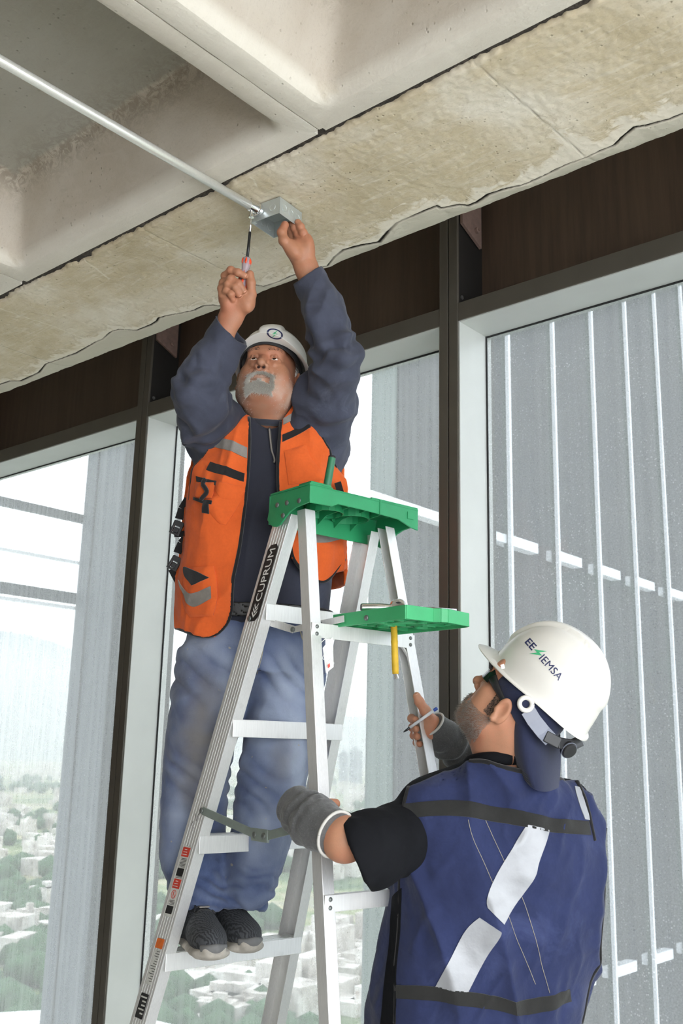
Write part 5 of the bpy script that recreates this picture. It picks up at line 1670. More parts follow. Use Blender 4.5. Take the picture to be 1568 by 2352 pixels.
def vest_reg(P):
    x, y, D = project(P)
    f_ = np.minimum(polysd(x, y, PL), polysd(x, y, PR)) / 775.
    f_ = np.maximum(f_, -(midD(P) + .03))
    u_ = (P - T1(610, 1150, 3.0)) @ B1X
    arm = np.minimum(np.linalg.norm((P - T1(470, 1005, 2.97)) * np.array([1, 1, .8]), axis=1), np.linalg.norm((P - T1(770, 1000, 2.98)) * np.array([1, 1, .8]), axis=1)) - .115
    b_ = np.maximum(np.maximum(midD(P) - .0, -arm), np.maximum(zb_ - P[:, 2], P[:, 2] - zt_))
    return np.minimum(f_, b_)
vst = SDF(); vst.lo, vst.hi = tor.lo - .03, tor.hi + .03
vst.fn(lambda P: np.abs(tv(P) - .017) - .0055)
vst.fn(vest_reg, k=.003, op='i')
_Vv, _Qv = surface(vst, vst.lo, vst.hi, .0050)
_Nv = grad(tor, _Vv, .003); _Nv /= np.linalg.norm(_Nv, axis=1)[:, None]
_Vv = _Vv - _Nv * fv(_Vv)[:, None]
ve_o = obj('safety_vest', _Vv, _Qv, M['vest_orange'], man1, smooth=True)
ve_o['label'] = 'open orange safety vest with black binding'
vo = lambda P: tv(P) - .0225            # outer face of the vest
def band(L_, R_, mat, name='reflective_band', off=.0, th=.0022, **k): return patch_obj(name, vo, L_, R_, off, th, 2.6, mat, ve_o, dispf=fv, **k)
band([(500, 1006), (533, 1016), (568, 1029)], [(493, 1027), (530, 1040), (567, 1053)], M['reflect_grey'])
band([(487, 1063), (522, 1076), (562, 1088)], [(480, 1083), (518, 1096), (560, 1107)], M['trim_black'], 'webbing_band')
band([(648, 1000), (675, 987), (706, 969)], [(648, 1016), (676, 1003), (712, 986)], M['trim_black'], 'webbing_band')
band([(650, 962), (668, 952), (690, 940)], [(650, 977), (670, 966), (694, 955)], M['reflect_grey'])
band([(720, 1226), (750, 1228), (775, 1224)], [(720, 1246), (750, 1246), (775, 1240)], M['reflect_grey'])
# binding along the edges
tl = [[(572, 962), (573, 1010), (568, 1100), (552, 1250), (537, 1330), (532, 1398), (523, 1430), (494, 1460), (470, 1461), (440, 1453), (412, 1441)],
      [(495, 985), (490, 1012), (470, 1055), (450, 1090), (438, 1150)],
      [(645, 970), (640, 1030), (638, 1100), (642, 1150)], [(690, 938), (716, 972), (740, 1015), (764, 1075)],
      [(666, 1240), (672, 1280), (694, 1310), (735, 1336), (760, 1320), (776, 1285)]]
for L_ in tl: trim_obj('binding', vo, L_, -.004, 2.6, .0052, M['trim_black'], ve_o, 50, dispf=fv)
# pockets
pk = band([(431, 1304), (426, 1340), (424, 1385), (440, 1418)], [(492, 1300), (500, 1340), (503, 1380), (494, 1412)], M['vest_orange'], 'pocket', .0, .004, bulge=.012, nu=20, nv=16)
fnp = vo
band([(433, 1303), (436, 1325), (450, 1344)], [(436, 1302), (460, 1312), (487, 1326)], M['trim_black'], 'pocket_mouth', .015, .002, nu=12, nv=8)
band([(424, 1332), (432, 1352), (444, 1362), (462, 1358), (490, 1345)], [(427, 1352), (438, 1380), (452, 1392), (470, 1386), (493, 1372)], M['reflect_grey'], 'reflective_band', .0145, .002, nu=24, nv=6)
band([(652, 1036), (656, 1070), (662, 1115)], [(700, 1024), (712, 1060), (742, 1105)], M['vest_orange'], 'pocket', .0, .003, bulge=.009, nu=18, nv=14)
band([(503, 1112), (504, 1130), (515, 1152)], [(556, 1118), (560, 1128), (540, 1150)], M['vest_orange'], 'pocket_flap', .001, .004, bulge=.006)
band([(484, 1150), (490, 1180), (508, 1205)], [(563, 1128), (548, 1160), (520, 1206)], M['vest_orange'], 'pocket', .0, .002, bulge=.006)
# radio holder: black loops round an orange tab
band([(461, 1098), (480, 1104), (504, 1110)], [(462, 1110), (480, 1115), (503, 1121)], M['trim_black'], 'holder_loop', .004, .004)
band([(460, 1112), (459, 1130), (463, 1146)], [(502, 1112), (500, 1132), (496, 1150)], M['vest_orange'], 'holder_tab', .003, .004, bulge=.008)
trim_obj('holder_strap', vo, [(480, 1104), (474, 1115), (480, 1126), (483, 1136), (474, 1146), (470, 1152)], .016, 2.6, .0065, M['trim_black'], ve_o, 20, dispf=fv)
band([(456, 1145), (475, 1152), (497, 1156)], [(456, 1152), (475, 1160), (495, 1164)], M['trim_black'], 'holder_loop', .004, .004)
band([(478, 1155), (476, 1182)], [(490, 1157), (488, 1184)], M['trim_black'], 'holder_tail', .004, .004, nu=10, nv=5)
# hanging buckles at the side
for q0, q1, bx_, by_, tail in (((432, 1146), (411, 1192), 406, 1213, (428, 1226)), ((433, 1226), (407, 1270), 401, 1294, (414, 1348))):
    Dk = 2.93
    a, b, c_ = T1(*q0, Dk + .02), T1(*q1, Dk), T1(bx_, by_, Dk)
    mb = MB(); mb.bar(a, (a + b) / 2 - RIGHT * .004, .024, .003, TOCAM); mb.bar((a + b) / 2 - RIGHT * .004, b, .024, .003, TOCAM); mb.build('side_strap', M['trim_black'], ve_o)
    dn = nrm(b - a)
    sx = nrm(np.cross(dn, TOCAM))
    mb = MB(); mb.obox(c_ + sx * .012, dn * .020, sx * .0035, TOCAM * .005); mb.obox(c_ - sx * .012, dn * .020, sx * .0035, TOCAM * .005); mb.obox(c_ - dn * .014, dn * .008, sx * .014, TOCAM * .006); mb.obox(c_ + dn * .018, dn * .003, sx * .016, TOCAM * .006); mb.obox(c_ + dn * .006, dn * .008, sx * .007, TOCAM * .004)
    mb.build('buckle', M['black_plastic'], ve_o, bevel=.0015)
    e_ = T1(*tail, Dk + .02)
    mb = MB(); mb.bar(c_ + dn * .02, e_, .018, .0025, TOCAM); mb.build('side_strap', M['trim_black'], ve_o)
mb = MB(); mb.bar(T1(775, 1108, 2.9), T1(786, 1146, 2.93), .02, .003, TOCAM); mb.build('side_strap', M['trim_black'], ve_o)

# ---- jeans
jn = SDF()
hipz = [(T1(588, 1425, 2.965), .200, .138), (T1(586, 1480, 2.955), .205, .142), (T1(585, 1540, 2.945), .195, .135)]
jn.loft(hipz, B1X, B1Y, ex=2.3)
RL_ = [(T1(500, 1500, 2.95), .118, .125), (T1(478, 1620, 2.905), .108, .118), (T1(452, 1760, 2.875), .097, .100), (T1(443, 1860, 2.858), .093, .094), (T1(441, 1970, 2.830), .091, .088), (T1(452, 2035, 2.795), .083, .080), (T1(472, 2085, 2.758), .064, .068)]
LL_ = [(T1(664, 1500, 2.97), .115, .125), (T1(650, 1640, 2.93), .103, .115), (T1(628, 1780, 2.875), .098, .108), (T1(608, 1890, 2.845), .088, .095), (T1(588, 1970, 2.83), .083, .088), (T1(572, 2045, 2.81), .070, .078), (T1(562, 2080, 2.80), .058, .066)]
jn.loft(RL_, B1X, B1Y, k=.05); jn.loft(LL_, B1X, B1Y, k=.03)
def jean_fold(P):
    x, y, D = project(P)
    out = np.zeros(len(P))
    hem = np.clip((y - 1985) / 60, 0, 1)
    hz_ = np.sin(P[:, 2] * 105 + (P @ RIGHT) * 22 + 8 * pnoise(P * 7) + 3 * pnoise(P * 18))
    out += hem * .010 * (1 - 1.6 * np.abs(hz_)) * (.6 + pnoise(P * 11 + 2))
    kn = np.exp(-((y - 1790) / 90.) ** 2)
    out += kn * .006 * (1 - 1.7 * np.abs(np.sin(P[:, 2] * 38 + (P @ RIGHT) * 30 + 9 * pnoise(P * 5 + 4)))) * (.5 + pnoise(P * 8 + 7))
    cr = np.exp(-((y - 1560) / 60.) ** 2)
    out += cr * .006 * (1 - 1.7 * np.abs(np.sin(P[:, 2] * 42 + (P @ RIGHT) * 34 + 5 * pnoise(P * 6))))
    return out
fj_ = folds(5., .008, ZUP, .6, 21.); fj2_ = folds(12., .0035, RIGHT + ZUP * .4, .6, 25.)
jean_disp = lambda P: jean_fold(P) + fj_(P) + fj2_(P)
jn.fn(lambda P: P[:, 2] - T1(590, 1408, 2.83)[2], k=.004, op='i')
# open hems
ANK = [LW(-.125, -.425, 1.05), LW(.0, -.43, 1.055)]
def bl(cx, cy, sx, sy):
    return lambda x, y: np.exp(-((x - cx) / sx) ** 2 - ((y - cy) / sy) ** 2)
def fade(P):
    x, y, D = project(P); n = pnoise(P * 13) * .5 + pnoise(P * 30) * .3
    f_ = .55 * bl(660, 1560, 45, 90)(x, y) + .75 * bl(685, 1760, 28, 110)(x, y) + .35 * bl(620, 1690, 50, 60)(x, y) + .35 * bl(470, 1480, 70, 50)(x, y) + .3 * bl(520, 1560, 20, 50)(x, y) + .45 * bl(415, 1900, 30, 70)(x, y) + .3 * bl(600, 1900, 40, 50)(x, y) + .2
    return np.clip(f_ + n * .5 - .12 - 22. * jean_disp(P), 0, .8)
def mud(P):
    x, y, D = project(P); n = pnoise(P * 9 + 5) * .6 + pnoise(P * 25) * .35
    f_ = .75 * bl(465, 1640, 60, 140)(x, y) + .5 * bl(640, 1730, 40, 60)(x, y) + .45 * bl(440, 1800, 40, 80)(x, y)
    return np.clip(f_ + n * .6 * (f_ > .1) - .1, 0, .75)
je_o = sdf_obj('jeans', jn, .0054, M['denim'], man1, dispf=jean_disp, attrf=dict(fade=fade, mud=mud))
je_o['label'] = 'worn blue jeans with muddy thighs'
jf = lambda P: jn(P)
for x0, L_ in (('fly_seam', [(606, 1452), (604, 1490), (598, 1520), (590, 1548)]), ):
    trim_obj(x0, jf, L_, -.0005, 2.4, .0014, M['thread'], je_o, 24, dispf=jean_disp)
trim_obj('pocket_edge', jf, [(690, 1448), (694, 1465), (702, 1480), (712, 1486)], .0, 2.4, .0022, M['thread'], je_o, 14, dispf=jean_disp)
# belt
bz = T1(560, 1403, 2.83)[2]
blt = SDF(); blt.lo, blt.hi = jn.lo, jn.hi
base = SDF(); base.loft([(T1(588, 1465, 2.955), .216, .156), (T1(592, 1380, 2.965), .217, .158)], B1X, B1Y, ex=2.3)
blt.fn(lambda P: np.abs(base(P) - .006) - .0028); blt.fn(lambda P: np.abs(P[:, 2] - bz) - .0195, k=.002, op='i')
lo_ = np.array([jn.lo[0] - .05, jn.lo[1] - .05, bz - .04]); hi_ = np.array([jn.hi[0] + .05, jn.hi[1] + .05, bz + .04])
be_o = sdf_obj('belt', blt, .0042, M['belt'], man1, lo=lo_, hi=hi_)

# ---- shoes
def shoe(toe, d_, name_parent, tw):
    fr_ = frame(toe - d_ * .285, d_, ZUP)
    s = SDF()
    s.ell((0, .205, .046), (.046, .080, .044)); s.ell((0, .115, .062), (.043, .095, .056), k=.03); s.ell((0, .04, .055), (.037, .042, .055), k=.03)
    s.cap((0, .055, .07), (0, .050, .118), .043, .045, k=.02)
    s.cap((0, .052, .10), (0, .050, .15), .034, .036, k=.004, op='s')
    s.fn(lambda P: .016 - P[:, 2], k=.004, op='i')
    u_o = sdf_obj('shoe', lambda P: s(to_l(fr_, P)), .0042, M['knit_dark'], name_parent, lo=fr_[0] + np.array([-.36, -.36, -.02]), hi=fr_[0] + np.array([.36, .36, .17]))
    so = SDF(); so.cap((0, .045, .016), (0, .225, .016), .042, .051, fl=((0, 0, 1), .36)); so.ell((0, .262, .03), (.034, .024, .02), k=.012)
    so.fn(lambda P: .001 - P[:, 2], k=.003, op='i')
    so.disp(lambda P: .0016 * np.sin(P[:, 1] * 150) * (P[:, 2] > .004))
    sdf_obj('sole', lambda P: so(to_l(fr_, P)), .0038, M['sole'], u_o, lo=fr_[0] + np.array([-.36, -.36, -.02]), hi=fr_[0] + np.array([.36, .36, .08]))
    tb_ = SDF(); tb_.ell((0, .235, .036), (.041, .056, .030)); tb_.fn(lambda P: np.maximum(.245 - P[:, 1] + np.abs(P[:, 0]) * .3, P[:, 2] - .048 + .2 * np.abs(P[:, 0])), k=.004, op='i')
    sdf_obj('toe_bumper', lambda P: tb_(to_l(fr_, P)), .0036, M['toe_cap'], u_o, lo=fr_[0] + np.array([-.36, -.36, -.02]), hi=fr_[0] + np.array([.36, .36, .1]))
    def onS(x, y): # point on the instep
        z = .14
        for _ in range(50): z -= s(np.array([[x, y, z]]))[0] * .6
        return to_w(fr_, (x, y, z + .0015))
    for k in range(4):
        y = .165 - k * .024
        mb = MB(); mb.tube([onS(-.026, y), onS(-.012, y - .004), onS(.012, y - .008), onS(.026, y - .010)], .003, 6, flat=.8); mb.build('lace', M['black_plastic'], u_o, smooth=True)
    mb = MB(); mb.tube([onS(0, .10), onS(-.018, .13) + ZUP * .004, onS(-.03, .155) + ZUP * .002], .0028, 6); mb.tube([onS(0, .10), onS(.018, .125) + ZUP * .004, onS(.026, .15) + ZUP * .002], .0028, 6); mb.build('lace_bow', M['black_plastic'], u_o, smooth=True)
    mb = MB(); c_ = onS(0, .148); mb.obox(c_ + ZUP * .001, fr_[1][0] * .014, fr_[1][1] * .006, ZUP * .0015); mb.build('tongue_tag', M['reflect_grey'], u_o)
    return u_o
o = shoe(LW(-.192, -.225, .966), nrm(LT * .265 - LS * .085), man1, 0); o['label'] = 'grey knit trainer with the toes over the step edge'
o = shoe(LW(-.055, -.250, .966), nrm(LT * .27 - LS * .05), man1, 0)

# ---- head, neck, hands: one body mesh
H1o = T1(616, 868, 2.985)
f1 = nrm(TOCAM * math.cos(math.radians(20)) + ZUP * math.sin(math.radians(20)) - RIGHT * .10)
H1 = frame(H1o, f1, ZUP + RIGHT * .035)
nk = to_l(H1, T1(622, 985, 3.03)[None])[0]
hp1 = dict(fat=.005, neck0=(0, -.03, -.065), neck1=nk, nr0=.070, nr1=.078, extra=[lambda s: s.ell((0, .018, -.098), (.056, .05, .026), k=.035)])
hd1 = head_sdf(hp1); hw1 = lambda P: hd1(to_l(H1, P))
Vh, Qh = surface(hw1, H1o + np.array([-.19, -.19, -.22]), H1o + np.array([.19, .19, .15]), .0021)
# right hand closed on the screwdriver
hand_r = SDF()
DH = 2.80
q = lambda x, y, d=0.: W(x, y, DH + d)
wrR = q(531, 727, .012)
hand_r.cap(W(498, 800, 2.815), wrR, .034, .031, fl=(TOCAM, .85)); hand_r.cap(wrR, q(542, 700, .008), .031, .037, k=.02, fl=(TOCAM, .68))
hand_r.ell(q(543, 688, .010), (.040, .026, .040), np.stack([RIGHT, TOCAM, ZUP]), k=.02)
hand_r.ell(q(566, 692, -.006), (.020, .020, .034), np.stack([nrm(RIGHT + ZUP * .2), TOCAM, nrm(ZUP - RIGHT * .2)]), k=.018)
hand_r.ell(q(522, 690, -.004), (.016, .018, .030), np.stack([RIGHT, TOCAM, ZUP]), k=.016)
fgR = [[q(522, 660, .022), q(517, 634, .008), q(530, 621, -.014), q(546, 626, -.022), q(560, 633, -.021)],
       [q(516, 670, .020), q(513, 650, -.002), q(530, 641, -.024), q(548, 652, -.030), q(558, 667, -.026)],
       [q(512, 680, .016), q(509, 663, -.008), q(523, 653, -.028), q(540, 660, -.034), q(548, 676, -.028)],
       [q(512, 690, .010), q(511, 678, -.008), q(520, 668, -.025), q(530, 676, -.030), q(535, 688, -.022)],
       [q(572, 700, .000), q(577, 676, -.008), q(576, 650, -.012), q(574, 630, -.010)]]
for f_, (r0, r1) in zip(fgR, ((.0118, .0098), (.0120, .0100), (.0116, .0096), (.0104, .0086), (.0145, .0112))): finger(hand_r, f_, r0, r1, .012)
V2, Q2 = surface(hand_r, hand_r.lo - .01, hand_r.hi + .01, .0018)
# left hand steadying the box
hand_l = SDF()
g = lambda x, y, D: W(x, y, D)
hand_l.cap(g(728, 690, 2.878), g(705, 620, 2.882), .032, .031, fl=(TOCAM, .88)); hand_l.cap(g(705, 620, 2.882), g(694, 590, 2.880), .031, .036, k=.02, fl=(TOCAM, .72))
hand_l.ell(g(691, 572, 2.882), (.034, .026, .036), np.stack([nrm(RIGHT - ZUP * .3), TOCAM, nrm(ZUP + RIGHT * .3)]), k=.02)
hand_l.ell(g(673, 572, 2.858), (.021, .022, .032), np.stack([nrm(RIGHT + ZUP * .6), TOCAM, nrm(ZUP - RIGHT * .6)]), k=.016)
hand_l.ell(g(708, 562, 2.872), (.015, .018, .030), np.stack([RIGHT, TOCAM, ZUP]), k=.016)
fgL = [[g(672, 580, 2.858), g(652, 553, 2.846), g(647, 534, 2.850), g(654, 517, 2.858)],
       [g(704, 556, 2.880), g(696, 535, 2.872), g(690, 521, 2.872), g(684, 511, 2.876)],
       [g(698, 558, 2.890), g(683, 537, 2.886), g(676, 523, 2.886), g(672, 513, 2.888)],
       [g(690, 562, 2.900), g(672, 541, 2.905), g(665, 527, 2.905), g(662, 516, 2.902)],
       [g(684, 566, 2.905), g(664, 548, 2.915), g(656, 535, 2.917), g(652, 525, 2.915)]]
for f_, (r0, r1) in zip(fgL, ((.0160, .0115), (.0120, .0098), (.0118, .0096), (.0112, .0092), (.0098, .0082))): finger(hand_l, f_, r0, r1, .012)
V3, Q3 = surface(hand_l, hand_l.lo - .01, hand_l.hi + .01, .0018)
# arms and trunk under the clothes
cor = SDF(); cor.loft([(n_[0], n_[1] * .80, n_[2] * .80) for n_ in tn[:-1]], B1X, B1Y)
cor.cap(tn[-2][0], T1(621, 950, 3.01), .06, .06, k=.02)
cor.chain([AR[0], AR[2], W(498, 800, 2.815)], [.055, .045, .030], k=.02); cor.chain([AL[0], AL[2], g(728, 690, 2.878)], [.055, .045, .028], k=.02)
cor.chain([RL_[0][0], RL_[2][0], RL_[4][0], ANK[0]], [.085, .065, .055, .036], k=.03); cor.chain([LL_[0][0], LL_[2][0], LL_[4][0], ANK[1]], [.085, .065, .055, .036], k=.03)
V4, Q4 = surface(cor, cor.lo - .02, cor.hi + .02, .012, 0)
V, Q = join([(Vh, Qh), (V2, Q2), (V3, Q3), (V4, Q4)])
def goatee(P):
    x, y, z = P.T; ax = np.abs(x)
    n = pnoise(P * 60) * .006
    must = (z < -.0545 - .15 * np.clip(ax - .006, 0, 1)) & (z > -.0665 - .35 * np.clip(ax - .010, 0, 1)) & (ax < .035 + n)
    sidew = (ax > .029) & (ax < .038 + n) & (z < -.062) & (z > -.105)
    chin = (z < -.091 + n - .25 * np.clip(ax - .012, 0, .02)) & (ax < .037 + n) & (z > -.122 + n)
    soul = (ax < .006) & (z < -.084) & (z > -.10)
    return (must | sidew | chin | soul) & (y > .035)
st1 = np.zeros(len(V)); Lh = to_l(H1, Vh)
_g = goatee(Lh).astype(float) * .4
_sb = np.clip((-.035 - Lh[:, 2]) / .05, 0, 1) * np.clip((.14 + Lh[:, 2]) / .03, 0, 1) * np.clip(.3 + .6 * pnoise(Lh * 40), 0, .4)
_nr = (np.abs(np.abs(Lh[:, 0]) - .0078) < .0045) & (Lh[:, 2] < -.0405) & (Lh[:, 2] > -.053) & (hd1((Lh).astype(np.float32)) > -1)
st1[:len(Lh)] = np.maximum(_g, _sb * (np.abs(Lh[:, 0]) < .11))
bo = obj('body', V, Q, M['skin1'], man1, smooth=True, attrs=dict(stub=st1))
for sg in (-1, 1):
    mb = MB(); mb.lathe2([(.0001, .0008), (.0034, .0006), (.0044, -.0012)], to_w(H1, (sg * .0078, .0985, -.0462)), nrm(H1[1][1] * .35 - H1[1][2]), 14); mb.build('nostril', M['nostril'], bo, smooth=True)
# nails
for f_, r_, outv, nm_ in ((fgR[0], .0098, TOCAM, 0), (fgR[1], .0100, TOCAM + RIGHT * .3, 0), (fgR[2], .0096, TOCAM + RIGHT * .2, 0), (fgL[0], .0115, TOCAM - RIGHT * .15, 0)):
    mb = MB(); nail(mb, f_[-1], f_[-2], outv, r_); mb.build('fingernail', M['nail'], bo, smooth=True)
# eyes
for sg in (-1, 1):
    c_ = to_w(H1, (sg * .031, .0735, -.0005)); 
    mb = MB(); V_, F_ = ico_blob(.0128, 0, 3); V_ = V_ / np.linalg.norm(V_, axis=1)[:, None] * .0128; mb.add(V_ + c_, F_); e_o = mb.build('eyeball', M['eye_white'], bo, smooth=True)
    gz = nrm(H1[1][1] * 1.0 + H1[1][2] * .16 + H1[1][0] * .05)
    mb = MB(); mb.lathe2([(.0058, .0113), (.0050, .0120), (.0025, .0128), (.0001, .0130)], c_, gz, 18); mb.build('iris', M['iris'], e_o, smooth=True)
for sg in (-1, 1):
    mb = MB(); mb.tube([to_w(H1, q_) for q_ in ((sg * .0165, .0835, .0022), (sg * .0245, .0902, .0052), (sg * .034, .0898, .0056), (sg * .0445, .081, .0005))], [.0006, .0011, .0012, .0008], 6); mb.build('lash_line', M['beard_dark'], bo, smooth=True)
# brows, beard
rs_ = np.random.RandomState(4)
def scatter(fr_, fn_l, Vw, Qw, n, cond, seed):
    """random points on a head mesh (local coordinates) where cond holds, with normals"""
    r_ = np.random.RandomState(seed); L = to_l(fr_, Vw)
    c_ = L[Qw].mean(1); k = np.where(cond(c_))[0]
    if len(k) == 0: return np.zeros((0, 3)), np.zeros((0, 3))
    e1 = L[Qw[k, 1]] - L[Qw[k, 0]]; e2 = L[Qw[k, 3]] - L[Qw[k, 0]]
    ar = np.linalg.norm(np.cross(e1, e2), axis=1); k = r_.choice(k, n, p=ar / ar.sum())
    u_, v_ = r_.rand(n, 1), r_.rand(n, 1)
    P = (L[Qw[k, 0]] * (1 - u_) + L[Qw[k, 1]] * u_) * (1 - v_) + (L[Qw[k, 3]] * (1 - u_) + L[Qw[k, 2]] * u_) * v_
    N = grad(fn_l, P, .0015); N /= np.linalg.norm(N, axis=1)[:, None] + 1e-9
    return P, N
def brow(P):
    x, y, z = P.T; ax = np.abs(x); zc = .0225 + .004 * np.sin((ax - .012) / .04 * 2.6)
    return (ax > .012) & (ax < .052) & (np.abs(z - zc) < .0042) & (y > .05)
P_, N_ = scatter(H1, hd1, Vh, Qh, 150, brow, 3)
Vb, Fb = strands(to_w(H1, P_), N_ @ H1[1], .005, .0004, rs_, H1[1][0] * 0 + H1[1][2] * .2, .5, .3)
obj('eyebrows', Vb, Fb, M['beard_dark'], bo)
P_, N_ = scatter(H1, hd1, Vh, Qh, 5200, goatee, 5)
dn = -H1[1][2] * .9 + H1[1][1] * .25
Vb, Fb = strands(to_w(H1, P_), N_ @ H1[1], .0105, .00055, rs_, dn, .9, .25)
bd = obj('goatee', Vb, Fb, M['beard_grey'], bo); bd['label'] = 'short grey goatee and moustache'; bd['kind'] = 'stuff'
def stub(P):
    x, y, z = P.T
    return (z < -.03) & (z > -.16) & (np.abs(x) > .03) & (pnoise(P * 30) > -.2)
P_, N_ = scatter(H1, hd1, Vh, Qh, 600, stub, 6)
Vb, Fb = strands(to_w(H1, P_), N_ @ H1[1], .0030, .00035, rs_, dn, .5, .4)
o = obj('stubble', Vb, Fb, M['beard_grey'], bo); o['kind'] = 'stuff'
def side_hair(P):
    x, y, z = P.T
    return (np.abs(x) > .055) & (y < -.004) & (z < .05) & (z > -.06 + .4 * np.clip(y + .05, -.1, 0)) & ~((np.abs(x) > .079) & (y > -.035) & (z < .03))
P_, N_ = scatter(H1, hd1, Vh, Qh, 2600, side_hair, 7)
Vb, Fb = strands(to_w(H1, P_), N_ @ H1[1], .016, .0007, rs_, -ZUP + H1[1][1] * -.4, .7, .4)
o = obj('hair', Vb, Fb, M['beard_grey'], bo); o['kind'] = 'stuff'

# ---- hard hat of the man on the ladder
HF1 = frame(to_w(H1, (-.006, -.012, .050)), H1[1][1] + H1[1][2] * .06, H1[1][2])
hprm1 = dict(rx=.104, ry=.126, hz=.112, bill=.030, drop=.010, arch=.3)
hat1 = empty('hard_hat', HF1[0], 'white hard hat with a green lightning mark worn by the man on the ladder', 'hard hat')
Vt, Ft = hat_shell(hprm1)
o = obj('shell', to_w(HF1, Vt), Ft, M['white_shell'], hat1, auto=38); shell1 = o
hfn = hat_surface_fn(hprm1); hfw = lambda P: hfn(to_l(HF1, P))
# emblem: navy ring with a green bolt, on the front
pc_ = hit(hfw, [(631, 767)], 2.6)[0]; dd_ = nrm(pc_ - CAM)
ex = nrm(HF1[1][0]) * -1.0
ex = nrm(RIGHT - dd_ * (RIGHT @ dd_)); ey = np.cross(ex, dd_); ey = ey if ey[2] > 0 else -ey
Rm, Fr = [], []
n_ = 40
for i in range(n_):
    a = 2 * math.pi * i / n_
    for r_ in (.0185, .0212, .0238): Rm.append((r_ * 1.0 * math.cos(a), r_ * .62 * math.sin(a) - r_ * math.cos(a) * .18))
for i in range(n_):
    for j in range(2): Fr.append((i * 3 + j, i * 3 + j + 1, ((i + 1) % n_) * 3 + j + 1, ((i + 1) % n_) * 3 + j))
obj('emblem_ring', decal(Rm, Fr, shell1, pc_, ex, ey, dd_), Fr, M['logo_navy'], hat1)
Vb_, Fb_ = tri_fan(bolt_poly(.026, .024)); Vb_[:, 1] -= Vb_[:, 0] * .18
obj('emblem_bolt', decal(Vb_, Fb_, shell1, pc_, ex, ey, dd_), Fb_, M['logo_green'], hat1)
# dark suspension band across the brow
hb_ = []
for a in np.linspace(-1.75, 1.75, 40):
    hb_.append((a,))
def ringpt(a, g_, z): return to_w(HF1, (.004 + (.088 + g_) * math.sin(a), .004 + (.1150 + g_) * math.cos(a), z + .004))
V_ = []; 
aa_ = np.linspace(-2.2, 2.2, 50)
for a in aa_:
    for g_, z in ((.0, -.027), (.003, -.028), (.006, -.008), (.002, -.007)): V_.append(ringpt(a, g_, z + .012 * (1 - math.cos(a)) * .0))
Fc = []
for i in range(49):
    for j in range(4): Fc.append((i * 4 + j, (i + 1) * 4 + j, (i + 1) * 4 + (j + 1) % 4, i * 4 + (j + 1) % 4))
obj('headband', V_, Fc, M['black_plastic'], hat1, auto=40)
for k, a in enumerate((-1.05, -.62, .62, 1.05)):
    mb = MB(); c0, c1 = ringpt(a, .006, -.004), to_w(HF1, (.098 * math.sin(a), .117 * math.cos(a), .004)); mb.bar(c0, c1, .014, .003, HF1[1][2]); mb.build('suspension_tab', M['white_shell'], hat1)

# ---- screwdriver in the right hand
s0 = np.array([XB - .018, YB - .083, cz - .034]); s0 = W(*project(s0)[:2], project(s0)[2])
h0 = W(568, 590, DH + .005); h1 = W(549, 702, DH - .004)
sd = empty('screwdriver', h1, 'screwdriver with a clear and orange handle held up to the conduit clamp', 'screwdriver')
ux = nrm(h0 - h1)
tipd = s0 - h0
mb = MB(); mb.tube([h0 - tipd * .05, h0 + tipd * .62], .0042, 12); mb.build('taped_shaft', M['sticker_black'], sd, smooth=True)
mb = MB(); mb.tube([h0 + tipd * .62, h0 + tipd * .97, s0], [.0032, .0030, .0014], 10); mb.build('shaft', M['chrome'], sd, smooth=True)
M['clear_handle'] = simple('clear_acetate', srgb(206, 188, 196), .12, 0, .05, 60, Transmission_Weight=.55, IOR=1.3)
M['orange_flute'] = simple('orange_acetate', srgb(226, 72, 26), .25, 0, .05)
mb = MB(); L_ = h1 - h0
mb.tube([h0, h0 + L_ * .04, h0 + L_ * .16, h0 + L_ * .26, h0 + L_ * .4, h0 + L_ * .9, h1], [.006, .0125, .0130, .0105, .0138, .0142, .010], 12); mb.build('grip', M['clear_handle'], sd, auto=50)
sx = nrm(np.cross(L_, TOCAM)); sy = nrm(np.cross(sx, L_))
for k in range(6):
    a = k * math.pi / 3 + .5; n_ = sx * math.cos(a) + sy * math.sin(a); tt_ = np.cross(nrm(L_), n_)
    for (u0, u1, rr_) in ((.03, .17, .0112), (.30, .86, .0122)):
        mb = MB(); a0, a1 = h0 + L_ * u0 + n_ * rr_, h0 + L_ * u1 + n_ * rr_
        mb.ell = None
        pts = [a0 + (a1 - a0) * w for w in np.linspace(0, 1, 7)]
        rad_ = [.0006, .0026, .0034, .0036, .0034, .0026, .0006]
        mb.tube(pts, rad_, 8, flat=1.); mb.build('flute', M['orange_flute'], sd, smooth=True)
# ------------------------------------------------------------------ the man steadying the ladder
M['navy_vest'] = fabric('navy_vest_cloth', srgb(44, 52, 88), .2, 900, .25, (srgb(84, 94, 136), 5, .55, .4), fold=.35, sheen=.15)
M['black_tee'] = fabric('black_polo_cloth', srgb(19, 20, 24), .2, 900, .25, fold=.3, sheen=.0)
M['charcoal_band'] = fabric('charcoal_tape', srgb(44, 44, 43), .18, 900, .3)
M['silver_tape'] = simple('silver_reflective_tape', srgb(158, 160, 164), .4, .1, .10, 14, .35, 24, .005)
M['grey_sleeve'] = fabric('heather_grey_sleeve', srgb(86, 86, 86), .3, 500, .5, (srgb(130, 130, 130), 300, .52, .5), sheen=.3)
M['cuff_white'] = fabric('white_cuff', srgb(206, 204, 198), .1, 600, .3)
M['cap_navy'] = fabric('navy_cap_cloth', srgb(40, 45, 70), .15, 900, .25)
M['hair_dark'] = simple('dark_hair', srgb(58, 50, 46), .7, 0, .25, 200)
M['beard_mix'] = simple('salt_and_pepper_beard', srgb(150, 140, 132), .8, 0, .5, 900)
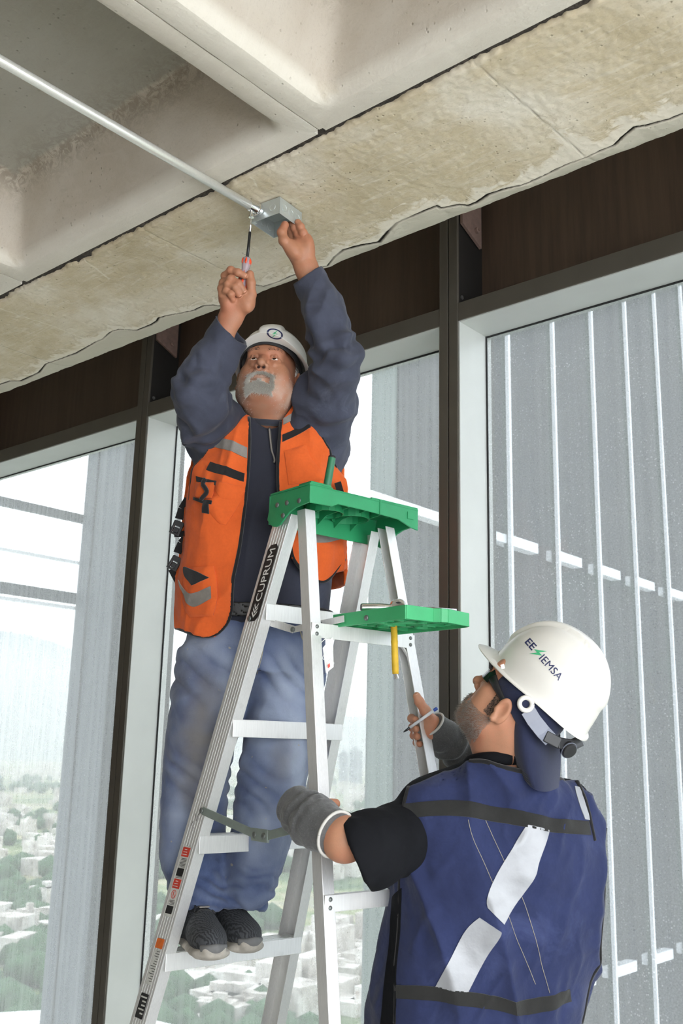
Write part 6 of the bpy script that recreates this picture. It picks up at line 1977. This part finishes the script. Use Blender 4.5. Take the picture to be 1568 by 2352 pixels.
M['lens_dark'] = simple('dark_lens', (.012, .016, .014), .08, 0, .1)
M['pen_white'] = simple('pen_barrel', srgb(226, 228, 232), .25)
M['pen_blue'] = simple('pen_cap_blue', srgb(58, 96, 196), .3)
M['trouser'] = fabric('dark_work_trousers', srgb(44, 50, 72), .2, 800, .3, fold=.3)

W2 = W
B2X = nrm(RIGHT - TOCAM * .22); B2Y = nrm(TOCAM + RIGHT * .22)
hip2 = W2(1080, 2480, 2.32)
man2 = empty('person', (hip2[0], hip2[1], 0), 'worker in a navy vest seen from behind holding the ladder steady', 'person')
tor2 = SDF()
tn2 = [(hip2, .215, .145), (W2(1090, 2352, 2.34), .220, .145), (W2(1104, 2250, 2.355), .221, .145), (W2(1122, 2170, 2.365), .224, .144), (W2(1136, 2100, 2.375), .229, .142), (W2(1143, 1970, 2.39), .230, .135), (W2(1142, 1880, 2.40), .222, .120), (W2(1142, 1815, 2.405), .190, .095), (W2(1150, 1772, 2.40), .110, .080), (W2(1160, 1745, 2.39), .070, .070)]
tor2.loft(tn2, B2X, B2Y, ex=2.3)
for x_, D_ in ((975, 2.36), (1300, 2.45)): tor2.ell(W2(x_, 1862, D_), (.066, .066, .066), k=.05)
# polo shirt with the left sleeve
tee = SDF(); tee.fn(tor2); tee.lo, tee.hi = tor2.lo.copy(), tor2.hi.copy()
slL = [W2(972, 1905, 2.395), W2(912, 1928, 2.305), W2(852, 1950, 2.22), W2(808, 1960, 2.17)]
tee.chain(slL, [.068, .076, .080, .078], k=.03, k0=.03)
slR = [W2(1280, 1862, 2.48), W2(1240, 1865, 2.58), W2(1190, 1850, 2.66)]
tee.chain(slR, [.075, .078, .075], k=.03, k0=.04)
axL = nrm(W2(790, 1935, 2.16) - slL[0]); cutL = W2(818, 1962, 2.18)
axL = nrm(-RIGHT * .905 - ZUP * .40 - TOCAM * .05)
tee.fn(lambda P: np.where(np.linalg.norm(P - cutL, axis=1) < .2, (P - cutL) @ axL, -1.), k=.004, op='i')
tee.cap(W2(1150, 1775, 2.38), W2(1140, 1700, 2.36), .055, .08, k=.01, op='s')
f2 = folds(8., .0035, ZUP + RIGHT * .4, .6, 31.)
zt2 = W2(1090, 2420, 2.34)[2]
tee.fn(lambda P: zt2 - P[:, 2], k=.01, op='i')
te_o = sdf_obj('polo_shirt', tee, .0056, M['black_tee'], man2, pad=.03, dispf=f2)
te_o['label'] = 'black short sleeved shirt'
cc_ = []
for a in np.linspace(0, 2 * math.pi, 30):
    cc_.append(W2(1148, 1752, 2.385) + B2X * .072 * math.sin(a) + B2Y * .068 * math.cos(a) + ZUP * (.012 * math.cos(a)) - RIGHT * .0)
mb = MB(); mb.tube(cc_, .017, 10, cap=False); mb.build('collar', M['black_tee'], te_o, smooth=True)
# vest
PV2 = [(935, 1805), (1000, 1778), (1085, 1758), (1120, 1752), (1290, 1795), (1320, 1800), (1352, 1830), (1420, 1950), (1420, 2500), (800, 2500), (858, 2352), (872, 2200), (900, 2050), (921, 1930), (926, 1850)]
v2 = SDF(); v2.lo, v2.hi = tor2.lo - .03, tor2.hi + .03
mid2 = lambda P: (P - W2(1140, 1950, 2.39)) @ B2Y
def reg2(P):
    x, y, D = project(P)
    bk = np.maximum(polysd(x, y, PV2) / 960., -(mid2(P) + .04))
    u_ = np.abs((P - W2(1143, 1950, 2.39)) @ B2X)
    arm = np.minimum(np.linalg.norm(P - W2(945, 1860, 2.36), axis=1), np.linalg.norm(P - W2(1345, 1860, 2.47), axis=1)) - .115
    ft = np.maximum(np.maximum(mid2(P), -arm), P[:, 2] - W2(1140, 1790, 2.4)[2])
    ft = np.maximum(ft, .03 - u_)
    return np.minimum(bk, ft)
v2.fn(lambda P: np.abs(tor2(P) - .018) - .0055); v2.fn(reg2, k=.003, op='i'); v2.fn(lambda P: W2(1090, 2440, 2.3)[2] - P[:, 2], k=.003, op='i')
fa = folds(8., .019, ZUP - RIGHT * .25, .8, 41.); fb = folds(15., .006, ZUP + RIGHT * .5, .6, 45.)
fv2d = lambda P: fa(P) + fb(P) - .006
Vv, Qv = surface(v2, v2.lo, v2.hi, .0054)
Nv = grad(tor2, Vv, .003); Nv /= np.linalg.norm(Nv, axis=1)[:, None]; Vv = Vv - Nv * fv2d(Vv)[:, None]
ve2 = obj('safety_vest', Vv, Qv, M['navy_vest'], man2, smooth=True); ve2['label'] = 'navy work vest with a worn silver diagonal stripe'
vo2 = lambda P: tor2(P) - .0235
def band2(L_, R_, mat, name='tape_band', off=.0, th=.002, **k): return patch_obj(name, vo2, L_, R_, off, th, 2.0, mat, ve2, dispf=fv2d, **k)
band2([(928, 1846), (1000, 1839), (1059, 1840), (1160, 1858), (1258, 1879), (1350, 1886)], [(928, 1880), (1000, 1874), (1059, 1876), (1160, 1892), (1253, 1911), (1354, 1918)], M['charcoal_band'], nu=44)
band2([(905, 2262), (980, 2264), (1043, 2269), (1130, 2285), (1207, 2294), (1306, 2271)], [(905, 2293), (980, 2297), (1043, 2302), (1130, 2317), (1217, 2327), (1309, 2298)], M['charcoal_band'], nu=44)
o = band2([(1204, 1896), (1170, 1955), (1130, 2026), (1116, 2062), (1118, 2083)], [(1258, 1907), (1234, 1980), (1222, 2020), (1180, 2080), (1154, 2120)], M['silver_tape'], 'silver_stripe', nu=34, nv=12)
o = band2([(1100, 2106), (1069, 2136), (1035, 2200), (1000, 2266)], [(1146, 2136), (1142, 2150), (1108, 2212), (1074, 2275)], M['silver_tape'], 'silver_stripe', nu=30, nv=12)
band2([(1318, 1808), (1330, 1850), (1341, 1882)], [(1332, 1812), (1345, 1850), (1352, 1884)], M['silver_tape'], 'shoulder_stripe', nu=14, nv=6)
for L_ in ([(1074, 1884), (1085, 1925), (1110, 1980), (1130, 2026)], [(1115, 1884), (1135, 1930), (1158, 1980)], [(1166, 2103), (1190, 2165), (1215, 2225), (1230, 2261)], [(1196, 2057), (1222, 2130), (1242, 2210), (1258, 2278)]):
    trim_obj('loose_seam', vo2, L_, .0005, 2.0, .0006, M['thread'], ve2, 30, dispf=fv2d)
for L_ in ([(938, 1806), (928, 1850), (923, 1930), (919, 2030), (916, 2130), (910, 2230), (905, 2350)], [(1322, 1800), (1338, 1830), (1352, 1880), (1360, 1930)], [(1085, 1760), (1120, 1756), (1180, 1766), (1290, 1796)]):
    trim_obj('binding', vo2, L_, -.003, 2.0, .0058, M['trim_black'], ve2, 50, dispf=fv2d)
band2([(903, 2060), (895, 2150), (884, 2250), (872, 2352), (866, 2400)], [(921, 2040), (917, 2150), (911, 2250), (906, 2352), (903, 2400)], M['black_tee'], 'side_panel', .0, .002, nu=24, nv=6)
# side binding that follows the right edge of the vest
rp = []
for y_ in np.linspace(1900, 2350, 16):
    xs = np.arange(1440, 1240, -3.); hp = hit(vo2, [(x_, y_) for x_ in xs], 2.0)
    ok = np.where(np.abs(vo2(hp.astype(np.float32))) < .0015)[0]
    rp.append((xs[ok[0]] - 3, y_))
trim_obj('binding', vo2, rp, -.002, 2.0, .0058, M['trim_black'], ve2, 50, dispf=fv2d)

# trousers and shoes (below the frame)
tr = SDF(); fx = nrm(-RIGHT * .5 - TOCAM * .85)
sole2 = [np.array([hip2[0], hip2[1], 0]) - B2X * .13 + fx * .02, np.array([hip2[0], hip2[1], 0]) + B2X * .12 + fx * .03]
tr.loft([(hip2 + ZUP * .10, .20, .135), (hip2 - ZUP * .05, .20, .140)], B2X, B2Y, ex=2.3)
for f_, sg in zip(sole2, (-1, 1)):
    h_ = hip2 + B2X * sg * .095 - ZUP * .06
    tr.chain([h_, (h_ + f_) / 2 + ZUP * .03 + fx * .02, f_ + ZUP * .09], [.105, .082, .065], k=.04)
    tr.fn(lambda P: .045 - P[:, 2], k=.002, op='i')
sdf_obj('trousers', tr, .010, M['trouser'], man2, dispf=folds(7., .006, ZUP, .7, 61.))
for f_ in sole2: shoe(f_ + fx * .20 + ZUP * .001, fx, man2, 0)

# ---- head
yd = nrm(-RIGHT * .85 - TOCAM * .52)
H2o = W2(1183, 1622, 2.37)
H2 = frame(H2o, yd * math.cos(math.radians(50)) + ZUP * math.sin(math.radians(50)), ZUP - yd * .8)
nk2 = to_l(H2, W2(1150, 1790, 2.40)[None])[0]
hp2 = dict(fat=.0, neck0=(0, -.045, -.055), neck1=nk2, nr0=.058, nr1=.068, extra=[lambda s: s.cap((0, .035, -.10), (0, -.02, -.105), .034, .045, k=.04)])
hd2 = head_sdf(hp2); hw2 = lambda P: hd2(to_l(H2, P))
Vh2, Qh2 = surface(hw2, H2o + np.array([-.19, -.19, -.26]), H2o + np.array([.19, .19, .16]), .0021)
# left arm: elbow and fist under the sleeve
armL = SDF()
EL = W2(792, 1928, 2.175)
armL.chain([slL[0], EL], [.052, .043], k=.02); armL.ell(EL + TOCAM * .002 - RIGHT * .004, (.044, .044, .044), k=.02)
armL.chain([EL, W2(722, 1888, 2.235)], [.042, .038], k=.02)
armL.ell(W2(695, 1868, 2.275), (.032, .036, .036), k=.02)
fgT = [W2(712, 1862, 2.29), W2(740, 1846, 2.345), W2(770, 1846, 2.36)]
armL.chain(fgT, [.015, .013, .0115], k=.01)
for k_ in range(4):
    z_ = ZUP * (.014 - .019 * k_)
    armL.chain([W2(690, 1862, 2.29) + z_, W2(684, 1860, 2.335) + z_, W2(705, 1860, 2.37) + z_, W2(732, 1858, 2.375) + z_], [.0115, .011, .0105, .0098], k=.006)
V5, Q5 = surface(armL, armL.lo - .01, armL.hi + .01, .0026)
# right arm and the hand on the far rail
armR = SDF()
ER = W2(1150, 1815, 2.72); WR = W2(1003, 1672, 2.655)
armR.chain([slR[0], W2(1190, 1850, 2.68), ER, WR], [.055, .048, .042, .028], k=.02)
armR.ell(W2(986, 1668, 2.645), (.020, .028, .036), np.stack([RIGHT, TOCAM, ZUP]), k=.02)
fg2 = [[W2(990, 1655, 2.640), W2(976, 1632, 2.618), W2(963, 1612, 2.612), W2(957, 1599, 2.612)]]
for k_, yy in enumerate((1650, 1671, 1689, 1706)):
    dx = (0, 2, 5, 11)[k_]
    fg2.append([W2(990 + dx * .5, yy + 2, 2.665), W2(966 + dx, yy + 3, 2.700), W2(947 + dx, yy - 1, 2.680), W2(945 + dx, yy, 2.652), W2(953 + dx, yy + 3, 2.632)])
for f_, (r0, r1) in zip(fg2, ((.0150, .0105), (.0112, .0098), (.0112, .0098), (.0108, .0094), (.0096, .0084))): finger(armR, f_, r0, r1, .010)
V6, Q6 = surface(armR, armR.lo - .01, armR.hi + .01, .0021)
co2 = SDF(); co2.loft([(n_[0], n_[1] * .8, n_[2] * .8) for n_ in tn2[:-1]], B2X, B2Y); co2.cap(tn2[-2][0], W2(1152, 1745, 2.385), .055, .055, k=.02)
for f_, sg in zip(sole2, (-1, 1)): co2.chain([hip2 + B2X * sg * .095 - ZUP * .06, f_ + ZUP * .10], [.08, .045], k=.03)
V7, Q7 = surface(co2, co2.lo - .02, co2.hi + .02, .012, 0)
V, Q = join([(Vh2, Qh2), (V5, Q5), (V6, Q6), (V7, Q7)])
def beard2(P):
    x, y, z = P.T; n = pnoise(P * 45) * .008
    low = (z < -.058 + n + .45 * np.clip(.05 - y, -.02, .1) * 0) & (z > -.135) & (y > -.002 + n)
    jaw = (z < -.048 - .55 * (y - .01) + n) & (z > -.12) & (y > -.012) & (y < .05)
    mo = (z < -.047) & (np.abs(x) < .036)
    return (low & ((y < .07) | (z < -.080) | mo)) | jaw
def sideb(P):
    x, y, z = P.T
    a_ = (np.abs(x) > .050) & (y > -.002) & (y < .030 + .2 * z) & (z > -.045) & (z < .05)
    b_ = (y < -.055) & (z < .0) & (z > -.075)
    return a_ & ~((np.abs(x) > .081))
st2 = np.zeros(len(V)); Lh = to_l(H2, Vh2)
st2[:len(Lh)] = np.where(beard2(Lh), .55, 0) + np.where(sideb(Lh), .75, 0)
bo2 = obj('body', V, Q, M['skin2'], man2, smooth=True, attrs=dict(stub=np.clip(st2, 0, .75)))
mb = MB(); nail(mb, fg2[0][-1], fg2[0][-2], TOCAM, .0105); mb.build('fingernail', M['nail'], bo2, smooth=True)
for sg in (-1, 1):
    c_ = to_w(H2, (sg * .031, .0735, -.0005)); mb = MB(); V_, F_ = ico_blob(.0128, 0, 2); V_ = V_ / np.linalg.norm(V_, axis=1)[:, None] * .0128; mb.add(V_ + c_, F_); mb.build('eyeball', M['eye_white'], bo2, smooth=True)
rs2 = np.random.RandomState(9)
P_, N_ = scatter(H2, hd2, Vh2, Qh2, 3400, beard2, 15)
Vb, Fb = strands(to_w(H2, P_), N_ @ H2[1], .0042, .00045, rs2, -H2[1][2] * .8 + H2[1][1] * .3, .55, .35)
o = obj('beard', Vb, Fb, M['beard_mix'], bo2); o['label'] = 'short salt and pepper beard'; o['kind'] = 'stuff'
P_, N_ = scatter(H2, hd2, Vh2, Qh2, 1300, sideb, 16)
Vb, Fb = strands(to_w(H2, P_), N_ @ H2[1], .004, .0006, rs2, -H2[1][2] * .7 - H2[1][1] * .5, .5, .5)
o = obj('hair', Vb, Fb, M['hair_dark'], bo2); o['kind'] = 'stuff'
def brow2(P):
    x, y, z = P.T; ax = np.abs(x); return (ax > .012) & (ax < .052) & (np.abs(z - .0255) < .0045) & (y > .05)
P_, N_ = scatter(H2, hd2, Vh2, Qh2, 260, brow2, 17)
Vb, Fb = strands(to_w(H2, P_), N_ @ H2[1], .007, .0005, rs2, H2[1][2] * .2, .5, .3); obj('eyebrows', Vb, Fb, M['hair_dark'], bo2)

# ---- sleeves over the forearms
sL = SDF()
cL = [W2(768, 1914, 2.175), W2(722, 1888, 2.225), W2(690, 1862, 2.265), W2(676, 1858, 2.30)]
sL.chain(cL, [.0515, .0545, .0475, .036], k=.02)
axs = nrm(cL[0] - cL[1]); cutS = W2(764, 1912, 2.18) + axs * .012
sL.fn(lambda P: (P - cutS) @ axs, k=.003, op='i')
dsL = lambda P: .0035 * np.sin(((P - cL[0]) @ axs) * 190 + 7 * pnoise(P * 12) + 3 * pnoise(P * 40)) * np.clip((-(P - cL[0]) @ axs - .03) / .05, .1, 1) + .0012 * pnoise(P * 120)
sl_o = sdf_obj('arm_sleeve', sL, .0036, M['grey_sleeve'], man2, dispf=dsL); sl_o['label'] = 'grey knitted sleeve over the near forearm and hand'
rg = []
xx_ = nrm(np.cross(axs, ZUP)); yy_ = np.cross(xx_, axs)
for a in np.linspace(0, 2 * math.pi, 30): rg.append(cutS - axs * .002 + (xx_ * math.cos(a) + yy_ * math.sin(a)) * .0505)
mb = MB(); mb.tube(rg, .0035, 8, cap=False); mb.build('cuff_edge', M['cuff_white'], sl_o, smooth=True)
sR = SDF(); cR = [ER + (ER - WR) * .1, W2(1075, 1745, 2.69), W2(1030, 1700, 2.668), W2(1001, 1671, 2.652)]
sR.chain(cR, [.055, .050, .046, .037], k=.02); axr = nrm(cR[3] - cR[2]); cutR = cR[3] + axr * .016
sR.fn(lambda P: (P - cutR) @ axr, k=.003, op='i')
dsR = lambda P: .0055 * np.sin(((P - cR[3]) @ axr) * 120 + 6 * pnoise(P * 9) + 2 * pnoise(P * 30)) * np.clip((-(P - cR[3]) @ axr - .02) / .04, .1, 1)
sr_o = sdf_obj('arm_sleeve', sR, .0036, M['grey_sleeve'], man2, dispf=dsR)
xr_ = nrm(np.cross(axr, ZUP)); yr_ = np.cross(xr_, axr)
mb = MB(); mb.tube([cutR - axr * .002 + (xr_ * math.cos(a) + yr_ * math.sin(a)) * .0355 for a in np.linspace(0, 2 * math.pi, 26)], .0032, 8, cap=False); mb.build('cuff_edge', M['cuff_white'], sr_o, smooth=True)

# ---- cap worn backwards under the hard hat
cp = SDF(); cp.lo, cp.hi = np.array([-.1, -.13, -.06]), np.array([.1, .11, .14])
cp.ell((0, -.014, .030), (.0812, .1025, .0925))
def cap_reg(P): return .012 - P[:, 2] + .55 * np.clip(P[:, 1] + .02, -.2, .02) * -1 * 0 - .30 * np.clip(-P[:, 1] + .01, 0, .1)
cp.fn(cap_reg, k=.003, op='i'); cp.fn(lambda P: P[:, 1] - .062 - .2 * P[:, 2], k=.003, op='i')
E2 = math.radians(38)
HF2 = frame(W2(1252, 1578, 2.385), yd * math.cos(E2) + ZUP * math.sin(E2), ZUP - yd * .6)
cpw = lambda P: smax(cp(to_l(H2, P)), to_l(HF2, P)[:, 2] - .004, .002)
cap_o = sdf_obj('cap', cpw, .0036, M['cap_navy'], man2, lo=H2o - .17, hi=H2o + .19); cap_o['label'] = 'navy cap worn backwards under the hard hat'
ctl = [[W2(1163, 1610, 2.335), W2(1168, 1705, 2.345), W2(1192, 1772, 2.33)], [W2(1212, 1630, 2.285), W2(1216, 1735, 2.275), W2(1232, 1815, 2.265)], [W2(1282, 1660, 2.36), W2(1286, 1740, 2.37), W2(1281, 1808, 2.34)]]
nb_ = 22
def lag(t_): return np.array([2 * (t_ - .5) * (t_ - 1), 4 * t_ * (1 - t_), 2 * t_ * (t_ - .5)])
Vc = []
for u_ in np.linspace(0, 1, nb_):
    for v_ in np.linspace(0, 1, nb_):
        a, b = lag(u_), lag(v_); Vc.append(sum(a[i] * b[j] * ctl[i][j] for i in range(3) for j in range(3)))
Vc = np.array(Vc); Fg = grid_faces(nb_, nb_)
cen = Vc.mean(0); nn_ = nrm(np.cross(Vc[nb_ * 11 + 12] - Vc[nb_ * 11 + 10], Vc[nb_ * 12 + 11] - Vc[nb_ * 10 + 11]))
n = nb_ * nb_; rim = [i * nb_ for i in range(nb_)] + [(nb_ - 1) * nb_ + j for j in range(1, nb_)] + [i * nb_ + nb_ - 1 for i in range(nb_ - 2, -1, -1)] + [j for j in range(nb_ - 2, 0, -1)]
Fall = np.concatenate([Fg, Fg[:, ::-1] + n, np.array([(rim[i], rim[(i + 1) % len(rim)], rim[(i + 1) % len(rim)] + n, rim[i] + n) for i in range(len(rim))])])
obj('brim', np.concatenate([Vc, Vc + nn_ * .003]), Fall, M['cap_navy'], cap_o, auto=50)
for k_ in range(4):
    v_ = .80 + .045 * k_
    pts = [sum(lag(u_)[i] * lag(v_)[j] * ctl[i][j] for i in range(3) for j in range(3)) + TOCAM * .0014 for u_ in np.linspace(.03, .97, 24)]
    mb = MB(); mb.tube(pts, .0008, 6); mb.build('brim_stitch', M['charcoal_band'], cap_o, smooth=True)

# ---- sunglasses
gl = empty('sunglasses', to_w(H2, (0, .09, -.02)), 'dark wraparound sunglasses on the man holding the ladder', 'sunglasses')
for sg in (-1, 1):
    P = []
    for i in range(14):
        a = .10 + (1.02 - .10) * i / 13
        for j in range(7):
            z_ = (-.026 + .046 * j / 6) * (1 - .35 * (i / 13) ** 2) + .016
            P.append((sg * .072 * math.sin(a) * 1.02, .028 + .077 * math.cos(a) + .002, z_))
    P = np.array(P); O_in = P + np.array([0, -.0022, 0]); n = 98
    Fg2 = grid_faces(14, 7); rim = [i * 7 for i in range(14)] + [13 * 7 + j for j in range(1, 7)] + [i * 7 + 6 for i in range(12, -1, -1)] + [j for j in range(5, 0, -1)]
    obj('lens', to_w(H2, np.concatenate([P, O_in])), np.concatenate([Fg2, Fg2[:, ::-1] + n, np.array([(rim[i], rim[(i + 1) % len(rim)], rim[(i + 1) % len(rim)] + n, rim[i] + n) for i in range(len(rim))])]), M['lens_dark'], gl, auto=50)
    mb = MB(); pts = [to_w(H2, q_) for q_ in ((sg * .064, .068, .018), (sg * .074, .045, .014), (sg * .081, .01, .009), (sg * .084, -.02, .004))]
    mb.tube(pts, [.012, .0095, .006, .0035], 8, flat=.4, up=H2[1][0]); mb.build('temple', M['black_plastic'], gl, smooth=True)
mb = MB(); mb.tube([to_w(H2, q_) for q_ in ((-.010, .106, .022), (0, .109, .022), (.010, .106, .022))], .003, 8); mb.build('bridge', M['black_plastic'], gl, smooth=True)

# ---- hard hat
hprm2 = dict(rx=.116, ry=.138, hz=.150, bill=.048, drop=.006, arch=.05)
hat2 = empty('hard_hat', HF2[0], 'glossy white hard hat with company lettering worn by the man holding the ladder', 'hard hat')
Vt, Ft = hat_shell(hprm2)
sh2 = obj('shell', to_w(HF2, Vt), Ft, M['white_shell'], hat2, auto=38)
hfn2 = hat_surface_fn(hprm2); hfw2 = lambda P: hfn2(to_l(HF2, P))
pc2 = hit(hfw2, [(1248, 1513)], 2.0)[0]; dd2 = nrm(pc2 - CAM)
ex2 = nrm(RT * .66 - UP * .75); ey2 = nrm(RT * .75 + UP * .66)
k2 = project(pc2)[2] / FPX                                # metres per picture unit there
def put_text(txt, u0, u1, hgt, bold, name, mat):
    V_, F_ = text_mesh(txt, 1., 0., 1., 0., bold)
    V_[:, 0] -= V_[:, 0].min(); V_[:, 0] *= (u1 - u0) / V_[:, 0].max(); V_[:, 1] -= V_[:, 1].min(); V_[:, 1] *= hgt / V_[:, 1].max()
    V_[:, 0] += u0; V_[:, 1] -= hgt / 2
    V_, F_ = refine(V_, F_)
    return obj(name, decal(V_[:, :2] * k2, F_, sh2, pc2, ex2, ey2, dd2), F_, mat, hat2)
put_text('EE', -58, -32, 17, .02, 'lettering', M['logo_navy']); put_text('IEMSA', -7, 60, 17, .0, 'lettering', M['logo_navy'])
Vb_, Fb_ = tri_fan(bolt_poly(34, 34)); a_ = 0.
Vb_[:, :2] = Vb_[:, :2] @ np.array([[math.cos(a_), math.sin(a_)], [-math.sin(a_), math.cos(a_)]]) + np.array([-19, 0])
obj('emblem_bolt', decal(Vb_[:, :2] * k2, Fb_, sh2, pc2, ex2, ey2, dd2), Fb_, M['logo_green'], hat2)
# slot for ear defenders, strap and adjuster
c_ = hit(lambda P: np.linalg.norm(P - to_w(HF2, (-.118, .0, -.012)), axis=1) - .012, [(1207, 1617)], 2.0)[0]
c_ = W2(1207, 1617, 2.268); nvv = nrm(TOCAM - RIGHT * .15)
mb = MB(); ringp = [c_ + (RIGHT * math.cos(a) + ZUP * math.sin(a)) * .0145 for a in np.linspace(0, 2 * math.pi, 22)]
mb.tube(ringp, .0058, 8, cap=False); mb.build('side_socket', M['white_shell'], hat2, smooth=True)
mb = MB(); mb.tube([c_ - TOCAM * .004, c_ - TOCAM * .001], [.012, .012], 16); mb.build('socket_core', M['cap_navy'], hat2)
mb = MB(); mb.bar(W2(1150, 1532, 2.31), W2(1158, 1530, 2.31), .010, .004, TOCAM); mb.build('rim_lug', M['white_shell'], hat2)
sp = [W2(1212, 1632, 2.268), W2(1226, 1655, 2.262), W2(1246, 1680, 2.262), W2(1262, 1697, 2.268)]
mb = MB(); [mb.bar(sp[i], sp[i + 1] + (sp[i + 1] - sp[i]) * .1, .034, .003, TOCAM) for i in range(3)]; mb.build('strap', M['strap_plastic'], hat2)
sp = [W2(1252, 1690, 2.262), W2(1282, 1706, 2.270), W2(1312, 1712, 2.295), W2(1332, 1702, 2.34)]
mb = MB(); [mb.bar(sp[i], sp[i + 1] + (sp[i + 1] - sp[i]) * .1, .026, .006, TOCAM) for i in range(3)]; mb.build('nape_band', M['black_plastic'], hat2, bevel=.002)
kc = W2(1305, 1722, 2.285); kd = nrm(RIGHT * .35 + TOCAM * .75 - ZUP * .55)
mb = MB(); mb.lathe([(.016, -.008), (.019, -.006), (.0195, .004), (.017, .008), (.012, .009)], kc, kd, 20); mb.build('adjuster_knob', M['black_plastic'], hat2, auto=40)
mb = MB(); mb.lathe([(.0205, .0015), (.0205, .004)], kc, kd, 20); mb.build('knob_rim', M['strap_plastic'], hat2)

# ---- pen held with the rail
pa, pb = W2(1004, 1626, 2.588), W2(926, 1682, 2.612)
pn = empty('pen', pb, 'white ballpoint pen with a blue end held against the ladder rail', 'pen')
dpn = pb - pa
mb = MB(); mb.tube([pa + dpn * .10, pa + dpn * .80], .0040, 10); mb.build('barrel', M['pen_white'], pn, smooth=True)
mb = MB(); mb.tube([pa, pa + dpn * .02, pa + dpn * .10], [.0030, .0044, .0043], 10); mb.build('end_plug', M['pen_blue'], pn, auto=40)
mb = MB(); mb.tube([pa + dpn * .80, pa + dpn * .94, pb], [.0040, .0026, .0006], 10); mb.build('tip', M['metal_dark'], pn, smooth=True)
